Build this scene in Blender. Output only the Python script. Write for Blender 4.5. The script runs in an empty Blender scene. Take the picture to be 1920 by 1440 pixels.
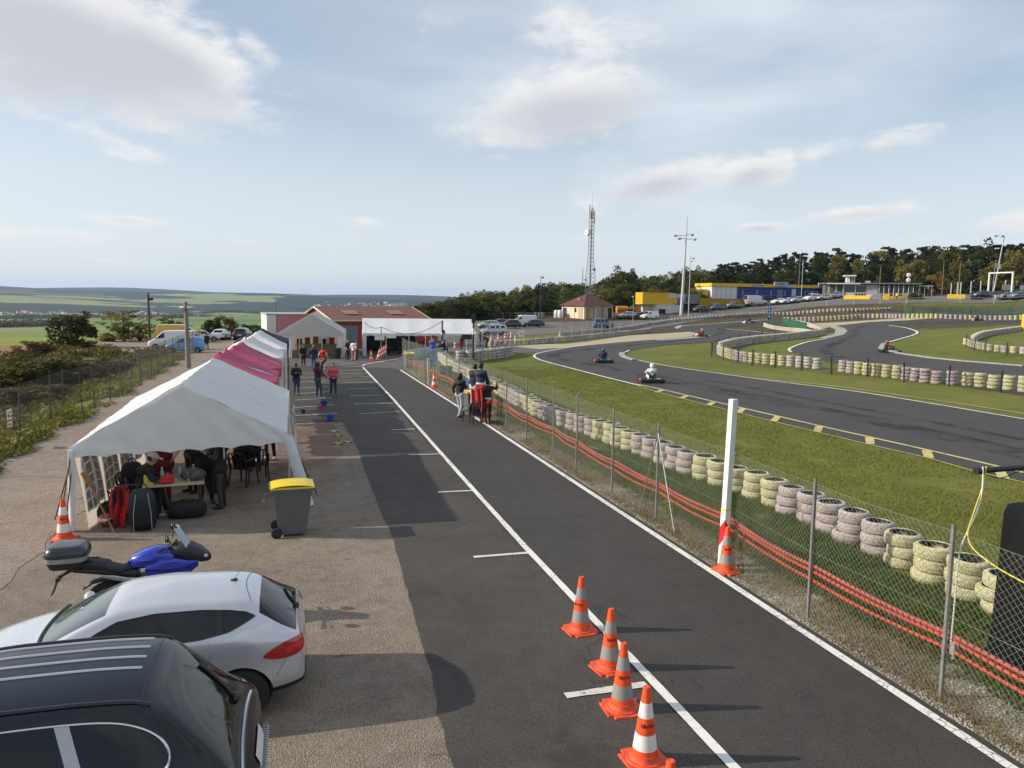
import bpy, bmesh, math, random
import numpy as np
from mathutils import Vector, Matrix, Euler, noise as mnoise
from mathutils.geometry import delaunay_2d_cdt
random.seed(7); rng = np.random.default_rng(11)
R = math.radians; PI = math.pi
SC = bpy.context.scene; COL = SC.collection
# ------------------------------------------------------------ camera model (pixels of the 1920x1440 photograph)
F_, CX, CY = 1442.0, 960.0, 720.0
YAW, PIT, ROLL, CAMH = R(16.05), R(6.21), R(0.8), 4.5
fwd = np.array([math.sin(YAW)*math.cos(PIT), math.cos(YAW)*math.cos(PIT), -math.sin(PIT)])
_r0 = np.array([math.cos(YAW), -math.sin(YAW), 0.0]); _u0 = np.cross(_r0, fwd)
rgt = math.cos(ROLL)*_r0 + math.sin(ROLL)*_u0; upv = math.cos(ROLL)*_u0 - math.sin(ROLL)*_r0
CAM = np.array([0, 0, CAMH])
def ray(u, v):
    d = fwd*F_ + rgt*(u-CX) + upv*(CY-v); return d/np.linalg.norm(d)
def horizon(u): return 557 + (u-545)*0.014
# ------------------------------------------------------------ terrain height
_ctl = [(1735,596,10.8),(1880,599,10.8),(1640,604,10.9),(1880,561,9.5),(1760,563,9.2),(1415,575,8.3),(1250,599,9.6),(1105,598,9.7),
        (1540,566,8.6),(1640,563,8.9),(1402,604,10.2),(1330,590,9.4),(1480,596,9.6),(1690,590,9.9),(1560,583,9.5),(1180,610,10.2),(1334,562,8.0),(1440,562,7.95),(1546,560,8.1),(1600,559,8.4),(1720,557.5,8.5),(1875,548,8.1),(1800,549,8.2),(1270,575,8.3),(1200,585,8.6)]
_cx = []
for u, v, s in _ctl:
    d = ray(u, v); t = (F_/s)/(d@fwd); p = CAM + d*t; _cx.append(p)
for a in np.arange(-60, 75, 11):
    for r in (40, 62):
        _cx.append(np.array([r*math.sin(R(a)), r*math.cos(R(a)), 0]))
for a, r, z in [(-30,95,0),(-14,95,0),(-6,105,0),(4,105,-.2),(12,110,-.2),(-30,150,0),(-5,150,-1),(8,150,-.5),(16,145,.6),
                (50,190,9.5),(60,150,6),(60,100,2.2),(14,190,.3),(38,92,.55),(44,92,.9),(32,88,.25),(26,88,.1),(50,90,1.2)]:
    _cx.append(np.array([r*math.sin(R(a)), r*math.cos(R(a)), z]))
_P = np.array(_cx)
def _tpsk(r2): return np.where(r2 > 1e-9, .5*r2*np.log(np.maximum(r2, 1e-9)), 0)
_S = 60.0
_xy = _P[:, :2]/_S; _n = len(_xy)
_K = _tpsk(((_xy[:, None]-_xy[None])**2).sum(2)) + np.eye(_n)*0.0003
_Q = np.hstack([np.ones((_n, 1)), _xy]); _A = np.zeros((_n+3, _n+3)); _A[:_n, :_n] = _K; _A[:_n, _n:] = _Q; _A[_n:, :_n] = _Q.T
_W = np.linalg.solve(_A, np.concatenate([_P[:, 2], np.zeros(3)]))
def sst(a, b, x):
    t = np.clip((x-a)/(b-a), 0, 1); return t*t*(3-2*t)
def Tv(x, y):
    x = np.asarray(x, float); y = np.asarray(y, float)
    q = np.stack([x, y], -1)/_S
    d = np.hypot(x, y); az = np.degrees(np.arctan2(x, y))
    sh = q.shape[:-1]; qf = q.reshape(-1, 2); out = np.empty(len(qf))
    for i in range(0, len(qf), 20000):
        b = qf[i:i+20000]; out[i:i+20000] = _tpsk(((b[:, None]-_xy[None])**2).sum(2))@_W[:_n] + _W[_n] + b@_W[_n+1:]
    z = out.reshape(sh)*sst(66, 90, d)
    z = np.clip(z, -3, 12)
    # valley on the left falling to the plain, hills beyond
    wl = 1-sst(9, 20, az)
    zl = np.interp(d, [0, 70, 105, 170, 300, 600, 1200, 1900, 2700, 3200, 3900, 4500, 5600, 9500],
                   [0, 0, -3.2, -6.5, -11, -22, -37, -46, -47, -38, 10, 22, 44, 46])
    hn = 11*np.sin(x*.0019+1.1)*np.sin(y*.0016+.4)+9*np.sin(y*.0033+x*.0017)+5*np.sin(x*.0046+y*.002)
    zl = zl + hn*sst(2400, 3600, d) - sst(-20, 6, az)*34*sst(2600, 4600, d)*.7
    zr = np.interp(d, [0, 190, 260, 400, 900, 9000], [0, 6.5, 9.5, 14, 16, 16])*sst(16, 30, az)
    wfar = sst(150, 260, d)
    zfar = np.where(az < 20, zl*wl + zr*(1-wl), zr)
    z = z*(1-wfar) + zfar*wfar
    # falls away left of the parking ground
    z = z + (-3.2*sst(-17, -33, x)*sst(45, 62, y))*(1-wfar)
    # scrub ditch along the left fence
    z = z - 1.9*sst(-8.2, -12.5, x)*(1-sst(50, 62, y))*(1+.5*sst(-14, -40, x))
    return z
def T(x, y): return float(Tv(np.array([x]), np.array([y]))[0])
_ts = np.geomspace(3, 9000, 500)
def G(u, v, dz=0.0):
    """ground point seen at photo pixel (u, v)"""
    d = ray(u, v); p = CAM[None] + d[None]*_ts[:, None]; f = p[:, 2]-dz-Tv(p[:, 0], p[:, 1])
    k = np.nonzero(f < 0)[0]
    if len(k) == 0: i = len(_ts)-1
    else: i = k[0]
    a, b = _ts[max(i-1, 0)], _ts[i]
    for _ in range(24):
        m = (a+b)/2; q = CAM+d*m
        if q[2]-dz-T(q[0], q[1]) < 0: b = m
        else: a = m
    q = CAM+d*b; return Vector((q[0], q[1], q[2]-dz))
def AD(u, v, dist):
    """point on the pixel's ray at a given depth along the camera axis"""
    d = ray(u, v); q = CAM+d*(dist/(d@fwd)); return Vector(q)
def AX(u, v, X): d = ray(u, v); return Vector(CAM+d*(X/d[0]))
def AY(u, v, Y): d = ray(u, v); return Vector(CAM+d*(Y/d[1]))
def depth(p): return float((np.array(p)-CAM)@fwd)
def pxm(p): return F_/depth(p)
# ------------------------------------------------------------ materials
_mats = {}
def nt(m): return m.node_tree.nodes, m.node_tree.links
def M(name, col, rough=.6, metal=0, spec=.5, ns=0, na=.12, col2=None, bump=0, bs=None, coat=0, detail=4, alpha=None, sheen=0, trans=0, space='Object'):
    if name in _mats: return _mats[name]
    m = bpy.data.materials.new(name); m.use_nodes = True; N, L = nt(m); b = N['Principled BSDF']
    b.inputs['Base Color'].default_value = (*col, 1); b.inputs['Roughness'].default_value = rough
    b.inputs['Metallic'].default_value = metal; b.inputs['Specular IOR Level'].default_value = spec
    b.inputs['Coat Weight'].default_value = coat; b.inputs['Coat Roughness'].default_value = .04
    if trans: b.inputs['Transmission Weight'].default_value = trans
    m.diffuse_color = (*col, 1)
    if ns or bump:
        tc = N.new('ShaderNodeTexCoord')
    if ns:
        n = N.new('ShaderNodeTexNoise'); n.inputs['Scale'].default_value = ns; n.inputs['Detail'].default_value = detail; n.inputs['Roughness'].default_value = .65
        L.new(tc.outputs[space], n.inputs['Vector'])
        r = N.new('ShaderNodeValToRGB'); L.new(n.outputs['Fac'], r.inputs['Fac'])
        c2 = col2 or tuple(min(1, c*(1+na)) for c in col); c1 = col if col2 else tuple(c*(1-na) for c in col)
        r.color_ramp.elements[0].position = .32; r.color_ramp.elements[1].position = .68
        r.color_ramp.elements[0].color = (*c1, 1); r.color_ramp.elements[1].color = (*c2, 1)
        L.new(r.outputs['Color'], b.inputs['Base Color'])
    if bump:
        n2 = N.new('ShaderNodeTexNoise'); n2.inputs['Scale'].default_value = bs or ns*2; n2.inputs['Detail'].default_value = 4
        L.new(tc.outputs[space], n2.inputs['Vector'])
        bp = N.new('ShaderNodeBump'); bp.inputs['Strength'].default_value = bump; bp.inputs['Distance'].default_value = .02
        L.new(n2.outputs['Fac'], bp.inputs['Height']); L.new(bp.outputs['Normal'], b.inputs['Normal'])
    _mats[name] = m; return m
class NB:
    """small node-graph builder"""
    def __init__(s, m): s.m = m; s.N, s.L = nt(m); s.b = s.N['Principled BSDF']; s.tc = s.N.new('ShaderNodeTexCoord')
    def noise(s, sc, det=4, rough=.6, vec=None, dist=0):
        n = s.N.new('ShaderNodeTexNoise'); n.inputs['Scale'].default_value = sc; n.inputs['Detail'].default_value = det
        n.inputs['Roughness'].default_value = rough; n.inputs['Distortion'].default_value = dist
        s.L.new(vec or s.tc.outputs['Object'], n.inputs['Vector']); return n.outputs['Fac']
    def vor(s, sc, vec=None, out='Distance'):
        n = s.N.new('ShaderNodeTexVoronoi'); n.inputs['Scale'].default_value = sc; s.L.new(vec or s.tc.outputs['Object'], n.inputs['Vector']); return n.outputs[out]
    def ramp(s, fac, stops):
        r = s.N.new('ShaderNodeValToRGB'); s.L.new(fac, r.inputs['Fac']); e = r.color_ramp.elements
        while len(e) < len(stops): e.new(.5)
        for i, (p, c) in enumerate(stops):
            e[i].position = p; e[i].color = (*c, 1) if not isinstance(c, (int, float)) else (c, c, c, 1)
        return r.outputs['Color']
    def mix(s, f, a, b, mode='MIX'):
        n = s.N.new('ShaderNodeMix'); n.data_type = 'RGBA'; n.blend_type = mode
        for i, x in ((0, f), (6, a), (7, b)):
            if isinstance(x, (int, float)): n.inputs[i].default_value = x
            elif isinstance(x, tuple): n.inputs[i].default_value = (*x, 1)
            else: s.L.new(x, n.inputs[i])
        return n.outputs[2]
    def math(s, op, a, b=0, c=None, clamp=False):
        n = s.N.new('ShaderNodeMath'); n.operation = op; n.use_clamp = clamp
        for i, x in enumerate((a, b) if c is None else (a, b, c)):
            if isinstance(x, (int, float)): n.inputs[i].default_value = x
            else: s.L.new(x, n.inputs[i])
        return n.outputs[0]
    def mapr(s, v, a, b, c=0, d=1):
        n = s.N.new('ShaderNodeMapRange'); n.interpolation_type = 'SMOOTHSTEP'
        s.L.new(v, n.inputs['Value'])
        for k, x in zip(('From Min', 'From Max', 'To Min', 'To Max'), (a, b, c, d)): n.inputs[k].default_value = x
        return n.outputs[0]
    def xyz(s, vec=None):
        n = s.N.new('ShaderNodeSeparateXYZ'); s.L.new(vec or s.tc.outputs['Object'], n.inputs[0]); return n.outputs
    def scale(s, vx, vy, vz):
        n = s.N.new('ShaderNodeMapping'); n.inputs['Scale'].default_value = (vx, vy, vz); s.L.new(s.tc.outputs['Object'], n.inputs['Vector']); return n.outputs[0]
    def col(s, c): s.L.new(c, s.b.inputs['Base Color'])
    def rough(s, c): s.L.new(c, s.b.inputs['Roughness'])
    def bump(s, h, st=.3, d=.02):
        n = s.N.new('ShaderNodeBump'); n.inputs['Strength'].default_value = st; n.inputs['Distance'].default_value = d
        s.L.new(h, n.inputs['Height']); s.L.new(n.outputs['Normal'], s.b.inputs['Normal'])
def newmat(name, rough=.8, spec=.3):
    m = bpy.data.materials.new(name); m.use_nodes = True; _mats[name] = m
    b = m.node_tree.nodes['Principled BSDF']; b.inputs['Roughness'].default_value = rough; b.inputs['Specular IOR Level'].default_value = spec
    return m, NB(m)
# ------------------------------------------------------------ mesh builder
class MB:
    def __init__(s): s.v = []; s.f = []; s.mi = []; s.cur = 0
    def add(s, vs, fs, M4=None):
        o = len(s.v)
        if M4 is not None: vs = [M4@Vector(p) for p in vs]
        s.v += [tuple(p) for p in vs]; s.f += [tuple(i+o for i in f) for f in fs]; s.mi += [s.cur]*len(fs); return s
    def box(s, c, d, rot=None, taper=None):
        x, y, z = d[0]/2, d[1]/2, d[2]/2; tx, ty = taper or (1, 1)
        vs = [(-x, -y, -z), (x, -y, -z), (x, y, -z), (-x, y, -z), (-x*tx, -y*ty, z), (x*tx, -y*ty, z), (x*tx, y*ty, z), (-x*tx, y*ty, z)]
        m = Matrix.Translation(c) @ (rot.to_matrix().to_4x4() if rot else Matrix.Identity(4))
        return s.add(vs, [(0, 3, 2, 1), (4, 5, 6, 7), (0, 1, 5, 4), (1, 2, 6, 5), (2, 3, 7, 6), (3, 0, 4, 7)], m)
    def bbox(s, c, d, bev=.02, rot=None):
        """box with chamfered vertical+horizontal edges"""
        bm = bmesh.new(); bmesh.ops.create_cube(bm, size=1)
        for v in bm.verts: v.co = Vector((v.co.x*d[0], v.co.y*d[1], v.co.z*d[2]))
        bmesh.ops.bevel(bm, geom=bm.edges[:], offset=bev, segments=2, affect='EDGES', profile=.6)
        m = Matrix.Translation(c) @ (rot.to_matrix().to_4x4() if rot else Matrix.Identity(4))
        bm.verts.index_update(); s.add([v.co.copy() for v in bm.verts], [[v.index for v in f.verts] for f in bm.faces], m); bm.free(); return s
    def cyl(s, p0, p1, r0, r1=None, n=8, caps=True):
        p0, p1 = Vector(p0), Vector(p1); r1 = r0 if r1 is None else r1
        ax = (p1-p0); 
        if ax.length < 1e-9: return s
        q = ax.to_track_quat('Z', 'Y'); vs = []
        for p, r in ((p0, r0), (p1, r1)):
            for i in range(n):
                a = 2*PI*i/n; vs.append(p+q@Vector((r*math.cos(a), r*math.sin(a), 0)))
        fs = [(i, (i+1) % n, n+(i+1) % n, n+i) for i in range(n)]
        if caps: fs += [tuple(range(n-1, -1, -1)), tuple(range(n, 2*n))]
        return s.add(vs, fs)
    def tube(s, pts, r, n=6, caps=True):
        pts = [Vector(p) for p in pts]; vs = []; k = len(pts)
        rs = r if isinstance(r, (list, tuple)) else [r]*k
        for i, p in enumerate(pts):
            t = (pts[min(i+1, k-1)]-pts[max(i-1, 0)]); q = t.to_track_quat('Z', 'Y')
            for j in range(n):
                a = 2*PI*j/n; vs.append(p+q@Vector((rs[i]*math.cos(a), rs[i]*math.sin(a), 0)))
        fs = [(i*n+j, i*n+(j+1) % n, (i+1)*n+(j+1) % n, (i+1)*n+j) for i in range(k-1) for j in range(n)]
        if caps: fs += [tuple(range(n-1, -1, -1)), tuple(range((k-1)*n, k*n))]
        return s.add(vs, fs)
    def lathe(s, prof, n=16, M4=None, closed=False):
        """prof: list of (r, z) revolved about z"""
        k = len(prof); vs = [(r*math.cos(2*PI*j/n), r*math.sin(2*PI*j/n), z) for r, z in prof for j in range(n)]
        fs = [(i*n+j, i*n+(j+1) % n, (i+1)*n+(j+1) % n, (i+1)*n+j) for i in range(k-1) for j in range(n)]
        if closed: fs += [((k-1)*n+j, (k-1)*n+(j+1) % n, (j+1) % n, j) for j in range(n)]
        else:
            if prof[0][0] > 1e-6: fs.append(tuple(range(n-1, -1, -1)))
            if prof[-1][0] > 1e-6: fs.append(tuple(range((k-1)*n, k*n)))
        return s.add(vs, fs, M4)
    def ell(s, c, r, n=12, m=8, rot=None):
        c = Vector(c); vs = []; fs = []
        rr = r if isinstance(r, (tuple, list)) else (r, r, r)
        vs.append(Vector((0, 0, -rr[2])))
        for i in range(1, m):
            t = -PI/2+PI*i/m
            for j in range(n):
                a = 2*PI*j/n; vs.append(Vector((rr[0]*math.cos(t)*math.cos(a), rr[1]*math.cos(t)*math.sin(a), rr[2]*math.sin(t))))
        vs.append(Vector((0, 0, rr[2]))); e = len(vs)-1
        for j in range(n): fs.append((0, 1+(j+1) % n, 1+j)); fs.append((e, e-n+j, e-n+(j+1) % n))
        for i in range(m-2):
            for j in range(n): fs.append((1+i*n+j, 1+i*n+(j+1) % n, 1+(i+1)*n+(j+1) % n, 1+(i+1)*n+j))
        m4 = Matrix.Translation(c) @ (rot.to_matrix().to_4x4() if rot else Matrix.Identity(4))
        return s.add(vs, fs, m4)
    def prism(s, poly, h, M4=None):
        """poly in xy extruded by h along z"""
        n = len(poly); vs = [(x, y, 0) for x, y in poly]+[(x, y, h) for x, y in poly]
        return s.add(vs, [tuple(range(n-1, -1, -1)), tuple(range(n, 2*n))]+[(i, (i+1) % n, n+(i+1) % n, n+i) for i in range(n)], M4)
    def quad(s, a, b, c, d): return s.add([a, b, c, d], [(0, 1, 2, 3)])
    def grid(s, fn, nu, nv):
        vs = [fn(i/(nu), j/(nv)) for j in range(nv+1) for i in range(nu+1)]
        return s.add(vs, [(j*(nu+1)+i, j*(nu+1)+i+1, (j+1)*(nu+1)+i+1, (j+1)*(nu+1)+i) for j in range(nv) for i in range(nu)])
    def mesh(s, name, smooth=False, angle=None):
        me = bpy.data.meshes.new(name); me.from_pydata(s.v, [], s.f)
        if s.mi and max(s.mi) > 0: me.polygons.foreach_set('material_index', s.mi)
        if smooth: me.polygons.foreach_set('use_smooth', [True]*len(me.polygons))
        me.update(); return me
    def build(s, name, mats, parent=None, smooth=False, loc=None, rot=None, angle=40):
        me = s.mesh(name, smooth)
        for m in (mats if isinstance(mats, (list, tuple)) else [mats]): me.materials.append(m)
        o = bpy.data.objects.new(name, me); COL.objects.link(o)
        if smooth and angle: shade_angle(me, angle)
        if loc is not None: o.location = loc
        if rot is not None: o.rotation_euler = (0, 0, rot) if isinstance(rot, (int, float)) else rot
        if parent: o.parent = parent
        return o
def shade_angle(me, ang):
    bm = bmesh.new(); bm.from_mesh(me); a = R(ang)
    for e in bm.edges:
        if len(e.link_faces) == 2 and e.calc_face_angle(0) > a: e.smooth = False
    bm.to_mesh(me); bm.free()
def arr_mesh(name, V, Fq, mat, parent=None, k=None, mi=None, smooth=False):
    """fast mesh from numpy arrays (all faces with the same vertex count)"""
    me = bpy.data.meshes.new(name); V = np.asarray(V, np.float32); Fq = np.asarray(Fq, np.int32); n, k = Fq.shape
    me.vertices.add(len(V)); me.vertices.foreach_set('co', V.ravel()); me.loops.add(n*k); me.loops.foreach_set('vertex_index', Fq.ravel())
    me.polygons.add(n); me.polygons.foreach_set('loop_start', np.arange(n)*k)
    for m in (mat if isinstance(mat, (list, tuple)) else [mat]): me.materials.append(m)
    if mi is not None: me.polygons.foreach_set('material_index', np.asarray(mi, np.int32))
    if smooth: me.polygons.foreach_set('use_smooth', np.ones(n, bool))
    me.update(calc_edges=True); me.validate(); 
    o = bpy.data.objects.new(name, me); COL.objects.link(o)
    if parent: o.parent = parent
    return o
def tag(o, label=None, cat=None, group=None, kind=None):
    if label: o['label'] = label
    if cat: o['category'] = cat
    if group: o['group'] = group
    if kind: o['kind'] = kind
    return o
def thing(name, label, cat, loc=(0, 0, 0), rz=0, group=None, scale=1):
    o = bpy.data.objects.new(name, None); COL.objects.link(o); o.location = loc; o.rotation_euler = (0, 0, rz); o.empty_display_size = .2
    if scale != 1: o.scale = (scale,)*3
    return tag(o, label, cat, group)
def copy_tree(o, loc=None, rz=None, label=None, group=None, parent=None):
    c = o.copy(); COL.objects.link(c)
    if parent: c.parent = parent
    if loc is not None: c.location = loc
    if rz is not None: c.rotation_euler = (0, 0, rz)
    if label: c['label'] = label
    if group: c['group'] = group
    for ch in list(o.children): copy_tree(ch, parent=c)
    return c
def txt(s, size, mat, parent, loc, rot, name='lettering', ext=.002, align='CENTER'):
    cu = bpy.data.curves.new(name, 'FONT'); cu.body = s; cu.size = size; cu.align_x = align; cu.align_y = 'CENTER'; cu.extrude = ext; cu.resolution_u = 2
    o = bpy.data.objects.new(name, cu); COL.objects.link(o); dg = bpy.context.evaluated_depsgraph_get()
    me = bpy.data.meshes.new_from_object(o.evaluated_get(dg)); bpy.data.objects.remove(o); bpy.data.curves.remove(cu)
    me.name = name; me.materials.clear(); me.materials.append(mat)
    o = bpy.data.objects.new(name, me); COL.objects.link(o); o.location = loc; o.rotation_euler = rot
    if parent: o.parent = parent
    return o
# ------------------------------------------------------------ camera, sun, sky
cd = bpy.data.cameras.new('camera'); cam = bpy.data.objects.new('camera', cd); COL.objects.link(cam)
cd.sensor_width = 36; cd.lens = 36*F_/1920; cd.clip_end = 30000; cd.clip_start = .05
cam.matrix_world = Matrix(((rgt[0], upv[0], -fwd[0], 0), (rgt[1], upv[1], -fwd[1], 0), (rgt[2], upv[2], -fwd[2], CAMH), (0, 0, 0, 1)))
SC.camera = cam
SUN_EL, SUN_AZ = R(26.3), R(166.0)     # azimuth as a plane angle from +X
sdir = Vector((math.cos(SUN_AZ)*math.cos(SUN_EL), math.sin(SUN_AZ)*math.cos(SUN_EL), math.sin(SUN_EL)))
sl = bpy.data.lights.new('sun', 'SUN'); sun = bpy.data.objects.new('sun', sl); COL.objects.link(sun)
sl.energy = 4.5; sl.angle = R(.53); sl.color = (1, .9, .76); sun.rotation_euler = sdir.to_track_quat('Z', 'Y').to_euler(); sun.location = sdir*300
W = bpy.data.worlds.new('World'); SC.world = W; W.use_nodes = True
class WB(NB):
    def __init__(s):
        s.N, s.L = W.node_tree.nodes, W.node_tree.links; s.tc = s.N.new('ShaderNodeTexCoord')
wb = WB(); bg = wb.N['Background']; bg.inputs['Strength'].default_value = 0.118
sky = wb.N.new('ShaderNodeTexSky'); sky.sky_type = 'NISHITA'; sky.sun_disc = False; sky.sun_elevation = SUN_EL; sky.sun_rotation = R(90-166)
sky.air_density = 1.0; sky.dust_density = 1.6; sky.ozone_density = 1.4; sky.altitude = 100
gen = wb.tc.outputs['Generated']
def wdot(vec, scale=1.0, off=0.0):
    n = wb.N.new('ShaderNodeVectorMath'); n.operation = 'DOT_PRODUCT'; wb.L.new(gen, n.inputs[0]); n.inputs[1].default_value = tuple(vec)
    return wb.math('MULTIPLY_ADD', n.outputs['Value'], scale, off)
def wscale(x, y, z):
    n = wb.N.new('ShaderNodeMapping'); n.inputs['Scale'].default_value = (x, y, z); wb.L.new(gen, n.inputs['Vector']); return n.outputs[0]
n1 = wb.noise(6, 9, .62, wscale(1, 1, 2.4), .15); n2 = wb.noise(21, 8, .68, wscale(1, 1, 2.4), .2)
nz = wb.math('MULTIPLY_ADD', n1, .75, wb.math('MULTIPLY', n2, .5))     # about .55
blobs = [(130,60,290,115,1.1,-12),(310,105,165,72,1.1,-20),(60,125,190,70,.9,10),(480,95,60,32,.55,-20),(1065,200,270,88,.95,6),(1120,75,190,80,.30,-10),
         (1230,345,175,52,.85,8),(1410,325,100,46,.85,5),(1540,290,90,28,.45,8),(1670,268,80,30,.5,8),(215,268,95,24,.5,-12),(240,412,80,14,.55,0),
         (660,415,70,14,.5,0),(1425,427,70,16,.75,0),(1600,402,130,20,.62,3),(930,296,90,24,.4,0),(130,445,120,18,.45,2),(460,455,80,14,.4,0),
         (1200,404,45,10,.5,0),(1090,448,60,9,.45,0),(780,461,50,9,.4,0),(205,489,40,7,.5,0),(1880,415,70,22,.5,0),(1710,450,120,12,.35,0),(975,430,45,10,.35,0),(1130,470,60,8,.35,0),(800,60,80,60,.3,30)]
msk = None; low = None
for (u, v, a, b, w, rot) in blobs:
    c = ray(u, v); rr = rgt*math.cos(R(rot))+upv*math.sin(R(rot)); uu = upv*math.cos(R(rot))-rgt*math.sin(R(rot))
    dd = math.sqrt(1+((u-CX)**2+(v-CY)**2)/F_**2)
    ex = wdot(rr, F_/(a*dd), -float(c@rr)*F_/(a*dd)); ey = wdot(uu, F_/(b*dd), -float(c@uu)*F_/(b*dd))
    q = wb.math('ADD', wb.math('MULTIPLY', ex, ex), wb.math('MULTIPLY', ey, ey))
    inten = wb.math('MULTIPLY', wb.math('SUBTRACT', 1.0, wb.math('SQRT', q), clamp=True), w)
    sh = wb.math('MULTIPLY', inten, wb.math('MULTIPLY_ADD', ey, -.6, .62, clamp=True))
    msk = inten if msk is None else wb.math('MAXIMUM', msk, inten)
    low = sh if low is None else wb.math('MAXIMUM', low, sh)
cl = wb.mapr(wb.math('MULTIPLY_ADD', msk, 1.25, wb.math('MULTIPLY_ADD', nz, 1.9, -1.32)), .05, .62)
cl = wb.math('MULTIPLY', cl, wb.mapr(msk, .0, .16))
# thin high veil, thicker to the right of the view and towards the horizon
zz = wb.xyz(gen)[2]
streak = wb.noise(2.2, 5, .5, wscale(.8, 1.2, 3.2), .25)
veil = wb.math('MULTIPLY', wb.mapr(streak, .22, .78, .25, 1), wb.mapr(wdot(rgt), -.55, .30, .30, 1.0))
hz = wb.mapr(zz, .0, .42, .80, .0)
veil = wb.math('MAXIMUM', veil, hz)
skycol = wb.mix(veil, sky.outputs['Color'], (6.0, 6.5, 7.0))
cloudc = wb.mix(wb.mapr(wb.math('MULTIPLY_ADD', low, 1.0, wb.math('MULTIPLY_ADD', n1, -.5, .25)), .05, .62), (6.9, 6.8, 6.7), (4.4, 4.55, 4.95))
wb.L.new(wb.mix(wb.math('MULTIPLY', cl, .92), skycol, cloudc), bg.inputs['Color'])
SC.view_settings.view_transform = 'Standard'; SC.view_settings.look = 'None'; SC.view_settings.exposure = 0.22; SC.view_settings.gamma = 1
SC.cycles.use_denoising = True; SC.cycles.max_bounces = 6; SC.cycles.transparent_max_bounces = 12; SC.cycles.sample_clamp_indirect = 6
# ============================================================ terrain
def terrain_mat():
    m, n = newmat('grass_and_fields', .9, .15)
    P = n.xyz(); x, y, z = P[0], P[1], P[2]
    d = n.math('SQRT', n.math('ADD', n.math('MULTIPLY', x, x), n.math('MULTIPLY', y, y)))
    big = n.noise(.11, 4, .6); mid = n.noise(.9, 5, .65); fine = n.noise(14, 4, .7, n.scale(1, 1, 1))
    g = n.ramp(n.math('MULTIPLY_ADD', mid, .5, n.math('MULTIPLY', big, .5)), [(.28, (.080, .102, .018)), (.45, (.120, .138, .026)), (.6, (.17, .172, .040)), (.76, (.225, .20, .07))])
    g = n.mix(.55, g, n.ramp(fine, [(.25, (.42, .42, .42)), (.75, (1.35, 1.35, 1.3))]), 'MULTIPLY')
    # left slope: drier, browner scrub
    scr = n.ramp(n.math('MULTIPLY_ADD', mid, .7, n.math('MULTIPLY', n.noise(3, 4), .3)), [(.3, (.06, .062, .018)), (.5, (.105, .10, .028)), (.7, (.15, .138, .04))])
    wl = n.math('MULTIPLY', n.mapr(x, -8.5, -10.5), n.mapr(y, 66, 58))
    g = n.mix(wl, g, scr)
    # banks below the car park, brown
    bk = n.mapr(n.math('ADD', n.math('MULTIPLY', x, .35), n.math('MULTIPLY', y, .94)), 108, 116)
    bk = n.math('MULTIPLY', bk, n.mapr(x, 35, 45)); bk = n.math('MULTIPLY', bk, n.mapr(d, 178, 170))
    g = n.mix(bk, g, n.ramp(mid, [(.35, (.045, .038, .02)), (.55, (.085, .07, .04)), (.7, (.13, .105, .062))]))
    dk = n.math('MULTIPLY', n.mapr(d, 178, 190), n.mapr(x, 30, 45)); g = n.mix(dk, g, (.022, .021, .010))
    # valley fields
    fw = n.N.new('ShaderNodeMapping'); fw.inputs['Scale'].default_value = (.0040, .0016, 0); fw.inputs['Rotation'].default_value = (0, 0, .25); n.L.new(n.tc.outputs['Object'], fw.inputs['Vector'])
    vc = n.N.new('ShaderNodeTexVoronoi'); vc.inputs['Scale'].default_value = 1.0; n.L.new(fw.outputs[0], vc.inputs['Vector'])
    sepc = n.N.new('ShaderNodeSeparateColor'); n.L.new(vc.outputs['Color'], sepc.inputs[0])
    fld = n.ramp(sepc.outputs[0], [(.0, (.12, .17, .035)), (.3, (.16, .20, .05)), (.5, (.20, .21, .06)), (.7, (.24, .20, .11)), (.9, (.10, .14, .04))])
    # near field bands by distance
    fld = n.mix(n.mapr(d, 420, 380), fld, (.20, .235, .035))
    fld = n.mix(n.math('MULTIPLY', n.mapr(d, 150, 140), n.mapr(x, -24, -27)), fld, (.235, .13, .075))
    fld = n.mix(n.math('MULTIPLY', n.mapr(d, 900, 940), n.mapr(d, 1500, 1460)), fld, (.115, .20, .045))
    # wooded hills with clearings
    w2 = n.N.new('ShaderNodeMapping'); w2.inputs['Scale'].default_value = (.0014, .0021, 0); n.L.new(n.tc.outputs['Object'], w2.inputs['Vector'])
    wood = n.noise(1.0, 3, .55, w2.outputs[0], .8)
    fld = n.mix(n.mapr(d, 2350, 2450), fld, n.mix(.5, fld, (.30, .32, .12)))
    hill = n.mix(n.mapr(wood, .43, .46), fld, n.ramp(n.noise(.02, 4), [(.3, (.012, .018, .010)), (.7, (.03, .036, .014))]))
    hill = n.mix(n.math('MULTIPLY', n.mapr(z, 14, 24), n.mapr(d, 3500, 3800)), hill, (.026, .033, .02))
    fld = n.mix(n.mapr(d, 2350, 2450), fld, hill)
    fld = n.mix(.3, fld, n.ramp(n.noise(.05, 5), [(.3, .7), (.7, 1.3)]), 'MULTIPLY')
    far = n.mapr(d, 118, 128); far = n.math('MULTIPLY', far, n.mapr(n.math('DIVIDE', x, n.math('MAXIMUM', y, 1)), .16, .10))
    far = n.math('MAXIMUM', far, n.math('MULTIPLY', n.mapr(d, 84, 90), n.mapr(n.math('ADD', x, n.math('MULTIPLY', y, .235)), -2, -5)))
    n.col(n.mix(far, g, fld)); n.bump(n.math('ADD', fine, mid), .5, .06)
    return m
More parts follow.
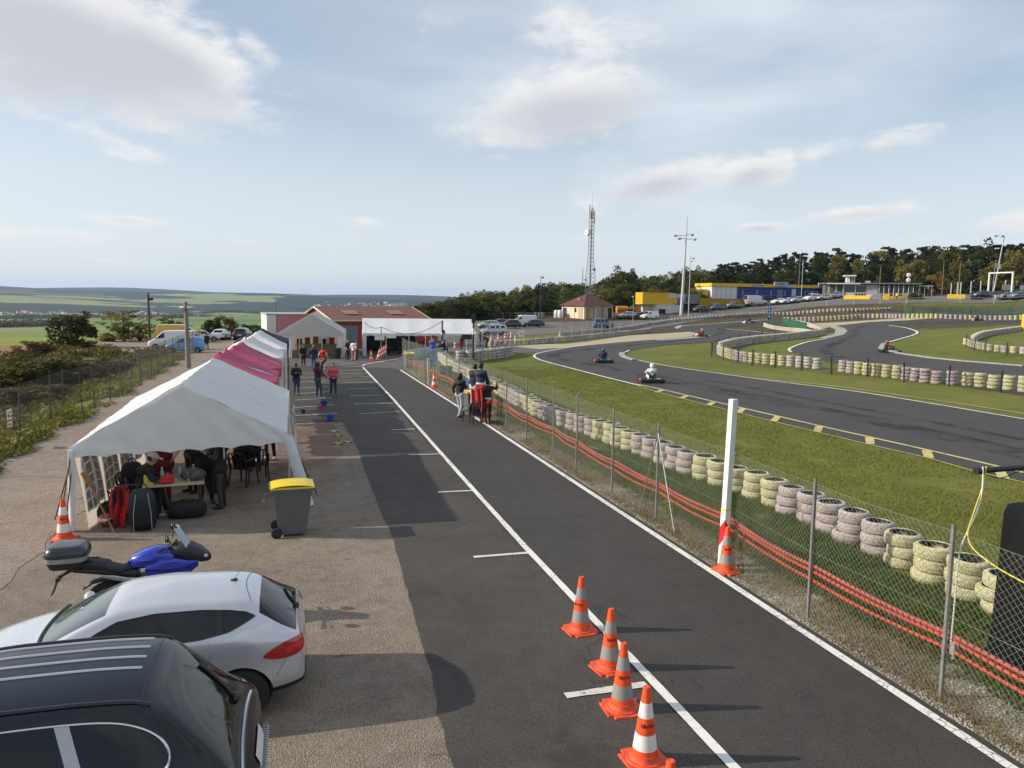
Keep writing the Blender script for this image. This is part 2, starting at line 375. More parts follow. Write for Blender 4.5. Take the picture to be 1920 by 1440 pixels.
def make_terrain():
    az = np.concatenate([np.linspace(-180, -34, 60, endpoint=False), np.linspace(-34, 60, 560, endpoint=False), np.linspace(60, 180, 50, endpoint=False)])
    rr = np.concatenate([np.geomspace(1.2, 40, 40, endpoint=False), np.geomspace(40, 260, 130, endpoint=False), np.geomspace(260, 9500, 90)])
    A, Q = np.meshgrid(np.radians(az), rr); X = Q*np.sin(A); Y = Q*np.cos(A); Z = Tv(X, Y)
    V = np.stack([X, Y, Z], -1).reshape(-1, 3); na, nr = len(az), len(rr)
    i, j = np.meshgrid(np.arange(nr-1), np.arange(na), indexing='ij')
    Fq = np.stack([i*na+j, i*na+(j+1) % na, (i+1)*na+(j+1) % na, (i+1)*na+j], -1).reshape(-1, 4)[:, ::-1]
    V = np.vstack([V, [[0, 0, 0]]]); 
    o = arr_mesh('terrain', V, Fq, terrain_mat(), smooth=True)
    tag(o, kind='structure')
make_terrain()
# ============================================================ sheets laid on the terrain
def resamp(P, step, closed=True):
    out = []; n = len(P)
    for i in range(n if closed else n-1):
        a, b = P[i], P[(i+1) % n]; L = math.hypot(b[0]-a[0], b[1]-a[1]); k = max(1, int(L/step))
        out += [(a[0]+(b[0]-a[0])*t/k, a[1]+(b[1]-a[1])*t/k) for t in range(k)]
    if not closed: out.append(tuple(P[-1]))
    return out
def smoothline(P, it=2, closed=False):
    P = [tuple(p) for p in P]
    for _ in range(it):
        q = []; n = len(P)
        for i in range(n if closed else n-1):
            a, b = P[i], P[(i+1) % n]
            q.append((a[0]*.75+b[0]*.25, a[1]*.75+b[1]*.25)); q.append((a[0]*.25+b[0]*.75, a[1]*.25+b[1]*.75))
        if not closed: q = [P[0]]+q+[P[-1]]
        P = q
    return P
def gxy(pts): return [tuple(G(u, v)[:2]) for u, v in pts]
def zoff(x, y, lay): return T(x, y)+lay*(.004+.00013*math.hypot(x, y))
def sheet(name, poly, lay, mat, step=2.0, kind='structure', rag=0):
    P = resamp(poly, step)
    if rag:
        P = [(x+rag*(mnoise.noise(Vector((x*.9, y*.9, 2)))+.7*mnoise.noise(Vector((x*3, y*3, 5)))), y+rag*(mnoise.noise(Vector((x*.9, y*.9, 9)))+.5*mnoise.noise(Vector((x*3, y*3, 7))))) for x, y in resamp(poly, .3)]
    n = len(P); xs = [p[0] for p in P]; ys = [p[1] for p in P]
    pts = [Vector(p) for p in P]; E = [(i, (i+1) % n) for i in range(n)]
    gx = np.arange(min(xs), max(xs), step); gy = np.arange(min(ys), max(ys), step)
    for a in gx:
        for b in gy: pts.append(Vector((a+.013*math.sin(b*9), b+.017*math.sin(a*7))))
    vs, es, fs, *_ = delaunay_2d_cdt(pts, E, [list(range(n))], 1, 1e-4)
    # keep the faces inside the outline
    Z = Tv(np.array([v.x for v in vs]), np.array([v.y for v in vs])); D = np.hypot(np.array([v.x for v in vs]), np.array([v.y for v in vs]))
    V = [(v.x, v.y, float(z+lay*(.004+.00013*d))) for v, z, d in zip(vs, Z, D)]
    me = bpy.data.meshes.new(name); me.from_pydata(V, [], [tuple(f) for f in fs]); me.materials.append(mat); me.update()
    bm = bmesh.new(); bm.from_mesh(me); bmesh.ops.recalc_face_normals(bm, faces=bm.faces)
    for f in bm.faces:
        if f.normal.z < 0: f.normal_flip()
        f.smooth = True
    bm.to_mesh(me); bm.free()
    o = bpy.data.objects.new(name, me); COL.objects.link(o); tag(o, kind=kind); return o
def strip_mb(mb, line, w, lay, step=1.0, h=0, rag=0):
    """ribbon of width w centred on a ground line"""
    P = resamp(line, step, False); N = len(P); L = []; Rr = []
    for i, p in enumerate(P):
        a, b = P[max(0, i-1)], P[min(N-1, i+1)]; tx, ty = b[0]-a[0], b[1]-a[1]; l = math.hypot(tx, ty) or 1
        nx, ny = -ty/l, tx/l; ww = w*(1+rag*(random.random()-.5))
        L.append((p[0]+nx*ww/2, p[1]+ny*ww/2)); Rr.append((p[0]-nx*ww/2, p[1]-ny*ww/2))
    def zz(p): return zoff(p[0], p[1], lay)+h
    vs = [(x, y, zz((x, y))) for x, y in L]+[(x, y, zz((x, y))) for x, y in Rr]
    fs = [(i, N+i, N+i+1, i+1) for i in range(N-1)]
    if h:
        base = len(vs); vs += [(x, y, zoff(x, y, 0)) for x, y in L]+[(x, y, zoff(x, y, 0)) for x, y in Rr]
        fs += [(i, i+1, base+i+1, base+i) for i in range(N-1)]+[(N+i+1, N+i, base+N+i, base+N+i+1) for i in range(N-1)]
    mb.add(vs, fs); return mb
# ---- surface materials
def asphalt(name, c1, c2, spk=.5, sc=48, patch=None):
    m, n = newmat(name, .82, .35)
    f = n.noise(sc, 3, .8); v = n.vor(sc*1.3); b = n.noise(.35, 4, .6); md = n.noise(2.2, 5, .7)
    c = n.ramp(n.math('MULTIPLY_ADD', b, .55, n.math('MULTIPLY', md, .45)), [(.33, c1), (.66, c2)])
    c = n.mix(spk, c, n.ramp(f, [(.28, .30), (.5, .92), (.70, 2.2)]), 'MULTIPLY')
    c = n.mix(n.math('MULTIPLY', n.mapr(n.noise(sc*1.6, 2, .5), .66, .74), .5), c, (.28, .25, .2))
    if patch:
        px = n.mapr(n.noise(.5, 5, .65, None, .4), .56, .68); c = n.mix(n.math('MULTIPLY', px, .7), c, patch)
    wv = n.N.new('ShaderNodeMapping'); wv.inputs['Scale'].default_value = (.5, .22, 1); wd = n.N.new('ShaderNodeVectorMath'); wd.operation = 'ADD'; nv = n.N.new('ShaderNodeTexNoise'); nv.inputs['Scale'].default_value = 1.2; nv.inputs['Detail'].default_value = 5; n.L.new(n.tc.outputs['Object'], nv.inputs['Vector']); n.L.new(n.tc.outputs['Object'], wd.inputs[0]); n.L.new(nv.outputs['Color'], wd.inputs[1]); n.L.new(wd.outputs[0], wv.inputs['Vector'])
    cv = n.N.new('ShaderNodeTexVoronoi'); cv.feature = 'DISTANCE_TO_EDGE'; cv.inputs['Scale'].default_value = .8; n.L.new(wv.outputs[0], cv.inputs['Vector'])
    crk = n.math('MULTIPLY', n.mapr(cv.outputs['Distance'], .010, .003), n.mapr(n.noise(.3, 2), .48, .58)); c = n.mix(n.math('MULTIPLY', crk, .4), c, (.012, .011, .011))
    st = n.mapr(n.noise(.8, 5, .7, n.scale(1.4, .35, 1), .4), .60, .72); c = n.mix(n.math('MULTIPLY', st, .45), c, (.026, .024, .023))
    n.col(c); n.bump(n.math('ADD', f, n.math('MULTIPLY', v, .6)), .35, .008); return m
MA_ROAD = asphalt('pit_road_asphalt', (.035, .032, .030), (.056, .051, .047), .7)
MA_BAY = asphalt('worn_bay_asphalt', (.040, .036, .032), (.074, .065, .057), .65, 50, (.03, .028, .027))
MA_TRK = asphalt('track_asphalt', (.040, .038, .038), (.058, .054, .053), .45, 40)
MA_PARK = asphalt('car_park_asphalt', (.10, .095, .088), (.155, .145, .13), .4, 12)
MA_TARM = asphalt('paddock_asphalt', (.075, .068, .064), (.115, .105, .098), .5, 30)
def gravel(name, stops, sc=55, stain=(.05, .042, .036), bump=.6):
    m, n = newmat(name, .92, .2)
    f = n.vor(sc); f2 = n.noise(sc*.8, 3, .75); b = n.noise(.45, 5, .65); md = n.noise(3, 5, .7)
    c = n.ramp(n.math('MULTIPLY_ADD', b, .5, n.math('MULTIPLY', md, .5)), stops)
    c = n.mix(.75, c, n.ramp(f2, [(.28, .35), (.5, 1.0), (.7, 1.65)]), 'MULTIPLY')
    sp = n.mapr(n.noise(1.1, 5, .7, n.scale(.55, 1.5, 1), .5), .62, .72)
    c = n.mix(n.math('MULTIPLY', sp, .7), c, stain)
    n.col(c); n.bump(n.math('ADD', f, f2), bump, .02); return m
MG_YARD = gravel('gravel_yard', [(.3, (.135, .112, .090)), (.5, (.225, .184, .145)), (.7, (.29, .247, .20))])
MG_TRACKWAY = gravel('dirt_track', [(.3, (.18, .138, .112)), (.5, (.25, .20, .166)), (.7, (.31, .26, .22))], 40, (.16, .115, .085), .4)
MG_RED = gravel('reddish_worn_gravel', [(.3, (.125, .085, .068)), (.5, (.195, .14, .112)), (.7, (.24, .185, .15))])
MG_VERGE = gravel('pebble_verge', [(.3, (.11, .088, .055)), (.5, (.19, .16, .112)), (.7, (.30, .27, .22))], 34, (.10, .085, .04), .9)
MG_SAND = gravel('sand_trap', [(.3, (.30, .25, .16)), (.5, (.40, .34, .24)), (.7, (.46, .41, .31))], 8, (.25, .2, .12))
MG_CONC = gravel('pale_concrete', [(.3, (.26, .25, .22)), (.6, (.36, .345, .31)), (.8, (.42, .41, .38))], 10, (.2, .19, .17), .2)
def paint(name, col, wear):
    m, n = newmat(name, .7, .3)
    a = n.noise(9, 6, .75); b = n.noise(60, 3, .7)
    c = n.mix(n.mapr(n.math('MULTIPLY_ADD', a, .7, n.math('MULTIPLY', b, .3)), wear, wear+.08), tuple(c*.98 for c in col), tuple(c*.35 for c in col))
    vo = n.N.new('ShaderNodeTexVoronoi'); vo.feature = 'DISTANCE_TO_EDGE'; vo.inputs['Scale'].default_value = 9; n.L.new(n.tc.outputs['Object'], vo.inputs['Vector']); c = n.mix(n.math('MULTIPLY', n.mapr(vo.outputs['Distance'], .06, .02), n.mapr(n.noise(1.1, 3), .45, .6)), c, tuple(q*.3 for q in col)); n.col(n.mix(.25, c, n.ramp(b, [(.3, .6), (.6, 1.1)]), 'MULTIPLY')); n.bump(b, .3, .005); return m
MP_W = paint('white_road_paint', (.74, .73, .69), .56); MP_WOLD = paint('worn_white_paint', (.62, .61, .58), .54); MP_Y = paint('faded_yellow_paint', (.56, .48, .21), .57)
# ---- near ground
sheet('dirt_yard', [(-7.6, -6), (2.4, -6), (2.3, 28.4), (-7.3, 29)], 1, MG_YARD, 1.5)
sheet('dirt_track', [(-8.1, -6), (-4.6, -6), (-4.4, 10), (-4.3, 17), (-4.2, 30), (-4.2, 66), (-7.6, 66), (-7.9, 34), (-8.0, 20)], 2, MG_TRACKWAY, 1.5, rag=.35)
sheet('worn_gravel', [(-.4, 20), (.9, 21.2), (1.35, 23.4), (1.45, 26), (1.5, 28.3), (-3.9, 28.3), (-4.0, 20)], 2, MG_RED, 1.2, rag=.5)
sheet('bay_asphalt', [(1.3, -6), (4.1, -6), (4.1, 52), (-4.3, 52), (-4.2, 28.5), (1.75, 28.4), (1.87, 24.2), (1.78, 17.4), (1.75, 13), (1.55, 9.4), (1.4, 5)], 3, MA_BAY, 1.5, rag=.05)
sheet('pit_road', [(4.0, -6), (6.86, -6), (6.86, 30), (6.8, 47.6), (6.2, 49.5), (5.2, 50.5), (4.2, 50)], 4, MA_ROAD, 1.5)
sheet('verge', [(6.8, -6), (8.1, -6), (7.75, 12), (7.6, 30), (7.3, 47.5), (6.75, 47.5)], 2, MG_VERGE, 1.0, rag=.3)
sheet('paddock_apron', [(-4.3, 51)]+[(4.5, 50.6)]+gxy([(752, 695), (800, 690), (850, 672), (900, 668), (960, 664), (1020, 660), (1060, 652), (1010, 655), (960, 650), (935, 640), (960, 632), (880, 622), (700, 634), (520, 640)]), 2, MA_TARM, 2.0)
mb = MB(); strip_mb(mb, [(4.08, -4), (4.06, 8), (4.04, 13), (4.1, 18.5), (4.22, 27), (4.32, 34), (4.42, 50.2)], .115, 6, .25, rag=.14)
strip_mb(mb, [(6.70, -4), (6.70, 12), (6.70, 27), (6.55, 48.2)], .125, 6, .25, rag=.1)
strip_mb(mb, gxy([(680, 688), (684, 685), (735, 676), (770, 672)]), .12, 6, .4); mb.build('road_edge_lines', MP_W)['kind'] = 'structure'
mb = MB()
def bayline(a, b, w=.09):
    p, q = G(*a), G(*b); strip_mb(mb, [(p.x, p.y), (q.x, q.y)], w, 5, .2, rag=.25)
bayline((1060, 1308), (1212, 1286), .12); bayline((888, 1047), (990, 1039), .1); bayline((821, 925), (885, 922)); bayline((766, 855), (825, 853)); bayline((734, 808), (778, 806))
rows = [(674,778,752,773),(664,759,741,757),(656,744,722,742),(650,731,711,729),(645,719,703,718),(640,709,696,708),(636,702,690,701),(633,696,686,695),(630,690,682,689),(640,683,668,683),(612,680,640,679)]
for a, b, c, d in rows: bayline((a, b), (c, d), .08)
for a, b, c, d in [(553,752,622,748),(553,740,618,736),(556,730,614,726),(556,719,611,716),(558,710,608,708),(560,702,604,700),(552,781,632,777),(552,766,626,761)]: bayline((a, b), (c, d), .08)
mb.build('bay_lines', MP_WOLD)['kind'] = 'structure'
# ---- kart track
trkA = [(1920,905),(1830,884),(1740,859),(1630,834),(1535,811),(1400,778),(1290,750),(1197,725),(1130,708),(1075,693),(1017,678),(1003,671),(1002,667),(1008,663),(1024,660),(1060,653),(1100,648),(1170,643),(1240,637),(1300,632),(1322,629),(1303,624),(1280,620),(1264,616),(1277,612),(1340,608),(1392,604),(1440,601),(1475,598.5),(1475,604),(1436,608),(1385,611),(1362,614.5),(1361,617),(1400,620),(1449,625),(1449,632),(1380,639),(1332,642),(1248,647),(1209,653),(1180,658),(1168,664),(1167,668),(1180,672),(1229,683),(1287,692),(1339,699),(1452,715),(1594,733),(1736,755),(1920,784)]
sheet('kart_track', gxy(trkA), 2, MA_TRK, 2.2)
trkE = [(1920,599),(1830,599.5),(1736,600),(1630,604),(1566,611),(1584,616),(1589,621),(1582,628),(1548,636),(1509,643),(1484,652),(1479,656),(1484,661),(1515,669),(1560,681),(1640,697),(1740,715),(1920,742),(1920,687),(1771,675),(1693,664.5),(1653,657),(1652,652),(1658,645),(1683,638),(1718,628),(1721,623),(1700,615),(1667,611),(1736,606),(1830,604),(1920,603)]
sheet('kart_track_loop', gxy(trkE), 2, MA_TRK, 2.2)
sheet('sand_trap', gxy([(870,652),(940,647),(1060,645),(1100,641),(1180,629),(1300,621),(1318,626),(1322,629),(1240,636),(1150,643),(1060,652),(990,656),(900,658)]), 1, MG_SAND, 2)
sheet('gravel_edge', gxy([(1500,607),(1640,600),(1800,598),(1700,601),(1630,604.5),(1566,611.5),(1530,618)]), 1, MG_SAND, 2)
sheet('concrete_apron', gxy([(1550,612),(1566,611),(1584,616),(1589,621),(1582,628),(1548,636),(1535,634),(1565,626),(1566,618)]), 3, MG_CONC, 1.5)
sheet('concrete_apron', gxy([(1322,629),(1334,630),(1322,633),(1240,639),(1225,638),(1300,632)]), 3, MG_CONC, 1.0)
sheet('concrete_apron', gxy([(1266,613),(1276,610),(1280,612),(1268,618)]), 3, MG_CONC, 1.0)
mb = MB()
def ln(pts, w, lay=4, sm=1): strip_mb(mb, smoothline(gxy(pts), sm), w, lay, .8)
ln([(1920,787),(1736,756),(1594,733),(1452,716),(1339,700),(1287,692.5),(1229,683.5),(1180,672.5),(1167,668.5),(1166,664),(1180,657.5)], .16)
ln([(1200,724),(1130,707),(1075,692.5),(1017,677.5),(1003,671.5),(1001,667),(1008,663),(1024,660),(1060,653),(1100,648)], .2)
ln([(1264,615.5),(1277,611.5),(1340,607.5),(1392,603.5),(1438,600.5)], .25); ln([(1361,617.5),(1400,620.5),(1449,625.5)], .25)
ln([(1548,636),(1509,643),(1484,652),(1478,656.5),(1484,661)], .25)
ln([(1667,611),(1700,615),(1721,622.5),(1718,628),(1683,638),(1658,645),(1651.5,652),(1652,657)], .28)
mb.build('track_edge_lines', MP_W)['kind'] = 'structure'
mb = MB(); strip_mb(mb, smoothline(gxy([(1653,657),(1693,664.5),(1771,675),(1920,687)]), 1), .5, 4, 1.0, .04); strip_mb(mb, smoothline(gxy([(1658,645),(1652,652),(1653,657)]), 1), .5, 4, .6, .04)
strip_mb(mb, smoothline(gxy([(1167,662),(1165,666),(1172,671),(1190,676)]), 1), .45, 4, .6, .04)
mb.build('white_kerbs', MG_CONC)['kind'] = 'structure'
mb = MB()
ln([(1197,722),(1240,731),(1290,743),(1387,765),(1541,801),(1640,823),(1743,846),(1863,874),(1920,888)], .17)
strip_mb(mb, gxy([(1197,725),(1240,738),(1290,751),(1400,779),(1535,812),(1630,835),(1740,860),(1830,886),(1920,906)]), .07, 4, .8)
for a, b in [((1243,732),(1230,737)),((1288,743),(1277,748)),((1338,755),(1328,761)),((1393,767),(1385,775)),((1459,782),(1450,791)),((1536,801),(1532,811)),((1630,822),(1632,834)),((1737,846),(1742,860)),((1870,877),(1882,898))]:
    strip_mb(mb, gxy([a, b]), .27, 4, .3)
strip_mb(mb, smoothline(gxy([(1452,713.5),(1520,720),(1600,729),(1700,744),(1800,758),(1920,777)])), .12, 4, 1.0)
mb.build('yellow_rumble_lines', MP_Y)['kind'] = 'structure'
m_, n_ = newmat('tyre_rubber_marks', .7, .3); n_.b.inputs['Base Color'].default_value = (.016, .015, .015, 1); n_.L.new(n_.math('MULTIPLY', n_.mapr(n_.noise(.5, 5, .7), .40, .65), n_.math('MULTIPLY', n_.noise(7, 4, .7), .95)), n_.b.inputs['Alpha'])
mb = MB()
for pts_, w_ in [([(1920,850),(1700,800),(1500,760),(1330,725),(1200,700),(1100,683),(1040,672),(1035,665),(1070,659),(1150,651),(1260,641),(1335,632),(1360,622),(1345,613),(1400,607),(1440,604)], 1.1), ([(1920,862),(1720,812),(1500,768),(1300,727),(1150,694)], .35), ([(1920,826),(1750,792),(1560,757),(1400,726),(1250,701)], .5), ([(1920,601),(1736,603),(1640,608),(1600,616),(1610,626),(1580,640),(1540,655),(1560,668),(1640,682),(1760,697),(1920,712)], 1.0)]: ln(pts_, w_, 3, 2)
mb.build('tyre_rubber_marks', m_)['kind'] = 'structure'
# ---- parking grounds
sheet('left_parking_ground', [(-8.3, 64), (-4.3, 50), (-4.2, 66), (0, 84), (-6, 92), (-14, 88), (-27, 76), (-24, 70), (-14, 66)], 1, MG_TRACKWAY, 2, rag=1.0)
sheet('back_car_park', gxy([(872,632),(950,631),(1000,629),(1100,622),(1200,617),(1300,603),(1430,587),(1500,577),(1470,571),(1400,578),(1310,586),(1250,597),(1160,602),(1050,604),(960,606),(880,604)]), 2, MA_PARK, 3)
sheet('upper_car_park', gxy([(1430,587),(1500,577.5),(1560,573.5),(1640,570),(1760,567.5),(1920,565),(1920,553),(1760,555),(1640,557),(1540,562),(1440,571),(1400,578)]), 2, MA_PARK, 3)
# ============================================================ common materials
M_STEEL = M('galvanised_steel', (.30, .30, .29), .45, .6, ns=20, na=.25); M_DARKST = M('dark_steel', (.055, .055, .055), .55, .3, ns=20, na=.3)
M_WIRE = M('fence_wire', (.23, .27, .215), .5, .3); M_WIRED = M('old_fence_wire', (.13, .13, .115), .6, .2)
M_BLKP = M('black_plastic', (.016, .016, .017), .45, ns=40, na=.2); M_RUB = M('rubber', (.022, .022, .022), .8, ns=30, na=.3)
M_ORG = M('cone_orange', (.80, .085, .015), .55, ns=12, na=.15); M_ORGD = M('cone_base_orange', (.62, .075, .025), .65, ns=14, na=.3)
M_SILV = M('reflective_band', (.30, .30, .285), .4, .15, ns=60, na=.12); M_WHITEB = M('white_band', (.74, .72, .68), .5, ns=15, na=.08)
M_INK = M('black_ink', (.012, .01, .01), .6); M_CHROME = M('chrome', (.62, .62, .63), .16, 1.0)
M_TYY = None
def tyremat(name, c1, c2):
    m, n = newmat(name, .85, .25)
    a = n.noise(6, 5, .7); b = n.noise(32, 3, .75)
    P = n.xyz(); an = n.math('ARCTAN2', P[1], P[0]); r_ = n.math('SQRT', n.math('ADD', n.math('MULTIPLY', P[0], P[0]), n.math('MULTIPLY', P[1], P[1])))
    gr = n.math('MULTIPLY', n.math('GREATER_THAN', n.math('SINE', n.math('ADD', n.math('MULTIPLY', an, 46), n.math('MULTIPLY', n.math('SINE', n.math('MULTIPLY', P[2], 60)), 2.2))), .55), n.mapr(r_, .262, .285))
    c = n.ramp(a, [(.35, c1), (.62, c2)]); c = n.mix(n.mapr(b, .53, .66), c, tuple(x*.25 for x in c2)); c = n.mix(n.math('MULTIPLY', gr, .6), c, tuple(x*.3 for x in c2)); c = n.mix(n.mapr(r_, .222, .210), c, (.02, .019, .018))
    n.col(c); n.bump(b, .4, .01); return m
M_TYY = tyremat('faded_yellow_tyre_paint', (.48, .45, .25), (.58, .55, .35)); M_TYP = tyremat('faded_pink_tyre_paint', (.40, .33, .325), (.50, .43, .42))
M_TYW = tyremat('faded_white_tyre_paint', (.44, .41, .35), (.54, .51, .45))
# ============================================================ chain link fences
def chain_fence(name, label, posts, h, pitch, wire, wm, pm, post_r=.022, style='L', lean=0, rails=True, sag=0, panel='wire_panel'):
    """posts: list of ground points along the fence"""
    o = thing(name, label, 'fence', posts[0]); B = Vector(posts[0])
    P = [Vector(p) for p in posts]; S = [0]
    for a, b in zip(P, P[1:]): S.append(S[-1]+(b-a).length)
    L = S[-1]
    def at(s, z):
        s = min(max(s, 0), L-1e-6); i = max(k for k in range(len(S)-1) if S[k] <= s); t = (s-S[i])/(S[i+1]-S[i]); p = P[i].lerp(P[i+1], t)
        return p-B+Vector((0, 0, z*(1-sag*math.sin(PI*t)) if z > h*.5 else z))
    V = []; Fq = []
    def wirep(p, q, r):
        ax = (q-p).normalized(); sd = ax.cross(Vector((0.3, .9, .31))).normalized()*r; up2 = ax.cross(sd).normalized()*r
        o_ = len(V)
        for c in (p, q):
            for k in range(3):
                a = 2*PI*k/3; V.append(c+sd*math.cos(a)+up2*math.sin(a))
        for k in range(3): Fq.append((o_+k, o_+(k+1) % 3, o_+3+(k+1) % 3, o_+3+k))
    step = pitch*1.414; n = int((L+h)/step)
    hb = .03
    for k in range(n):
        s0 = k*step
        for sg in (1, -1):
            a0 = s0-h if sg > 0 else s0; a1 = s0 if sg > 0 else s0-h
            # clip to 0..L
            za, zb = hb, h
            def cl(sv, so, zv, zo):
                if sv < 0: zv = zv+(zo-zv)*(0-sv)/(so-sv); sv = 0
                if sv > L: zv = zv+(zo-zv)*(L-sv)/(so-sv); sv = L
                return sv, zv
            if max(a0, a1) <= 0 or min(a0, a1) >= L: continue
            b0, c0 = cl(a0, a1, za, zb); b1, c1 = cl(a1, a0, zb, za)
            wirep(at(b0, c0), at(b1, c1), wire)
    if rails:
        for z in (hb, h*.5, h):
            for i in range(len(P)-1): 
                for t in range(4): wirep(at(S[i]+(S[i+1]-S[i])*t/4+1e-4, z), at(S[i]+(S[i+1]-S[i])*(t+1)/4-1e-4, z), wire*1.3)
    arr_mesh(panel, np.array([tuple(v) for v in V]), np.array(Fq), wm, o)
    for p in P:
        m = MB(); q = p-B; ln_ = Vector((random.gauss(0, lean), random.gauss(0, lean), h+.05))
        if style == 'L':
            m.box(q+ln_*.5, (.035, .006, h+.1)); m.box(q+ln_*.5+Vector((-.0175, .0175, 0)), (.006, .035, h+.1))
        else: m.cyl(q-Vector((0, 0, .1)), q+ln_, post_r, n=6)
        m.build('post', pm, o)
    return o
nearp = [(7.32, .6), (7.2, 3.7), (7.16, 6.72), (7.09, 9.05), (7.27, 11.6), (7.24, 14.15), (7.22, 16.43), (7.27, 18.94), (7.40, 21.27), (7.28, 23.5), (7.3, 26.0), (7.32, 28.6), (7.3, 31.2), (7.25, 33.8), (7.2, 36.4), (7.1, 39), (7.0, 41.6), (6.95, 44.2), (6.9, 46.8), (6.85, 49.2)]
chain_fence('chain_link_fence', 'tall galvanised chain-link fence running beside the pit road, orange conduits tied to it', [(x, y, T(x, y)) for x, y in nearp], 1.98, .062, .0021, M_WIRE, M_STEEL, lean=.015, sag=.012)
lf = [G(u, v) for u, v in [(-150, 905), (37, 830), (118, 790)]]; lf = [(-7.95, 21.5, 0), (-7.97, 26.2, 0), (-7.86, 30.4, 0)]
lfp = [G(u, v) for u, v in [(37, 830), (95, 800), (118, 786), (155, 775), (178, 768), (207, 755), (230, 742), (247, 730), (265, 722), (283, 709), (297, 703), (311, 693), (324, 686), (337, 678), (350, 671), (362, 664), (374, 658)]]
lfp = [Vector((-7.97, 21.5, T(-7.97, 21.5)))]+[Vector((p.x, p.y, T(p.x, p.y))) for p in lfp]
chain_fence('chain_link_fence', 'old dark chain-link fence with thin iron posts along the weedy left bank', lfp, 1.75, .11, .0028, M_WIRED, M_DARKST, .02, 'R', .05)
# leaning tripod braces on the near fence
def brace(label, pts, m=M_STEEL):
    o = thing('fence_brace', label, 'brace', pts[0][0])
    for a, b in pts: 
        k = MB(); k.cyl(Vector(a)-Vector(pts[0][0]), Vector(b)-Vector(pts[0][0]), .014, n=6); k.build('brace_rod', m, o)
b0 = G(1231, 978); tp = Vector((b0.x-.02, b0.y+.02, 1.9))
brace('pair of slanting steel braces against the fence post left of the white post', [(G(1199, 960), tp), (G(1265, 1000), tp-Vector((0, 0, .05)))])
# orange conduits tied along the fence
def bandmat(name, c):
    m, n = newmat(name, .5, .4); q = n.xyz(); f = n.math('FRACT', n.math('MULTIPLY', q[1], 11)); b_ = n.noise(2, 3); n.col(n.mix(n.math('MULTIPLY', n.math('GREATER_THAN', f, .72), .75), n.mix(n.mapr(b_, .35, .65), tuple(x*.75 for x in c), c), (.03, .012, .01))); return m
M_COND_ = M('orange_conduit', (.36, .048, .02), .5, ns=30, na=.2); M_CONDP_ = M('reddish_conduit', (.33, .075, .055), .5, ns=30, na=.2)
M_COND = bandmat('banded_orange_conduit', (.50, .060, .024)); M_CONDP = bandmat('banded_reddish_conduit', (.44, .085, .065))
def conduit_thing(label, off, z0, rr, mt, ph, seg):
    pts = []
    for i, (a, b) in enumerate(zip(nearp, nearp[1:])):
        if b[1] < seg[0] or a[1] > seg[1]: continue
        for t in (0, .25, .5, .75):
            x = a[0]+(b[0]-a[0])*t; y = a[1]+(b[1]-a[1])*t
            pts.append(Vector((x+off, y, z0+T(x, y)-.045*math.sin(PI*t)+.012*math.sin(y*1.7+ph))))
    m = MB(); o0 = pts[0]; m.tube([p-o0 for p in pts], rr, 8); o = m.build('orange_conduit', mt, smooth=True, loc=o0); tag(o, label, 'conduit', 'conduits along the fence')
conduit_thing('topmost reddish plastic conduit of the three tied to the pit-road fence', .055, .77, .027, M_CONDP, 0, (.6, 50))
conduit_thing('middle orange plastic conduit of the three tied to the pit-road fence', .055, .70, .026, M_COND, 1.2, (.6, 50))
conduit_thing('lowest orange plastic conduit of the three tied to the pit-road fence', .05, .575, .023, M_COND, 2.1, (.6, 50))
jb = MB(); jb.bbox((0, 0, 0), (.07, .07, .16), .012); jb.cyl((0, 0, -.13), (0, 0, .13), .018, n=8)
o = jb.build('junction_box', M_SILV, loc=(7.22, 6.68, .62)); tag(o, 'small silver junction box on the fence post where the conduits meet', 'box')
# ============================================================ cones
def cone_mesh(h=.775):
    m = MB(); prof = []
    def rad(z): t = (z-.03)/(h-.03); return .135*(1-t)+.034*t
    zs = [(.03, 0), (h*.21, 0), (h*.21, 1), (h*.41, 1), (h*.41, 0), (h*.62, 0), (h*.62, 1), (h*.81, 1), (h*.81, 0), (h-.01, 0), (h, 0)]
    for (za, ca), (zb, cb) in zip(zs, zs[1:]):
        if za == zb: continue
        m.cur = ca; k = 4; m.lathe([(rad(za+(zb-za)*i/k)+(.0015 if ca else 0), za+(zb-za)*i/k) for i in range(k+1)], 28) if False else None
        n = 28; pr = [(rad(za+(zb-za)*i/2)+(.0015 if ca else 0), za+(zb-za)*i/2) for i in range(3)]
        vs = [(r*math.cos(2*PI*j/n), r*math.sin(2*PI*j/n), z) for r, z in pr for j in range(n)]
        m.add(vs, [(i*n+j, i*n+(j+1) % n, (i+1)*n+(j+1) % n, (i+1)*n+j) for i in range(2) for j in range(n)])
    m.cur = 0; m.lathe([(.034, h), (.026, h+.004), (.024, h-.03), (.0, h-.03)], 28)
    return m, rad
def cone_base():
    m = MB(); bm = bmesh.new(); bmesh.ops.create_cube(bm, size=1)
    for v in bm.verts: v.co = Vector((v.co.x*.44*(1 if v.co.z < 0 else .96), v.co.y*.44*(1 if v.co.z < 0 else .96), v.co.z*.035+.0175))
    bmesh.ops.bevel(bm, geom=[e for e in bm.edges if abs(e.verts[0].co.z-e.verts[1].co.z) > .02], offset=.06, segments=4, affect='EDGES')
    bm.verts.index_update(); m.add([v.co.copy() for v in bm.verts], [[v.index for v in f.verts] for f in bm.faces]); bm.free()
    m.lathe([(.185, .034), (.178, .05), (.155, .056), (.14, .075), (.134, .11)], 28); return m
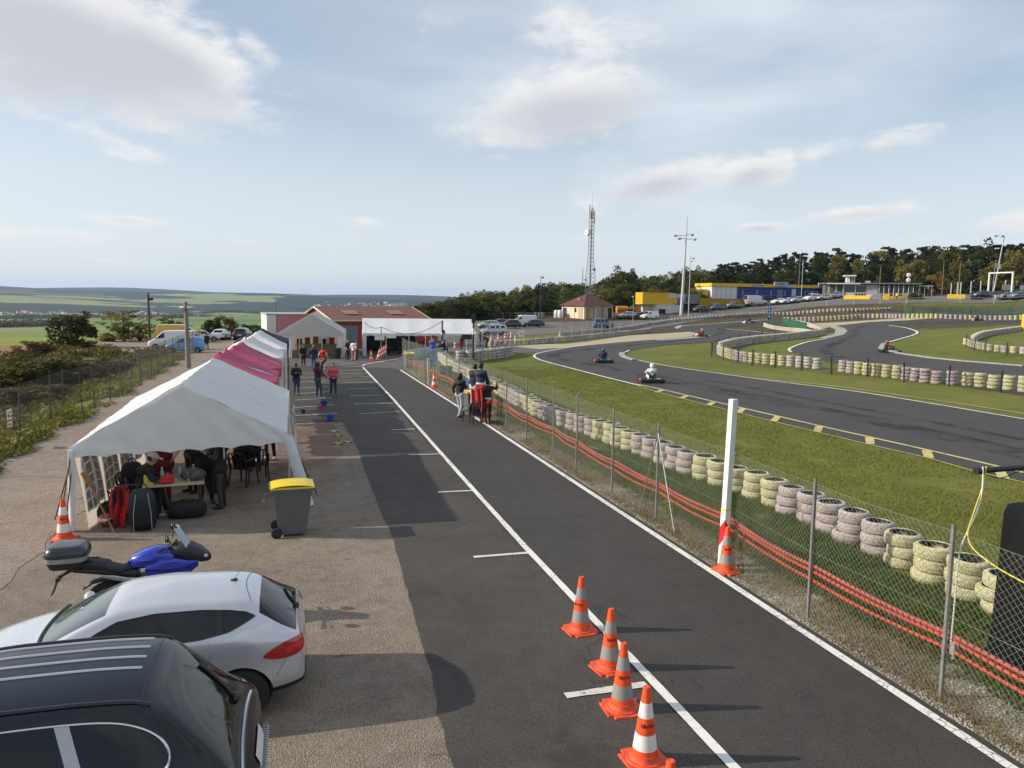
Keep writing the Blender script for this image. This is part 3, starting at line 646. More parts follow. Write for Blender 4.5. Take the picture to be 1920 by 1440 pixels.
def wrap_letter(parent, s, size, zc, rad, ang, mat, name='lettering'):
    o = txt(s, size, mat, parent, (0, 0, 0), (0, 0, 0), name)
    for v in o.data.vertices:
        z = zc+v.co.y; r = rad(z)+.0025+v.co.z*.3; a = ang+v.co.x/max(r, .02); v.co = Vector((r*math.cos(a), r*math.sin(a), z))
    return o
def logo_bars(parent, zc, rad, ang, mat):
    m = MB()
    for k, (w, dz) in enumerate([(.034, .014), (.034, 0), (.034, -.014)]):
        n = 5; vs = []
        for i in range(n+1):
            for e in (-.0042, .0042):
                z = zc+dz+e; r = rad(z)+.003; a = ang+(i/n-.5)*w/r; vs.append((r*math.cos(a), r*math.sin(a), z))
        m.add(vs, [(2*i, 2*i+2, 2*i+3, 2*i+1) for i in range(n)])
    vs = []
    for e in (-.02, .02):
        for q in (.017, .026):
            z = zc+e; r = rad(z)+.003; a = ang+q/r; vs.append((r*math.cos(a), r*math.sin(a), z))
    m.add(vs, [(0, 1, 3, 2)]); m.build('logo_mark', mat, parent)
_cm = None
def traffic_cone(loc, label, white=False, letters=True, ang=None, rz=0, h=.775, group='traffic cones'):
    o = thing('traffic_cone', label, 'traffic cone', loc, rz, group)
    m, rad = cone_mesh(h); m.build('cone_body', [M_ORG, M_WHITEB if white else M_SILV], o, True, angle=60); cone_base().build('base', M_ORGD, o, True, angle=35)
    if letters:
        a = (ang if ang is not None else -PI/2)-rz
        wrap_letter(o, 'APRR', .050, h*.525, rad, a+.24, M_INK); logo_bars(o, h*.53, rad, a-.66, M_INK)
    return o
for (u, v), lb, wb_, an, rz in [((1088, 1184), 'orange traffic cone with grey bands on the worn line, farthest of the foreground row', False, -2.55, .1), ((1143, 1255), 'orange traffic cone second from the far end of the foreground row', False, -1.70, .15),
        ((1166, 1331), 'orange traffic cone standing on the short white bay line, third from the far end', False, -1.75, -.05), ((1208, 1428), 'orange traffic cone with bright white bands, nearest full cone', True, -1.78, .05)]:
    traffic_cone(G(u, v), lb, wb_, True, an, rz)
pt = Vector(CAM+ray(1258, 1426)*((.775-CAMH)/ray(1258, 1426)[2])); traffic_cone((pt.x, pt.y, 0), 'traffic cone of which only the tip shows at the bottom edge of the picture', False)
traffic_cone(G(1361, 1072), 'orange traffic cone with grey bands in front of the tall white board post', False, True, -1.85, .3)
traffic_cone(G(121, 1012), 'red and white traffic cone at the rear corner of the front tent behind the motorcycle', True, True, -1.3, .2)
for u, v, lb in [(696, 677, 'small orange traffic cone standing alone left of the nested pile, before the long tent'), (814, 727, 'orange traffic cone under the stepladder by the fence'), (957, 664, 'red and white traffic cone at the right end of the pit tyre wall'), (853, 655, 'orange cone on the paddock left of the marshal in red overalls')]:
    traffic_cone(G(u, v), lb, True, False)
st0 = thing('cone_stack', 'leaning row of nested orange traffic cones before the long white tent', 'cone stack', G(709, 674), 0)
for i in range(4):
    m, rad = cone_mesh(.8); m.build('nested_cone', [M_ORG, M_WHITEB], st0, True, loc=(i*.13, .05*i, .10*i+.05), rot=(0, .18+.05*i, 0)); 
cone_base().build('base', M_ORGD, st0, True)
for i, (u, v) in enumerate([(921, 639), (934, 637), (947, 635), (958, 634), (966, 640), (880, 632), (893, 634)]):
    traffic_cone(G(u, v), 'slim orange delineator cone in the row on the paddock before the parked silver van', True, False, group='cones in the paddock row')
# ============================================================ tyre stacks
def tyre_mesh(r=.303, w=.2, hi=True, seed=0):
    m = MB(); ri = r*.67
    if hi:
        prof = [(ri, .02), (ri+.02, 0), (r-.06, 0), (r-.02, .015), (r, .045), (r-.008, .065), (r, .075), (r, w-.075), (r-.008, w-.065), (r, w-.045), (r-.02, w-.015), (r-.06, w), (ri+.02, w), (ri, w-.02), (ri+.012, w*.5)]
        n = 30
    else: prof = [(ri, .01), (r-.04, 0), (r, .05), (r, w-.05), (r-.04, w), (ri, w-.01)]; n = 14
    k = len(prof); rn = random.Random(seed); vs = []
    for i, (a, z) in enumerate(prof):
        for j in range(n):
            t = 2*PI*j/n; q = a
            if hi and i in (4, 7, 10) : q = a-(.006 if j % 2 else 0)
            q += .006*math.sin(3*t+seed); vs.append((q*math.cos(t), q*math.sin(t), z+.004*math.sin(2*t+seed)))
    fs = [(i*n+j, i*n+(j+1) % n, ((i+1) % k)*n+(j+1) % n, ((i+1) % k)*n+j) for i in range(k) for j in range(n)]
    m.add(vs, fs); return m
_tm = {}
def tyre_data(kind, hi, seed):
    k = (kind, hi, seed)
    if k not in _tm:
        me = tyre_mesh(hi=hi, seed=seed, w=.195+.012*seed).mesh('tyre', True); me.materials.append({'y': M_TYY, 'p': M_TYP, 'w': M_TYW}[kind]); _tm[k] = me
    return _tm[k]
_lm = {}
def lowstack(kind, nt_, seed):
    k = (kind, nt_, seed)
    if k not in _lm:
        m = MB(); rn = random.Random(seed*7+nt_)
        for i in range(nt_):
            t = tyre_mesh(hi=False, seed=seed+i); m.add(t.v, t.f, Matrix.Translation((rn.uniform(-.03, .03), rn.uniform(-.03, .03), i*.2)))
        me = m.mesh('tyre_stack', True); shade_angle(me, 50); me.materials.append({'y': M_TYY, 'p': M_TYP, 'w': M_TYW}[kind]); _lm[k] = me
    return _lm[k]
STK = []
def wall(pts, where, pat='yyyyyppppp', step=.635, n=3, shift=0.0, rows=1, gapx=.6, pixel=True, start=0):
    P = [tuple(G(u, v)[:2]) for u, v in pts] if pixel else pts
    q = resamp(smoothline(P, 1), .08, False); acc = 0; last = None; i = 0
    for a in q:
        if last is not None: acc += math.hypot(a[0]-last[0], a[1]-last[1])
        if last is None or acc >= step:
            acc = 0
            for rw in range(rows):
                d = math.hypot(*a); sx, sy = a[0]/d, a[1]/d; sh = shift+rw*gapx
                STK.append((a[0]+sx*sh+random.uniform(-.03, .03), a[1]+sy*sh+random.uniform(-.03, .03), pat[(i+start+rw*2) % len(pat)], n, where))
            i += 1
        last = a
wall([(1880,1162),(1828,1138),(1725,1088),(1625,1037),(1530,990),(1440,948),(1344,913),(1205,857),(1120,823),(1030,793),(985,768),(940,742),(900,720),(870,703),(846,692)], 'in the near row behind the pit-road fence', 'yyyypppppyyyyypppppyyyyppppppp', .63, 3, .3)
wall([(1350,664),(1360,670),(1382,676),(1408,680.5),(1452,685),(1495,689),(1541,694)], 'in the middle wall left of the netting gap', 'wwwwyyyyyppppyyyyy', .72, 4, .3)
wall([(1580,698),(1615,703),(1658,708),(1700,713),(1746,720),(1792,723),(1821,725),(1856,729),(1888,732),(1930,737)], 'in the middle wall right of the netting gap', 'ppyyyyypppppyyyyyppppp', .72, 4, .3)
wall([(1352,657),(1372,650),(1410,644),(1470,638),(1520,632),(1546,628)], 'in the double wall curving behind the middle grass', 'wwypwpyywwpw', .72, 4, .2, 2)
wall([(1434,612),(1444,616),(1470,620),(1500,623),(1520,626)], 'in the low wall by the green netting', 'wwyyww', .72, 3, .2, 1)
wall([(1475,604),(1500,607),(1520,612),(1535,619),(1543,625)], 'in the wall around the concrete apron', 'wwyypp', .72, 3, .2, 1)
wall([(862,680),(887,680),(912,675),(940,672),(957,667)], 'in the pit entry wall', 'ppppyyww', .72, 4, .2, 2)
wall([(828,676),(835,682),(846,690)], 'at the corner of the pit entry wall', 'ww', .72, 3, .2, 1)
wall([(1471,603),(1534,602),(1588,599),(1616,597),(1659,596),(1690,597),(1740,597),(1930,599)], 'in the long far wall below the netting bank', 'yypppppppyyyyyyyppppp', .72, 4, .2)
wall([(1812,646),(1826,652),(1867,660),(1925,664)], 'in the right island wall', 'ywyw', .72, 3, .2, 1)
wall([(1826,640),(1840,632),(1867,627),(1920,620)], 'in the back of the right island wall', 'wpwp', .72, 3, .2, 2)
wall([(922,650),(980,647),(1030,643),(1105,636),(1155,630),(1220,622)], 'in the lower wall beyond the hairpin', 'ppppwwyypppp', .72, 3, .2)
wall([(1052,632),(1105,627),(1150,622),(1192,615),(1210,611),(1227,609),(1258,604),(1313,599),(1360,596),(1414,592),(1446,591),(1487,590),(1549,585),(1596,584.5),(1635,583.5),(1671,582)], 'in the upper wall along the car park bank', 'wwppppwwwpp', .72, 3, .2)
STK.sort(key=lambda s: math.hypot(s[0], s[1]))
NIND = 292
_cn = {'y': 'faded yellow', 'p': 'faded pink', 'w': 'faded whitish'}
rest = {}
for i, (x, y, k, n, wh) in enumerate(STK):
    d = math.hypot(x, y); z = T(x, y)
    if i < NIND:
        lb = f'{_cn[k]} stack of tyres {wh}'
        if d < 62:
            o = thing('tyre_stack', lb, 'tyre stack', (x, y, z-.01), random.uniform(0, 6), f'{_cn[k]} tyre stacks {wh}')
            zz = 0
            for j in range(n):
                sd = random.randrange(3); c = bpy.data.objects.new('tyre', tyre_data(k, d < 32, sd)); COL.objects.link(c); c.parent = o
                c.location = (random.gauss(0, .016), random.gauss(0, .016), zz); c.rotation_euler = (random.gauss(0, .02), random.gauss(0, .02), random.uniform(0, 6)); zz += .193+.012*sd
                s_ = random.uniform(.95, 1.04); c.scale = (s_, s_, 1)
        else:
            o = bpy.data.objects.new('tyre_stack', lowstack(k, n, random.randrange(3))); COL.objects.link(o); o.location = (x, y, z-.02); o.rotation_euler = (0, 0, random.uniform(0, 6))
            tag(o, lb, 'tyre stack', f'{_cn[k]} tyre stacks {wh}')
    else: rest.setdefault(k, []).append((x, y, z, n))
if rest:
    m = MB()
    for ci, (k, L) in enumerate(rest.items()):
        m.cur = ci
        for x, y, z, n in L:
            me = lowstack(k, n, random.randrange(3)); m.add([v.co for v in me.vertices], [tuple(p.vertices) for p in me.polygons], Matrix.Translation((x, y, z-.02)))
    o = m.build('far_tyre_stacks', [{'y': M_TYY, 'p': M_TYP, 'w': M_TYW}[k] for k in rest], smooth=True, angle=50); tag(o, 'farthest painted tyre stacks of the walls around the back of the circuit', 'tyre stack', None, 'stuff')
print('tyre stacks', len(STK))
# netting fences by the walls
M_NET = M('black_netting', (.05, .055, .05), .7); M_GNET = M('green_netting', (.025, .12, .07), .7)
def posts_px(L): return [G(u, v) for u, v in L]
chain_fence('netting_fence', 'low black netting fence sagging between posts along the middle tyre wall', posts_px([(1334, 669), (1356, 674), (1384, 681), (1410, 686), (1453, 690), (1503, 695), (1559, 702), (1626, 706), (1695, 716), (1779, 724), (1876, 736), (1960, 747)]), 1.15, .16, .006, M_NET, M_BLKP, .05, 'R', .03, True, .22, 'net_panel')
chain_fence('netting_fence', 'low netting fence on black posts behind the curving double tyre wall', posts_px([(1334, 662), (1346, 655), (1366, 650), (1386, 645), (1404, 641), (1428, 637), (1452, 634)]), 1.0, .3, .006, M_NET, M_BLKP, .05, 'R', .03, True, .1, 'net_panel')
chain_fence('netting_fence', 'green netting fence in front of the far right bank', posts_px([(1690, 590), (1711, 591), (1749, 592), (1781, 592), (1820, 592), (1855, 592), (1893, 592), (1930, 592)]), 1.5, .16, .022, M_GNET, M_BLKP, .06, 'R', .02, True, .05, 'net_panel')
chain_fence('netting_fence', 'short green netting fence beside the low tyre wall', posts_px([(1466, 609), (1480, 612), (1497, 617), (1512, 621)]), 1.3, .13, .022, M_GNET, M_BLKP, .05, 'R', .02, True, .05, 'net_panel')
chain_fence('netting_fence', 'netting fence on thin posts around the right tyre island', posts_px([(1811, 650), (1826, 657), (1848, 662), (1887, 667), (1930, 670)]), 1.1, .16, .006, M_NET, M_BLKP, .04, 'R', .03, True, .1, 'net_panel')
# ============================================================ wheelie bins
M_BIN = M('grey_bin_plastic', (.105, .112, .115), .45, ns=8, na=.08); M_LID = M('yellow_bin_lid', (.72, .52, .02), .4, ns=8, na=.08)
def bin_(loc, rz, label, s=1):
    o = thing('wheelie_bin', label, 'bin', loc, rz, 'grey wheelie bins with yellow lids', s)
    m = MB(); n = 6
    # tapered body, front (-y) slopes
    vs = [(-.24, -.24, .05), (.24, -.24, .05), (.24, .26, .05), (-.24, .26, .05), (-.29, -.36, .93), (.29, -.36, .93), (.29, .36, .93), (-.29, .36, .93)]
    m.add(vs, [(0, 3, 2, 1), (4, 5, 6, 7), (0, 1, 5, 4), (1, 2, 6, 5), (2, 3, 7, 6), (3, 0, 4, 7)])
    m.bbox((0, 0, .905), (.62, .76, .05), .012); m.box((0, -.30, .66), (.44, .02, .012), Euler((.13, 0, 0)))
    for sx in (-1, 1): m.box((sx*.275, 0, .83), (.012, .5, .10)); m.cyl((sx*.21, .26, .12), (sx*.27, .26, .12), .15, n=14) if False else None
    b = m.build('bin_body', M_BIN, o); bv = b.modifiers.new('b', 'BEVEL'); bv.width = .012; bv.segments = 2
    m = MB(); m.grid(lambda a, c: Vector(((a-.5)*.64, (c-.5)*.80, .955+.075*math.sin(PI*min(1, max(0, c)))**.6*(1-.35*abs(2*a-1)**3))), 12, 10)
    m.bbox((0, 0, .948), (.645, .80, .035), .012); l = m.build('lid', M_LID, o, True, angle=35)
    m = MB(); m.cyl((-.27, .40, .95), (.27, .40, .95), .018, n=8); m.cyl((-.27, .34, .93), (-.27, .40, .95), .015, n=6); m.cyl((.27, .34, .93), (.27, .40, .95), .015, n=6); m.build('handle', M_BIN, o)
    for sx in (-1, 1):
        m = MB(); m.lathe([(.03, -.03), (.085, -.03), (.1, -.018), (.1, .018), (.085, .03), (.03, .03)], 18, Matrix.Translation((sx*.29, .30, .1))@Matrix.Rotation(PI/2, 4, 'Y')); w = m.build('wheel', M_RUB, o, True)
    return o
bp = G(549, 1003); bin_((bp.x, bp.y+.12, 0), R(92), 'grey wheelie bin with a yellow lid standing alone on gravel by the front tent')
bp2 = G(886, 780); bin_((bp2.x, bp2.y+.1, 0), R(8), 'grey wheelie bin with a yellow lid between the fence spectators', .98)
bp3 = G(766, 690); bin_((bp3.x, bp3.y, 0), R(10), 'grey wheelie bin with a yellow lid at the far corner of the pit road', 1.0)
# ============================================================ white board post
wp = Vector((7.07, 11.32, 0)); o = thing('board_post', 'tall white square post leaning beside the fence, striped tape around its foot', 'post', wp, R(18))
m = MB(); m.bbox((0, 0, 1.45), (.125, .10, 2.9), .006); p_ = m.build('post_beam', M('white_post_paint', (.66, .66, .64), .5, ns=5, na=.08), o); 
m = MB(); m.bbox((0, 0, .52), (.131, .106, .95), .006)
mt, nn = newmat('red_white_tape', .4, .4); q = nn.xyz(); w = nn.math('FRACT', nn.math('MULTIPLY_ADD', q[2], 1.5, nn.math('MULTIPLY', nn.math('ADD', q[0], q[1]), 2.2))); nn.col(nn.mix(nn.math('GREATER_THAN', w, .5), (.72, .71, .68), (.55, .02, .02)))
m.build('hazard_tape', mt, o); m = MB(); m.bbox((0, 0, 1.0), (.136, .111, .03), .004); m.build('yellow_strap', M('yellow_tape', (.7, .55, .02), .4), o); o.rotation_euler = (R(.5), R(1.2), R(18))
# ============================================================ black ballast drum with pole at the right edge
dp = Vector((9.03, 7.15, 0)); o = thing('ballast_stand', 'black wrapped ballast drum with a dark pole and side arm at the right edge', 'stand', dp)
m = MB(); m.lathe([(.52, 0), (.53, .05), (.49, .4), (.46, 1.9), (.43, 1.98), (.0, 2.0)], 28); m.build('drum', M('black_tarpaulin', (.006, .006, .0065), .75, 0, .15, ns=3, na=.3, bump=.3, bs=5), o, True, angle=50)
m = MB(); m.cyl((-.03, 0, 1.98), (-.03, 0, 4.3), .055, n=12); m.build('pole', M_BLKP, o, True)
a0 = AY(1832, 882, dp.y)-dp; m = MB(); m.cyl((a0.x, 0, a0.z-.005), (.5, 0, a0.z+.02), .035, n=10); m.cyl((a0.x-.02, 0, a0.z-.005), (a0.x+.08, 0, a0.z-.003), .046, n=12); m.build('side_arm', M_BLKP, o, True)
def cable(label, pts, r, mt):
    P = [Vector(p) for p in pts]; q = smoothline([tuple(p) for p in P], 0); 
    # 3d Chaikin
    for _ in range(3):
        Q = [P[0]]
        for a, b in zip(P, P[1:]): Q += [a*.75+b*.25, a*.25+b*.75]
        P = Q+[P[-1]]
    m = MB(); m.tube([p-P[0] for p in P], r, 6); o = m.build('cable', mt, smooth=True, loc=P[0]); tag(o, label, 'cable'); return o
A0 = dp+a0
cable('white cable hanging from the black arm down to the fence post', [A0+Vector((.05, -.03, .05)), A0+Vector((.0, -.1, -.2)), AY(1833, 960, 7.0), AY(1812, 1000, 6.78), (7.2, 6.7, 1.75), (7.2, 6.7, 1.2), (7.19, 6.7, .7)], .009, M('pale_cable', (.6, .6, .57), .5))
cable('yellow cable running from the fence post across the mesh to the right', [A0+Vector((.1, -.03, .05)), A0+Vector((.03, -.08, -.15)), AY(1826, 960, 7.0), (7.22, 6.66, 1.88), AY(1860, 1060, 6.3), AY(1925, 1095, 5.9)], .008, M('yellow_cable', (.68, .52, .06), .5))
cable('thin black cable looping under the black side arm', [A0+Vector((.06, -.04, -.03)), A0+Vector((.3, -.05, -.12)), A0+Vector((.6, -.05, -.02))], .006, M_BLKP)
# ============================================================ vehicles
from mathutils.bvhtree import BVHTree
def carpaint(name, col, metal=.5, rough=.28, coat=1.0, spec=.5): return M(name, col, rough, metal, spec, coat=coat, ns=600, na=.12)
M_GLASS = M('tinted_glass', (.008, .009, .010), .04, 0, .45); M_GLASS2 = M('greenish_windscreen', (.06, .075, .07), .05, 0, .7, coat=.5)
M_TRIM = M('black_trim', (.014, .014, .015), .5); M_TAIL = M('tail_lamp_red', (.42, .012, .014), .12, 0, .6, coat=1); M_HEAD = M('headlamp_glass', (.55, .57, .58), .1, .3, .7, coat=1)
M_ALLOY = M('alloy_rim', (.42, .42, .43), .3, .9); M_PLATE = M('number_plate', (.7, .7, .66), .4)
def ring(st):
    x, w, zb, zm, zbl, zt, wt = st[:7]; wbf = st[7] if len(st) > 7 else .93
    z6 = max(zbl+.012, zt-.10); z7 = max(zbl+.026, zt-.045); w6 = wt+.035 if zt-zbl > .15 else max(wt+.02, .86*w)
    if zt-zbl <= .15: z6 = zbl+(zt-zbl)*.35; z7 = zbl+(zt-zbl)*.6
    h = [(0, zb), (.82*w, zb), (.975*w, zb+.1), (w, zm), (.985*w, zbl-.11), (wbf*w, zbl), (w6, z6), (wt, z7), (wt*.62, zt-.008), (0, zt)]
    return [(x, y, z) for y, z in h]
def car_shell(S, parts, lvl=2, arches=(), ar=.36, creases=()):
    """S: stations front to rear; parts: function(i, j) -> part index for the quad between stations i,i+1 and ring points j,j+1"""
    nJ = 10; me = bpy.data.meshes.new('shell'); bm = bmesh.new(); L = S[-1][0]; V = []
    for st in S:
        h = ring(st); row = []
        for j in range(nJ): row.append(bm.verts.new(h[j]))
        for j in range(nJ-2, 0, -1): row.append(bm.verts.new((h[j][0], -h[j][1], h[j][2])))
        V.append(row)
    n = len(V[0]); half = lambda k: k if k < nJ-1 else n-1-k
    for i in range(len(S)-1):
        for k in range(n):
            f = bm.faces.new((V[i][k], V[i][(k+1) % n], V[i+1][(k+1) % n], V[i+1][k])); f.material_index = parts(i, half(k))
    for row, fl in ((V[0], True), (V[-1], False)):
        for j in range(nJ-1):
            a, b = row[j], row[j+1]; c, d = row[(n-j-1) % n], row[(n-j) % n]
            q = [a, b] + ([c] if c is not b else []) + ([d] if d is not a else [])
            q = q if fl else q[::-1]
            f = bm.faces.new(q); f.material_index = 0
    bmesh.ops.recalc_face_normals(bm, faces=bm.faces[:])
    bm.to_mesh(me); bm.free()
    for k in range(6): me.materials.append(M_TRIM)
    o = bpy.data.objects.new('shell', me); COL.objects.link(o)
    s = o.modifiers.new('s', 'SUBSURF'); s.levels = s.render_levels = lvl
    cut = None
    if arches:
        m = MB()
        for x, r in arches: m.cyl((x, -1.4, ar), (x, 1.4, ar), r, n=32)
        cut = m.build('cut', M_TRIM); b = o.modifiers.new('b', 'BOOLEAN'); b.object = cut; b.solver = 'EXACT'; b.operation = 'DIFFERENCE'
    dg = bpy.context.evaluated_depsgraph_get(); me2 = bpy.data.meshes.new_from_object(o.evaluated_get(dg))
    bpy.data.objects.remove(o); 
    if cut: bpy.data.objects.remove(cut)
    return me2
def split_parts(me, names, mats, parent, off, cuts=()):
    vs = np.array([v.co for v in me.vertices]); sh = np.array([off, 0, 0])
    for k, nm in enumerate(names):
        fs0 = [tuple(p.vertices) for p in me.polygons if p.material_index == k]; grp = {}
        for f in fs0:
            c = sum(vs[i] for i in f)/len(f); grp.setdefault((c[1] > 0, sum(c[0] > q for q in cuts)) if nm == 'side_window' else 0, []).append(f)
        for fs in grp.values():
            used = sorted({i for f in fs for i in f}); mp = {a: b for b, a in enumerate(used)}
            m2 = bpy.data.meshes.new(nm); m2.from_pydata([tuple(vs[i]-sh) for i in used], [], [tuple(mp[i] for i in f) for f in fs])
            m2.polygons.foreach_set('use_smooth', [True]*len(fs)); m2.update(); m2.materials.append(mats[k]); shade_angle(m2, 38)
            o = bpy.data.objects.new(nm, m2); COL.objects.link(o); o.parent = parent
def bvh_of(me, off): return BVHTree.FromPolygons([(v.co.x-off, v.co.y, v.co.z) for v in me.vertices], [tuple(p.vertices) for p in me.polygons])
def patch(bvh, name, rays, nu, nv, mat, parent, off=.004, thick=0):
    """rays: fn(a,b) -> (origin, direction); the patch hugs the shell"""
    m = MB(); pts = []
    for j in range(nv+1):
        for i in range(nu+1):
            o, d = rays(i/nu, j/nv); h, nrm, *_ = bvh.ray_cast(Vector(o), Vector(d).normalized())
            if h is None: h = Vector(o)+Vector(d).normalized()*.5; nrm = -Vector(d).normalized()
            if nrm.dot(Vector(d)) > 0: nrm = -nrm
            pts.append(h+nrm*off)
    m.add(pts, [(j*(nu+1)+i, j*(nu+1)+i+1, (j+1)*(nu+1)+i+1, (j+1)*(nu+1)+i) for j in range(nv) for i in range(nu)])
    return m.build(name, mat, parent, True, angle=60)
def seam(bvh, name, rays, mat, parent, r=.004, off=.002, closed=False, flat=False):
    P = []
    for o, d in rays:
        h, nrm, *_ = bvh.ray_cast(Vector(o), Vector(d).normalized())
        if h is None: continue
        if nrm.dot(Vector(d)) > 0: nrm = -nrm
        P.append(h+nrm*off)
    if closed and P: P.append(P[0])
    m = MB(); m.tube(P, r, 6); return m.build(name, mat, parent, True)
def quadpatch(P4, d, depth=2.0):
    """rays for a patch whose corner points P4 are given on a plane, cast along d"""
    a, b, c, e = [Vector(p) for p in P4]; d = Vector(d)
    return lambda s, t: ((a*(1-s)+b*s)*(1-t)+(e*(1-s)+c*s)*t, d)
def wheel_obj(parent, loc, r, w, rim=M_ALLOY, hi=False, side=1):
    m = MB(); prof = [(r*.62, -w/2), (r*.93, -w/2), (r, -w*.36), (r, w*.36), (r*.93, w/2), (r*.62, w/2)]
    M4 = Matrix.Rotation(PI/2, 4, 'X'); m.cur = 0; m.lathe(prof, 32 if hi else 16, M4, closed=True)
    m.cur = 1; n = 5
    m.lathe([(.0, .02*side), (r*.14, .02*side), (r*.14, -.02*side), (0, -.02*side)], 12, Matrix.Translation((0, -side*w*.3, 0))@M4)
    for k in range(n):
        a = 2*PI*k/n; rot = Euler((0, a, 0)); m.box(rot.to_matrix()@Vector((0, 0, r*.38))+Vector((0, -side*w*.32, 0)), (r*.20, .03, r*.56), rot)
    m.lathe([(r*.56, -w*.4), (r*.635, -w*.4), (r*.635, w*.4), (r*.56, w*.4)], 32 if hi else 16, M4, closed=True)
    m.cur = 2; m.lathe([(0, 0), (r*.6, 0)], 16, Matrix.Translation((0, side*w*.1, 0))@M4)
    o = m.build('wheel', [M_RUB, rim, M_TRIM], parent, True, angle=40); o.location = loc; return o
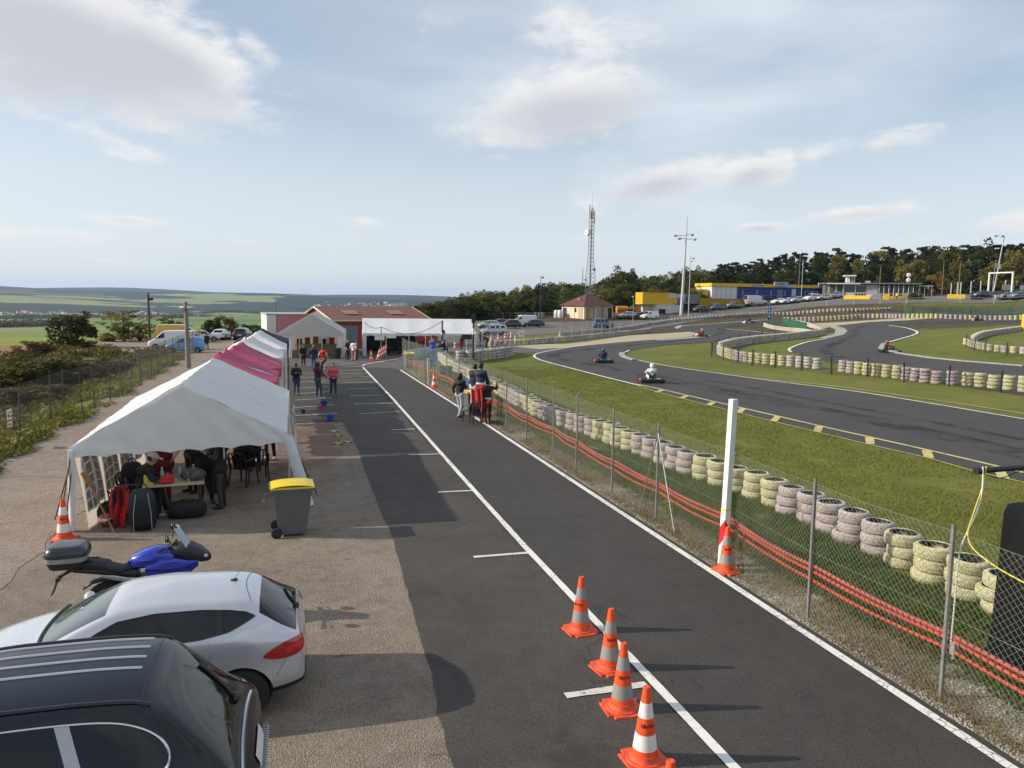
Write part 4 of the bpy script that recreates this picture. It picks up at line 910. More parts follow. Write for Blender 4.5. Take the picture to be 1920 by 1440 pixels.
# ---------- presets: x, w, zb, zm, zbelt, ztop, wtop
SP = {
 'hatch': dict(L=4.06, S=[(0,.58,.25,.42,.56,.61,.45),(.10,.74,.2,.46,.66,.70,.6),(.5,.845,.18,.52,.80,.87,.68),(.95,.865,.18,.55,.90,.98,.70),(1.1,.868,.18,.56,.935,1.0,.70),(1.45,.868,.18,.56,.95,1.20,.64),(1.92,.868,.18,.56,.97,1.405,.575),(2.1,.868,.18,.56,.975,1.43,.565),(2.42,.868,.18,.57,.985,1.45,.56),(2.52,.868,.18,.57,.99,1.45,.56),(3.05,.868,.18,.58,1.02,1.43,.545),(3.28,.868,.18,.6,1.04,1.41,.53),(3.38,.866,.18,.62,1.05,1.395,.52),(3.50,.86,.2,.64,1.05,1.365,.51),(3.80,.84,.24,.66,1.02,1.14,.57),(3.97,.80,.28,.66,.98,1.01,.60),(4.02,.76,.3,.64,.90,.92,.62),(4.06,.70,.34,.62,.78,.80,.60)],
   ws=(4,6), side=(4,10), pil=[(8,9)], rw=(13,15), ax=(.78,3.32), wr=.31),
 'suv': dict(L=4.78, S=[(0,.66,.35,.6,.80,.86,.55),(.12,.84,.3,.66,.92,.97,.7),(.6,.94,.28,.7,1.03,1.10,.76),(1.2,.96,.28,.72,1.09,1.16,.78),(1.4,.963,.28,.72,1.11,1.18,.78),(1.8,.963,.28,.72,1.13,1.48,.72),(2.2,.963,.28,.72,1.14,1.71,.665),(2.4,.963,.28,.72,1.145,1.75,.655),(2.72,.963,.28,.72,1.15,1.775,.65),(2.80,.963,.28,.72,1.15,1.78,.65),(3.44,.963,.28,.73,1.155,1.78,.645),(3.56,.963,.28,.73,1.16,1.775,.645),(3.88,.96,.28,.74,1.17,1.76,.64),(4.03,.955,.28,.75,1.16,1.725,.635),(4.34,.945,.3,.76,1.14,1.41,.66),(4.58,.925,.33,.76,1.11,1.16,.67),(4.70,.89,.36,.74,.98,1.0,.68),(4.78,.82,.42,.66,.82,.84,.64)],
   ws=(4,6), side=(4,12), pil=[(8,9),(10,11)], rw=(13,15), ax=(.88,3.78), wr=.36),
 'estate': dict(L=4.4, S=[(0,.6,.26,.45,.6,.66,.46),(.12,.78,.2,.5,.72,.77,.62),(.6,.87,.19,.56,.85,.93,.7),(1.1,.89,.19,.58,.95,1.03,.72),(1.25,.89,.19,.58,.97,1.05,.72),(1.6,.89,.19,.58,.99,1.27,.66),(2.0,.89,.19,.58,1.0,1.47,.6),(2.25,.89,.19,.58,1.0,1.52,.59),(2.5,.89,.19,.58,1.01,1.53,.585),(2.58,.89,.19,.58,1.01,1.53,.585),(3.2,.89,.19,.59,1.03,1.52,.575),(3.3,.89,.19,.59,1.03,1.515,.575),(3.75,.885,.2,.6,1.04,1.49,.56),(3.98,.88,.22,.62,1.04,1.45,.55),(4.15,.865,.25,.64,1.02,1.24,.58),(4.28,.835,.3,.64,.98,1.02,.6),(4.35,.8,.32,.62,.88,.9,.6),(4.4,.72,.36,.6,.76,.78,.56)],
   ws=(4,6), side=(4,12), pil=[(8,9),(10,11)], rw=(13,15), ax=(.84,3.55), wr=.32),
 'kangoo': dict(L=4.2, S=[(0,.64,.28,.5,.7,.76,.5),(.12,.8,.22,.55,.84,.88,.64),(.5,.88,.2,.6,.98,1.04,.7),(.85,.9,.2,.62,1.06,1.13,.72),(1.0,.9,.2,.62,1.08,1.15,.72),(1.3,.9,.2,.62,1.1,1.46,.70),(1.62,.9,.2,.62,1.1,1.74,.68),(1.8,.9,.2,.62,1.1,1.79,.68),(2.1,.9,.2,.62,1.1,1.82,.68),(2.2,.9,.2,.62,1.1,1.82,.68),(2.9,.9,.2,.62,1.1,1.82,.68),(3.0,.9,.2,.62,1.1,1.82,.68),(3.85,.895,.2,.62,1.1,1.80,.67),(4.02,.89,.22,.62,1.1,1.77,.66),(4.1,.88,.24,.62,1.1,1.55,.68),(4.15,.86,.26,.62,1.08,1.14,.70),(4.18,.84,.28,.6,.95,.98,.68),(4.2,.8,.3,.58,.8,.82,.66)],
   ws=(4,6), side=(4,12), pil=[(8,9),(10,11)], rw=(13,15), ax=(.8,3.45), wr=.31),
 'van': dict(L=5.6, S=[(0,.7,.34,.6,.86,.93,.56),(.12,.9,.28,.65,1.02,1.08,.72),(.45,.97,.26,.7,1.16,1.24,.78),(.75,.98,.26,.72,1.26,1.36,.80),(.9,.98,.26,.72,1.3,1.4,.80),(1.25,.98,.26,.72,1.32,1.78,.80),(1.6,.98,.26,.72,1.33,2.14,.80),(1.8,.98,.26,.72,1.33,2.26,.80),(2.0,.98,.26,.72,1.33,2.34,.80),(2.1,.98,.26,.72,1.33,2.36,.80),(3.4,.98,.26,.72,1.33,2.38,.80),(3.5,.98,.26,.72,1.33,2.38,.80),(5.2,.98,.26,.72,1.33,2.36,.79),(5.42,.975,.28,.72,1.33,2.33,.78),(5.5,.97,.28,.72,1.32,2.0,.80),(5.54,.96,.3,.72,1.3,1.36,.82),(5.57,.94,.32,.7,1.1,1.14,.8),(5.6,.9,.36,.66,.9,.92,.76)],
   ws=(4,6), side=(4,8), pil=[], rw=(13,15), ax=(.95,4.5), wr=.35),
}
def make_car(kind, name, label, cat, paint, loc, fx, fy, s=1, lvl=2, group=None, sideglass=None, rearglass=True, rim=M_ALLOY, hi=False, trim=M_TRIM):
    sp = SP[kind]; S = sp['S']; L = sp['L']; off = L/2
    w0, w1 = sp['ws']; s0, s1 = sideglass or sp['side']; r0, r1 = sp['rw']
    def parts(i, j):
        if hi and kind == 'hatch' and j == 5: return 0
        if w0 <= i < w1 and j in (7, 8): return 1
        if j == 5 and s0 <= i < s1 and not any(a <= i < b for a, b in sp['pil']): return 2
        if rearglass and r0 <= i < r1 and j in (7, 8): return 3
        if rearglass and r0 <= i < r1-0 and j == 6 and hi: return 3
        if j <= 1: return 4
        return 0
    ar = sp['wr']; me = car_shell(S, parts, lvl, [(x, ar*1.17) for x in sp['ax']], ar)
    root = thing(name, label, cat, loc, math.atan2(fy, fx)-PI, group, s)
    P = split_parts(me, ['body', 'windscreen', 'side_window', 'rear_window', 'sill'], [paint, M_GLASS2 if hi else M_GLASS, M_GLASS, M_GLASS, trim], root, off, [(S[a][0]+S[b][0])/2 for a, b in sp['pil']])
    bv = bvh_of(me, off); hw = max(s_[1] for s_ in S)
    for x in sp['ax']:
        for sd in (-1, 1):
            wheel_obj(root, (x-off, sd*(hw-.115), ar), ar, .2, rim, hi, 1 if sd < 0 else -1)
    m = MB()  # dark inner wheel housings
    for x in sp['ax']: m = MB(); m.cyl((x-off, -hw+.22, ar), (x-off, hw-.22, ar), ar*1.16, n=20); m.build('wheel_housing', M_TRIM, root)
    if not hi:
        zb = [s_ for s_ in S if s_[0] > .08][0][4]; fw = S[1][1]
        for sd in (-1, 1):
            patch(bv, 'headlight', quadpatch([(-off-.5, sd*fw*.52, zb-.16), (-off-.5, sd*fw*.97, zb-.12), (-off-.5, sd*fw*.97, zb+.02), (-off-.5, sd*fw*.55, zb-.05)], (1, 0, 0)), 4, 3, M_HEAD, root, .008)
            zr = S[-4][4]; rw_ = S[-4][1]
            z0, z1 = (zr-.26, zr-.02) if kind in ('hatch', 'estate', 'suv') else (zr-.55, zr-.05)
            patch(bv, 'tail_light', quadpatch([(off+.5, sd*rw_*.72, z0), (off+.5, sd*rw_*.97, z0), (off+.5, sd*rw_*.97, z1), (off+.5, sd*rw_*.74, z1)], (-1, 0, 0)), 4, 3, M_TAIL, root, .008)
            mm = MB(); mm.ell((S[w0+1][0]-off, sd*(hw+.07), S[w0][4]+.1), (.06, .09, .07), 8, 6); mm.build('wing_mirror', paint, root, True)
        patch(bv, 'number_plate', quadpatch([(off+.5, -.26, .62), (off+.5, .26, .62), (off+.5, .26, .73), (off+.5, -.26, .73)], (-1, 0, 0)), 2, 1, M_PLATE, root, .012)
        patch(bv, 'front_bumper', quadpatch([(-off-.5, -fw*.6, .3), (-off-.5, fw*.6, .3), (-off-.5, fw*.6, zb-.22), (-off-.5, -fw*.6, zb-.22)], (1, 0, 0)), 4, 2, M_TRIM, root, .006)
    return root, bv, P, off
P_SIL = carpaint('silver_paint', (.58, .59, .63), .4, .26); P_WHITE = carpaint('white_car_paint', (.66, .66, .65), 0, .35); P_BLACK = carpaint('black_blue_paint', (.006, .0075, .012), .1, .25, .35, .3)
P_GREY = carpaint('grey_paint', (.16, .165, .17), .5); P_DARK = carpaint('dark_paint', (.02, .022, .028), .4); P_BLUE = carpaint('sky_blue_paint', (.09, .30, .62), 0, .4); P_TEAL = carpaint('teal_blue_paint', (.035, .12, .19), .3)
P_YEL = carpaint('yellow_van_paint', (.62, .34, .03), 0, .4); P_BLUEG = carpaint('steel_blue_paint', (.09, .12, .17), .5); P_LSIL = carpaint('light_silver_paint', (.42, .43, .44), .5)
# ============================================================ foreground hatchback (rear end to the right)
HS = .91
hb, hbv, hP, ho = make_car('hatch', 'hatchback', 'silver-white hatchback parked nose to the left between the black car and the motorcycle', 'car', P_SIL, (.10-4.06*HS/2, 8.98, 0), -1, 0, HS, 4, hi=True)
for nm in ('body',): pass
sgn = -1   # near side is -y
m = MB()
for sd in (-1, 1):
    # almond tail lamps round the corner: cast diagonally
    d = Vector((-.75, -sd*.66, 0)).normalized(); c0 = Vector((ho-.16, sd*.80, .84)); t = Vector((-d.y, d.x, 0))*(-sd)
    def lr(a, b, c0=c0, d=d, t=t):
        u = (a-.5)*.50; hgt = .085*(1-abs(2*a-1)**2.2)+.012; zz = (b-.5)*2*hgt + (-.05 + .13*(1-a)) - .02
        return (c0-d*1.0+t*u*(1)+Vector((0, 0, zz)), d)
    patch(hbv, 'tail_light', lr, 18, 8, M_TAIL, hb, .008)
    def lr2(a, b, lr=lr): return lr(.28+.34*a, .32+.34*b)
    patch(hbv, 'lamp_lens', lr2, 8, 4, M('clear_red_lens', (.6, .03, .03), .1, coat=1), hb, .012)
    mm = MB(); mm.ell((1.36-ho, sd*.96, 1.02), (.07, .1, .065), 12, 8); mm.build('wing_mirror', P_SIL, hb, True)
    # door seams
    seam(hbv, 'door_seam', [((x-ho, sd*1.5, z), (0, -sd, 0)) for x, z in [(2.98, .98), (3.0, .85), (2.95, .7), (2.80, .5), (2.72, .36)]], M_TRIM, hb, .004, 0)
    seam(hbv, 'door_seam', [((x-ho, sd*1.5, z), (0, -sd, 0)) for x, z in [(2.46, .98), (2.46, .7), (2.44, .3)]], M_TRIM, hb, .004, 0)
    seam(hbv, 'bumper_seam', [((x-ho, sd*1.5, z), (0, -sd, 0)) for x, z in [(3.86, .80), (3.80, .66), (3.72, .52)]], M_TRIM, hb, .003, 0)
    # C-pillar quarter glass, black hidden door handle panel
    def sw_(a, b, sd=sd):
        x = 1.50+1.98*a; lo = np.interp(x, [1.5, 2.0, 2.9, 3.2, 3.48], [.965, .985, 1.03, 1.08, 1.19]); hi_ = np.interp(x, [1.5, 1.8, 2.0, 2.4, 2.9, 3.2, 3.38, 3.48], [1.0, 1.17, 1.265, 1.315, 1.305, 1.275, 1.24, 1.195])
        return (Vector((x-ho, sd*1.5, lo+(hi_-lo)*b)), Vector((0, -sd, 0)))
    sg_ = patch(hbv, 'side_glazing', sw_, 44, 8, M_GLASS, hb, .005)
    for x0, x1 in ((.40, .47), (.79, .815)): patch(hbv, 'window_pillar', (lambda a, b, sd=sd, x0=x0, x1=x1: sw_(x0+(x1-x0)*a, b, sd)), 3, 8, M_TRIM, sg_, .009)
    seam(hbv, 'window_rubber', [sw_(a, 0, sd) for a in np.linspace(0, 1, 40)]+[sw_(a, 1, sd) for a in np.linspace(1, 0, 40)], M_BLKP, sg_, .008, .004)
seam(hbv, 'hatch_seam', [((3.36-ho+.10*abs(y)**2*3, y, 2), (0, 0, -1)) for y in np.linspace(-.50, .50, 25)], M_TRIM, hb, .004, 0)
m = MB(); m.cyl((3.18-ho, .02, 1.40), (3.25-ho, .02, 1.425), .03, .018, n=10); m.cyl((3.2-ho, .02, 1.42), (3.50-ho, .02, 1.80), .004, .002, n=5); m.build('antenna', M_BLKP, hb, True)
# rear wiper on the window
rwp = [((ho+.6, y, z), (-1, 0, 0)) for y, z in [(.04, 1.03), (.14, 1.08), (.26, 1.11), (.36, 1.12)]]
seam(hbv, 'rear_wiper', rwp, M_BLKP, hb, .014, .012)
mm = MB(); h_, *_ = hbv.ray_cast(Vector((ho+.6, .02, 1.02)), Vector((-1, 0, 0))); mm.ell(h_+Vector((.015, 0, 0)), (.035, .06, .04), 10, 6); mm.build('wiper_hub', M_BLKP, hb, True)
patch(hbv, 'number_plate', quadpatch([(ho+.6, -.26, .52), (ho+.6, .26, .52), (ho+.6, .26, .63), (ho+.6, -.26, .63)], (-1, 0, 0)), 8, 2, M_PLATE, hb, .012)
patch(hbv, 'bumper_skirt', quadpatch([(ho+.6, -.70, .30), (ho+.6, .70, .30), (ho+.6, .66, .40), (ho+.6, -.66, .40)], (-1, 0, 0)), 24, 2, M_TRIM, hb, .006)
seam(hbv, 'windscreen_rubber', [((1.12-ho+.1*abs(y/.7)**2*1.0, y, 2), (0, 0, -1)) for y in np.linspace(-.66, .66, 21)], M_BLKP, hb, .022, .004)
# ============================================================ foreground black SUV
SS = .935
sv, sbv, sP, so = make_car('suv', 'sport_utility_car', 'black roomy car with bright roof strips parked nearest the camera in the bottom left corner', 'car', P_BLACK, (-.29-4.78*SS/2, 6.33, 0), -1, 0, SS, 4, hi=True)
M_BRSH = M('bright_roof_strip', (.55, .55, .55), .35, .6)  # bright strips laid lengthwise on the dark roof
for k in range(4):
    y = (.235-.0+ .53-.23) - k*.205
    y = .50-.205*k
    seam(sbv, 'roof_strip', [((x-so, y, 3), (0, 0, -1)) for x in np.linspace(2.55, 3.86, 16)], M_BRSH, sv, .013, .002)
for sd in (-1, 1):
    seam(sbv, 'roof_gutter', [((x-so, sd*.60, 3), (0, 0, -1)) for x in np.linspace(2.2, 4.0, 16)], M_BLKP, sv, .02, .004)
    # chrome line over the side windows, curling round the rear quarter glass
    zt = [(2.0, 1.50), (2.3, 1.60), (2.8, 1.64), (3.3, 1.645), (3.72, 1.625), (3.95, 1.56), (4.10, 1.45), (4.16, 1.33), (4.12, 1.24), (4.0, 1.19), (3.8, 1.17), (3.3, 1.155), (2.6, 1.14)]
    zs = smoothline(zt, 2); rays_ = [((x-so, sd*1.6, z), (0, -sd, 0)) for x, z in zs]
    # quarter glass following the same curve
    def qg(a, b, sd=sd):
        x = 3.40+.74*a; top = 1.64 if a < .45 else 1.64-.40*((a-.45)/.55)**2.2; bot = 1.165 if a < .7 else 1.165+.08*((a-.7)/.3)**2
        return (Vector((x-so, sd*1.6, bot+(top-bot)*b)), Vector((0, -sd, 0)))
    patch(sbv, 'quarter_window', qg, 20, 12, M_GLASS, sv, .006)
    seam(sbv, 'chrome_moulding', rays_, M_CHROME, sv, .011, .008)
    patch(sbv, 'bright_pillar', (lambda a, b, sd=sd: (Vector((3.44-so+.10*a-.0*b-.16*(b-.5), sd*1.6, 1.16+.475*b)), Vector((0, -sd, 0)))), 4, 10, M('bright_pillar_trim', (.42, .43, .44), .3, .7), sv, .012)
    d = Vector((-.5, -sd*.86, 0)).normalized(); c0 = Vector((so-.27, sd*.95, 1.0)); t = Vector((-d.y, d.x, 0))*(-sd)
    def lr(a, b, c0=c0, d=d, t=t): return (c0-d+t*(a-.5)*.36+Vector((0, 0, (b-.5)*.30*(1-.35*a)-.02+.04*a)), d)
    patch(sbv, 'tail_light', lr, 12, 12, M_TAIL, sv, .008)
    mm = MB(); mm.ell((1.72-so, sd*1.08, 1.2), (.09, .13, .09), 12, 8); mm.build('wing_mirror', P_BLACK, sv, True)
    seam(sbv, 'side_moulding', [((x-so, sd*1.6, .86), (0, -sd, 0)) for x in np.linspace(1.0, 4.3, 18)], M_CHROME, sv, .012, .004)
seam(sbv, 'spoiler_seam', [((3.93-so, y, 3), (0, 0, -1)) for y in np.linspace(-.62, .62, 25)], M_BLKP, sv, .004, 0)
seam(sbv, 'tailgate_chrome', [((so+.8, y, 1.085-.05*(abs(y)/.7)**2), (-1, 0, 0)) for y in np.linspace(-.66, .66, 21)], M_CHROME, sv, .018, .006)
seam(sbv, 'rear_wiper', [((so+.8, y, z), (-1, 0, 0)) for y, z in [(.30, 1.22), (.34, 1.32), (.36, 1.42), (.36, 1.5)]], M_BLKP, sv, .016, .014)
mm = MB(); h_, *_ = sbv.ray_cast(Vector((so+.8, .28, 1.2)), Vector((-1, 0, 0))); mm.ell(h_+Vector((.02, 0, 0)), (.04, .07, .05), 10, 6); mm.build('wiper_hub', M_BLKP, sv, True)
m = MB(); m.bbox((so-.01, 0, .64), (.10, 1.46, .04), .015); m.build('bumper_step', M('brushed_step', (.40, .41, .41), .4, .7), sv, True, angle=30)
m = MB()
for k in range(34): m.box((so+.005, -.70+k*1.40/33, .6605), (.05, .010, .003))
m.build('step_ribs', M_TRIM, sv)
patch(sbv, 'number_plate', quadpatch([(so+.6, -.26, .82), (so+.6, .26, .82), (so+.6, .26, .93), (so+.6, -.26, .93)], (-1, 0, 0)), 8, 2, M_PLATE, sv, .012)
# ============================================================ motorcycle
MX, MY = -2.07, 11.28
mo = thing('motorcycle', 'blue touring motorcycle with grey top case parked behind the silver hatchback', 'motorcycle', (MX, MY, 0), R(2), None, .96)
M_BLU = carpaint('blue_tank_paint', (.012, .035, .42), .35, .2); M_SEAT = M('seat_vinyl', (.014, .014, .015), .6, ns=60, na=.2, bump=.2); M_GRYP = carpaint('grey_case_paint', (.36, .37, .38), .4)
def mw(x, r, nm):
    m = MB(); M4 = Matrix.Rotation(PI/2, 4, 'X'); m.lathe([(r*.74, -.06), (r*.9, -.075), (r, -.04), (r*1.01, 0), (r, .04), (r*.9, .075), (r*.74, .06)], 28, M4, True); m.cur = 1
    m.lathe([(r*.70, -.05), (r*.76, -.05), (r*.76, .05), (r*.70, .05)], 28, M4, True); m.lathe([(0, -.05), (.05, -.05), (.05, .05), (0, .05)], 10, M4)
    for k in range(8): a = PI*k/4; m.cyl((0, 0, 0), (r*.72*math.cos(a), 0, r*.72*math.sin(a)), .012, n=5)
    o = m.build(nm, [M_RUB, M_ALLOY], mo, True); o.location = (x, 0, r); return o
mw(-.40, .315, 'rear_wheel'); mw(.78, .305, 'front_wheel')
def ellb(name, c, r, mat, rot=None, bits=()):
    m = MB(); m.ell(c, r, 20, 14, rot)
    for c2, r2, ro2 in bits: m.ell(c2, r2, 18, 12, ro2)
    return m.build(name, mat, mo, True)
def loftx(name, secs, mat, n=20, sq=2.6, parent=None):
    """superelliptic sections along x: (x, y, z, ry, rz)"""
    m = MB(); vs = []
    for x, y, z, ry, rz in secs:
        for k in range(n):
            a = 2*PI*k/n; c, s = math.cos(a), math.sin(a); vs.append((x, y+ry*math.copysign(abs(c)**(2/sq), c), z+rz*math.copysign(abs(s)**(2/sq), s)))
    K = len(secs); m.add(vs, [(i*n+j, (i+1)*n+j, (i+1)*n+(j+1) % n, i*n+(j+1) % n) for i in range(K-1) for j in range(n)]+[tuple(range(n)), tuple(range(K*n-1, (K-1)*n-1, -1))])
    return m.build(name, mat, parent or mo, True, angle=50)
loftx('fuel_tank', [(-.14, 0, .86, .07, .06), (-.06, 0, .90, .13, .10), (.08, 0, .93, .18, .13), (.24, 0, .95, .20, .15), (.38, 0, .94, .18, .15), (.48, 0, .92, .13, .12)], M_BLU)
loftx('seat', [(-.74, 0, .90, .07, .03), (-.68, 0, .91, .13, .055), (-.5, 0, .90, .15, .06), (-.40, 0, .88, .15, .06), (-.36, 0, .84, .15, .055), (-.22, 0, .80, .14, .05), (-.1, 0, .83, .11, .06), (-.05, 0, .87, .08, .06)], M_SEAT)
loftx('rear_cowl', [(-.90, 0, .86, .05, .03), (-.80, 0, .86, .11, .05), (-.5, 0, .82, .13, .06), (-.2, 0, .76, .13, .07), (.0, 0, .74, .12, .08)], M_BLKP)
for sd in (-1, 1):
    loftx('side_fairing', [(.10, sd*.14, .80, .04, .06), (.3, sd*.17, .82, .05, .13), (.5, sd*.17, .80, .05, .15), (.68, sd*.14, .80, .045, .10), (.80, sd*.11, .84, .03, .05)], M_BLU)
    loftx('silver_side_cover', [(-.45, sd*.145, .76, .012, .02), (-.3, sd*.155, .73, .016, .035), (-.12, sd*.155, .68, .016, .035), (-.02, sd*.15, .64, .012, .02)], M_GRYP)
    m = MB(); m.tube([(.44, sd*.02, 1.06), (.40, sd*.16, 1.10), (.33, sd*.30, 1.12)], .013, 8); m.cyl((.35, sd*.27, 1.118), (.30, sd*.42, 1.13), .02, n=10); m.cyl((.42, sd*.30, 1.14), (.40, sd*.42, 1.14), .007, n=6); m.build('handlebar', M_BLKP, mo, True)
    m = MB(); m.tube([(.42, sd*.20, 1.11), (.44, sd*.25, 1.19), (.43, sd*.30, 1.25)], .007, 6); m.ell((.42, sd*.33, 1.28), (.022, .075, .052), 12, 8); mi = m.build('mirror', M_BLKP, mo, True)
    m = MB(); m.ell((.398, sd*.33, 1.28), (.003, .066, .044), 12, 8); m.build('mirror_glass', M('mirror_surface', (.75, .77, .8), .05, 1), mi, True)
    m = MB(); m.cyl((.42, sd*.1, 1.0), (.78, sd*.1, .31), .025, n=10); m.build('fork_leg', M_STEEL, mo, True)
    m = MB(); m.tube([(-.85, sd*.13, .90), (-.72, sd*.15, .955), (-.55, sd*.155, .945), (-.45, sd*.15, .90)], .013, 8); m.build('grab_rail', M_BLKP, mo, True)
    m = MB(); m.cyl((-.40, sd*.1, .31), (.1, sd*.1, .40), .03, n=8); m.build('swingarm', M_BLKP, mo, True)
loftx('front_fairing', [(.46, 0, 1.02, .14, .07), (.58, 0, 1.02, .19, .12), (.72, 0, .98, .19, .13), (.84, 0, .93, .15, .11), (.93, 0, .89, .09, .07), (.97, 0, .87, .03, .03)], M_BLKP)
m = MB(); m.grid(lambda a, b: Vector((.66-.17*b+.06*(1-(2*a-1)**2), (a-.5)*(.34-.10*b), 1.06+.30*b)), 12, 8); ws_ = m.build('windscreen', M('smoked_screen', (.35, .38, .42), .08, .2, .6), mo, True); sm_ = ws_.modifiers.new('s', 'SOLIDIFY'); sm_.thickness = .005
for sd in (-1, 1):
    m = MB(); m.ell((.88, sd*.075, .925), (.055, .05, .035), 12, 8, Euler((0, .35, sd*-.3))); m.build('headlight', M_HEAD, mo, True)
m = MB(); m.bbox((.2, 0, .48), (.5, .34, .42), .06); m.cyl((.1, -.2, .45), (.1, .2, .45), .11, n=16); m.build('engine', M('engine_metal', (.06, .06, .065), .5, .5), mo, True, angle=30)
m = MB(); m.tube([(-.05, 0, .82), (-.45, 0, .62), (-.05, 0, .4), (.4, 0, .85)], .035, 8); m.build('frame', M_BLKP, mo, True)
m = MB(); m.cyl((.1, -.19, .33), (-.35, -.21, .37), .045, n=10); m.cyl((-.35, -.21, .37), (-.62, -.22, .45), .06, n=12); m.build('exhaust', M_STEEL, mo, True)
m = MB(); m.cyl((-.86, 0, .84), (-1.02, 0, .76), .025, n=8); m.box((-1.02, 0, .74), (.05, .2, .04)); m.box((-1.07, 0, .62), (.012, .16, .22), Euler((0, .35, 0))); m.build('tail_bracket', M_BLKP, mo)
loftx('rear_mudguard', [(-.72, 0, .56, .05, .02), (-.6, 0, .65, .075, .03), (-.42, 0, .68, .08, .025), (-.2, 0, .64, .07, .03)], M_BLKP)
m = MB(); m.bbox((-.84, 0, .905), (.26, .22, .02), .008); m.cyl((-.74, .08, .84), (-.86, .08, .9), .012, n=6); m.cyl((-.74, -.08, .84), (-.86, -.08, .9), .012, n=6); m.build('luggage_rack', M_BLKP, mo)
tc = thing('top_case', None, None, (0, 0, 0)); tc.parent = mo; del_ = [tc.__delitem__(k) for k in list(tc.keys())]
def casel(name, z0, z1, g0, g1, mat, top=False):
    m = MB(); n = 32; vs = []; lev = 7
    for i in range(lev+1):
        t = i/lev; g = g0+(g1-g0)*(t if not top else t**2.2); z = z0+(z1-z0)*(t if not top else math.sin(t*PI/2))
        for k in range(n):
            a = 2*PI*k/n; c, s = math.cos(a), math.sin(a); vs.append((-.90+.285*g*math.copysign(abs(c)**.55, c)*(1 if c > 0 else .94), .27*g*math.copysign(abs(s)**.55, s), z))
    m.add(vs, [(i*n+k, i*n+(k+1) % n, (i+1)*n+(k+1) % n, (i+1)*n+k) for i in range(lev) for k in range(n)]+[tuple(range(n-1, -1, -1)), tuple(range(lev*n, lev*n+n))]); o = m.build(name, mat, tc, True, angle=45); return o
casel('case_bottom', .915, 1.02, .80, .96, M_BLKP); casel('case_band', 1.02, 1.085, .97, 1.0, M_GRYP); casel('case_lid', 1.09, 1.23, 1.0, .62, M('case_lid_black', (.014, .016, .02), .3, coat=.5), True)
m = MB(); m.bbox((-1.145, 0, 1.10), (.06, .30, .06), .02); m.build('case_reflector', M('grey_lens', (.30, .31, .32), .2, .2, coat=1), tc, True, angle=30)
m = MB(); m.cyl((.52, .0, 1.06), (.44, .0, 1.07), .05, n=12); m.box((.5, 0, 1.12), (.03, .16, .08), Euler((0, -.5, 0))); m.build('instrument_panel', M_TRIM, mo)
m = MB()
for p in [((.46, -.12, 1.08), (.5, -.05, 1.02)), ((.4, .12, 1.09), (.52, .04, .98)), ((.38, -.2, 1.11), (.55, -.1, 1.0))]: m.cyl(p[0], p[1], .008, n=6)
m.build('control_cables', M_BLKP, mo)
# ============================================================ parked vehicles in the distance
def cpaint(root, mt):
    for ch in root.children:
        if ch.name.split('.')[0] in ('body', 'wing_mirror'):
            ch.material_slots[0].link = 'OBJECT'; ch.material_slots[0].material = mt
PROTO = {}
def park(kind, u, v, hdg, paint, label, name, cat='car', group='parked vehicles', s=.92, dv=0, **kw):
    p = G(u, v+dv); fx, fy = math.cos(R(hdg)), math.sin(R(hdg)); key = (kind, str(kw))
    if key not in PROTO:
        r = make_car(kind, name, label, cat, paint, (p.x, p.y, p.z), fx, fy, s, 1, group, **kw)[0]; PROTO[key] = r
    else:
        r = copy_tree(PROTO[key], (p.x, p.y, p.z), math.atan2(fy, fx)-PI, label, group); r.scale = (s,)*3; r.name = name; r['category'] = cat; cpaint(r, paint)
    e = 1.2
    return r
# left parking ground
park('van', 325, 655, 178, P_WHITE, 'white panel van with black bumpers behind the small blue van on the left', 'panel_van', 'van', s=.68)
park('kangoo', 348, 661, 180, P_BLUE, 'small bright blue delivery van in front of the white panel van', 'delivery_van', 'van', s=.70, sideglass=(4, 10))
park('van', 337, 642, 2, P_YEL, 'yellow van with a pale roof behind the white panel van', 'panel_van', 'van', s=.74)
park('estate', 381, 640, 5, P_LSIL, 'pale car half hidden behind the yellow van bonnet', 'parked_car', s=.75)
park('hatch', 416, 637, 80, P_WHITE, 'white car seen from behind beyond the pole on the left parking ground', 'parked_car', s=.80)
park('estate', 456, 637, 82, P_DARK, 'dark car seen from behind partly covered by the white canopies', 'parked_car', s=.84)
# paddock car park
park('kangoo', 925, 629, 184, P_LSIL, 'silver people carrier with dark windows nearest the paddock tyre wall', 'parked_car', s=.82)
park('estate', 915, 615, 186, P_LSIL, 'silver estate car behind the silver people carrier', 'parked_car', s=.84)
park('hatch', 935, 612, 186, P_DARK, 'small dark car between the silver estate and the large black one', 'parked_car')
park('suv', 955, 616, 176, P_DARK, 'large black off-roader behind the silver people carrier', 'parked_car', s=.84)
park('van', 982, 611, 185, P_WHITE, 'white panel van standing behind the dark cars of the paddock', 'panel_van', 'van', s=.8)
park('estate', 998, 614, 182, P_DARK, 'dark saloon parked in front of the white panel van', 'parked_car')
park('kangoo', 1130, 615, 2, P_TEAL, 'teal blue minivan standing alone before the little house', 'minivan', 'van', s=.9, sideglass=(4, 12))
park('estate', 1174, 597, 190, P_LSIL, 'silver car left of the dark car by the digger', 'parked_car')
park('estate', 1197, 598, 190, P_DARK, 'dark car between the silver car and the white delivery van', 'parked_car')
park('kangoo', 1217, 599, 192, P_WHITE, 'white delivery van with plain sides under the yellow container', 'delivery_van', 'van', s=.9, sideglass=(4, 8), rearglass=False)
park('hatch', 1317, 586, 8, P_DARK, 'black hatchback first right of the tall light mast', 'parked_car', s=1.0)
park('estate', 1347, 582, 10, P_BLUEG, 'dark car with a bright bonnet right of the black hatchback', 'parked_car')
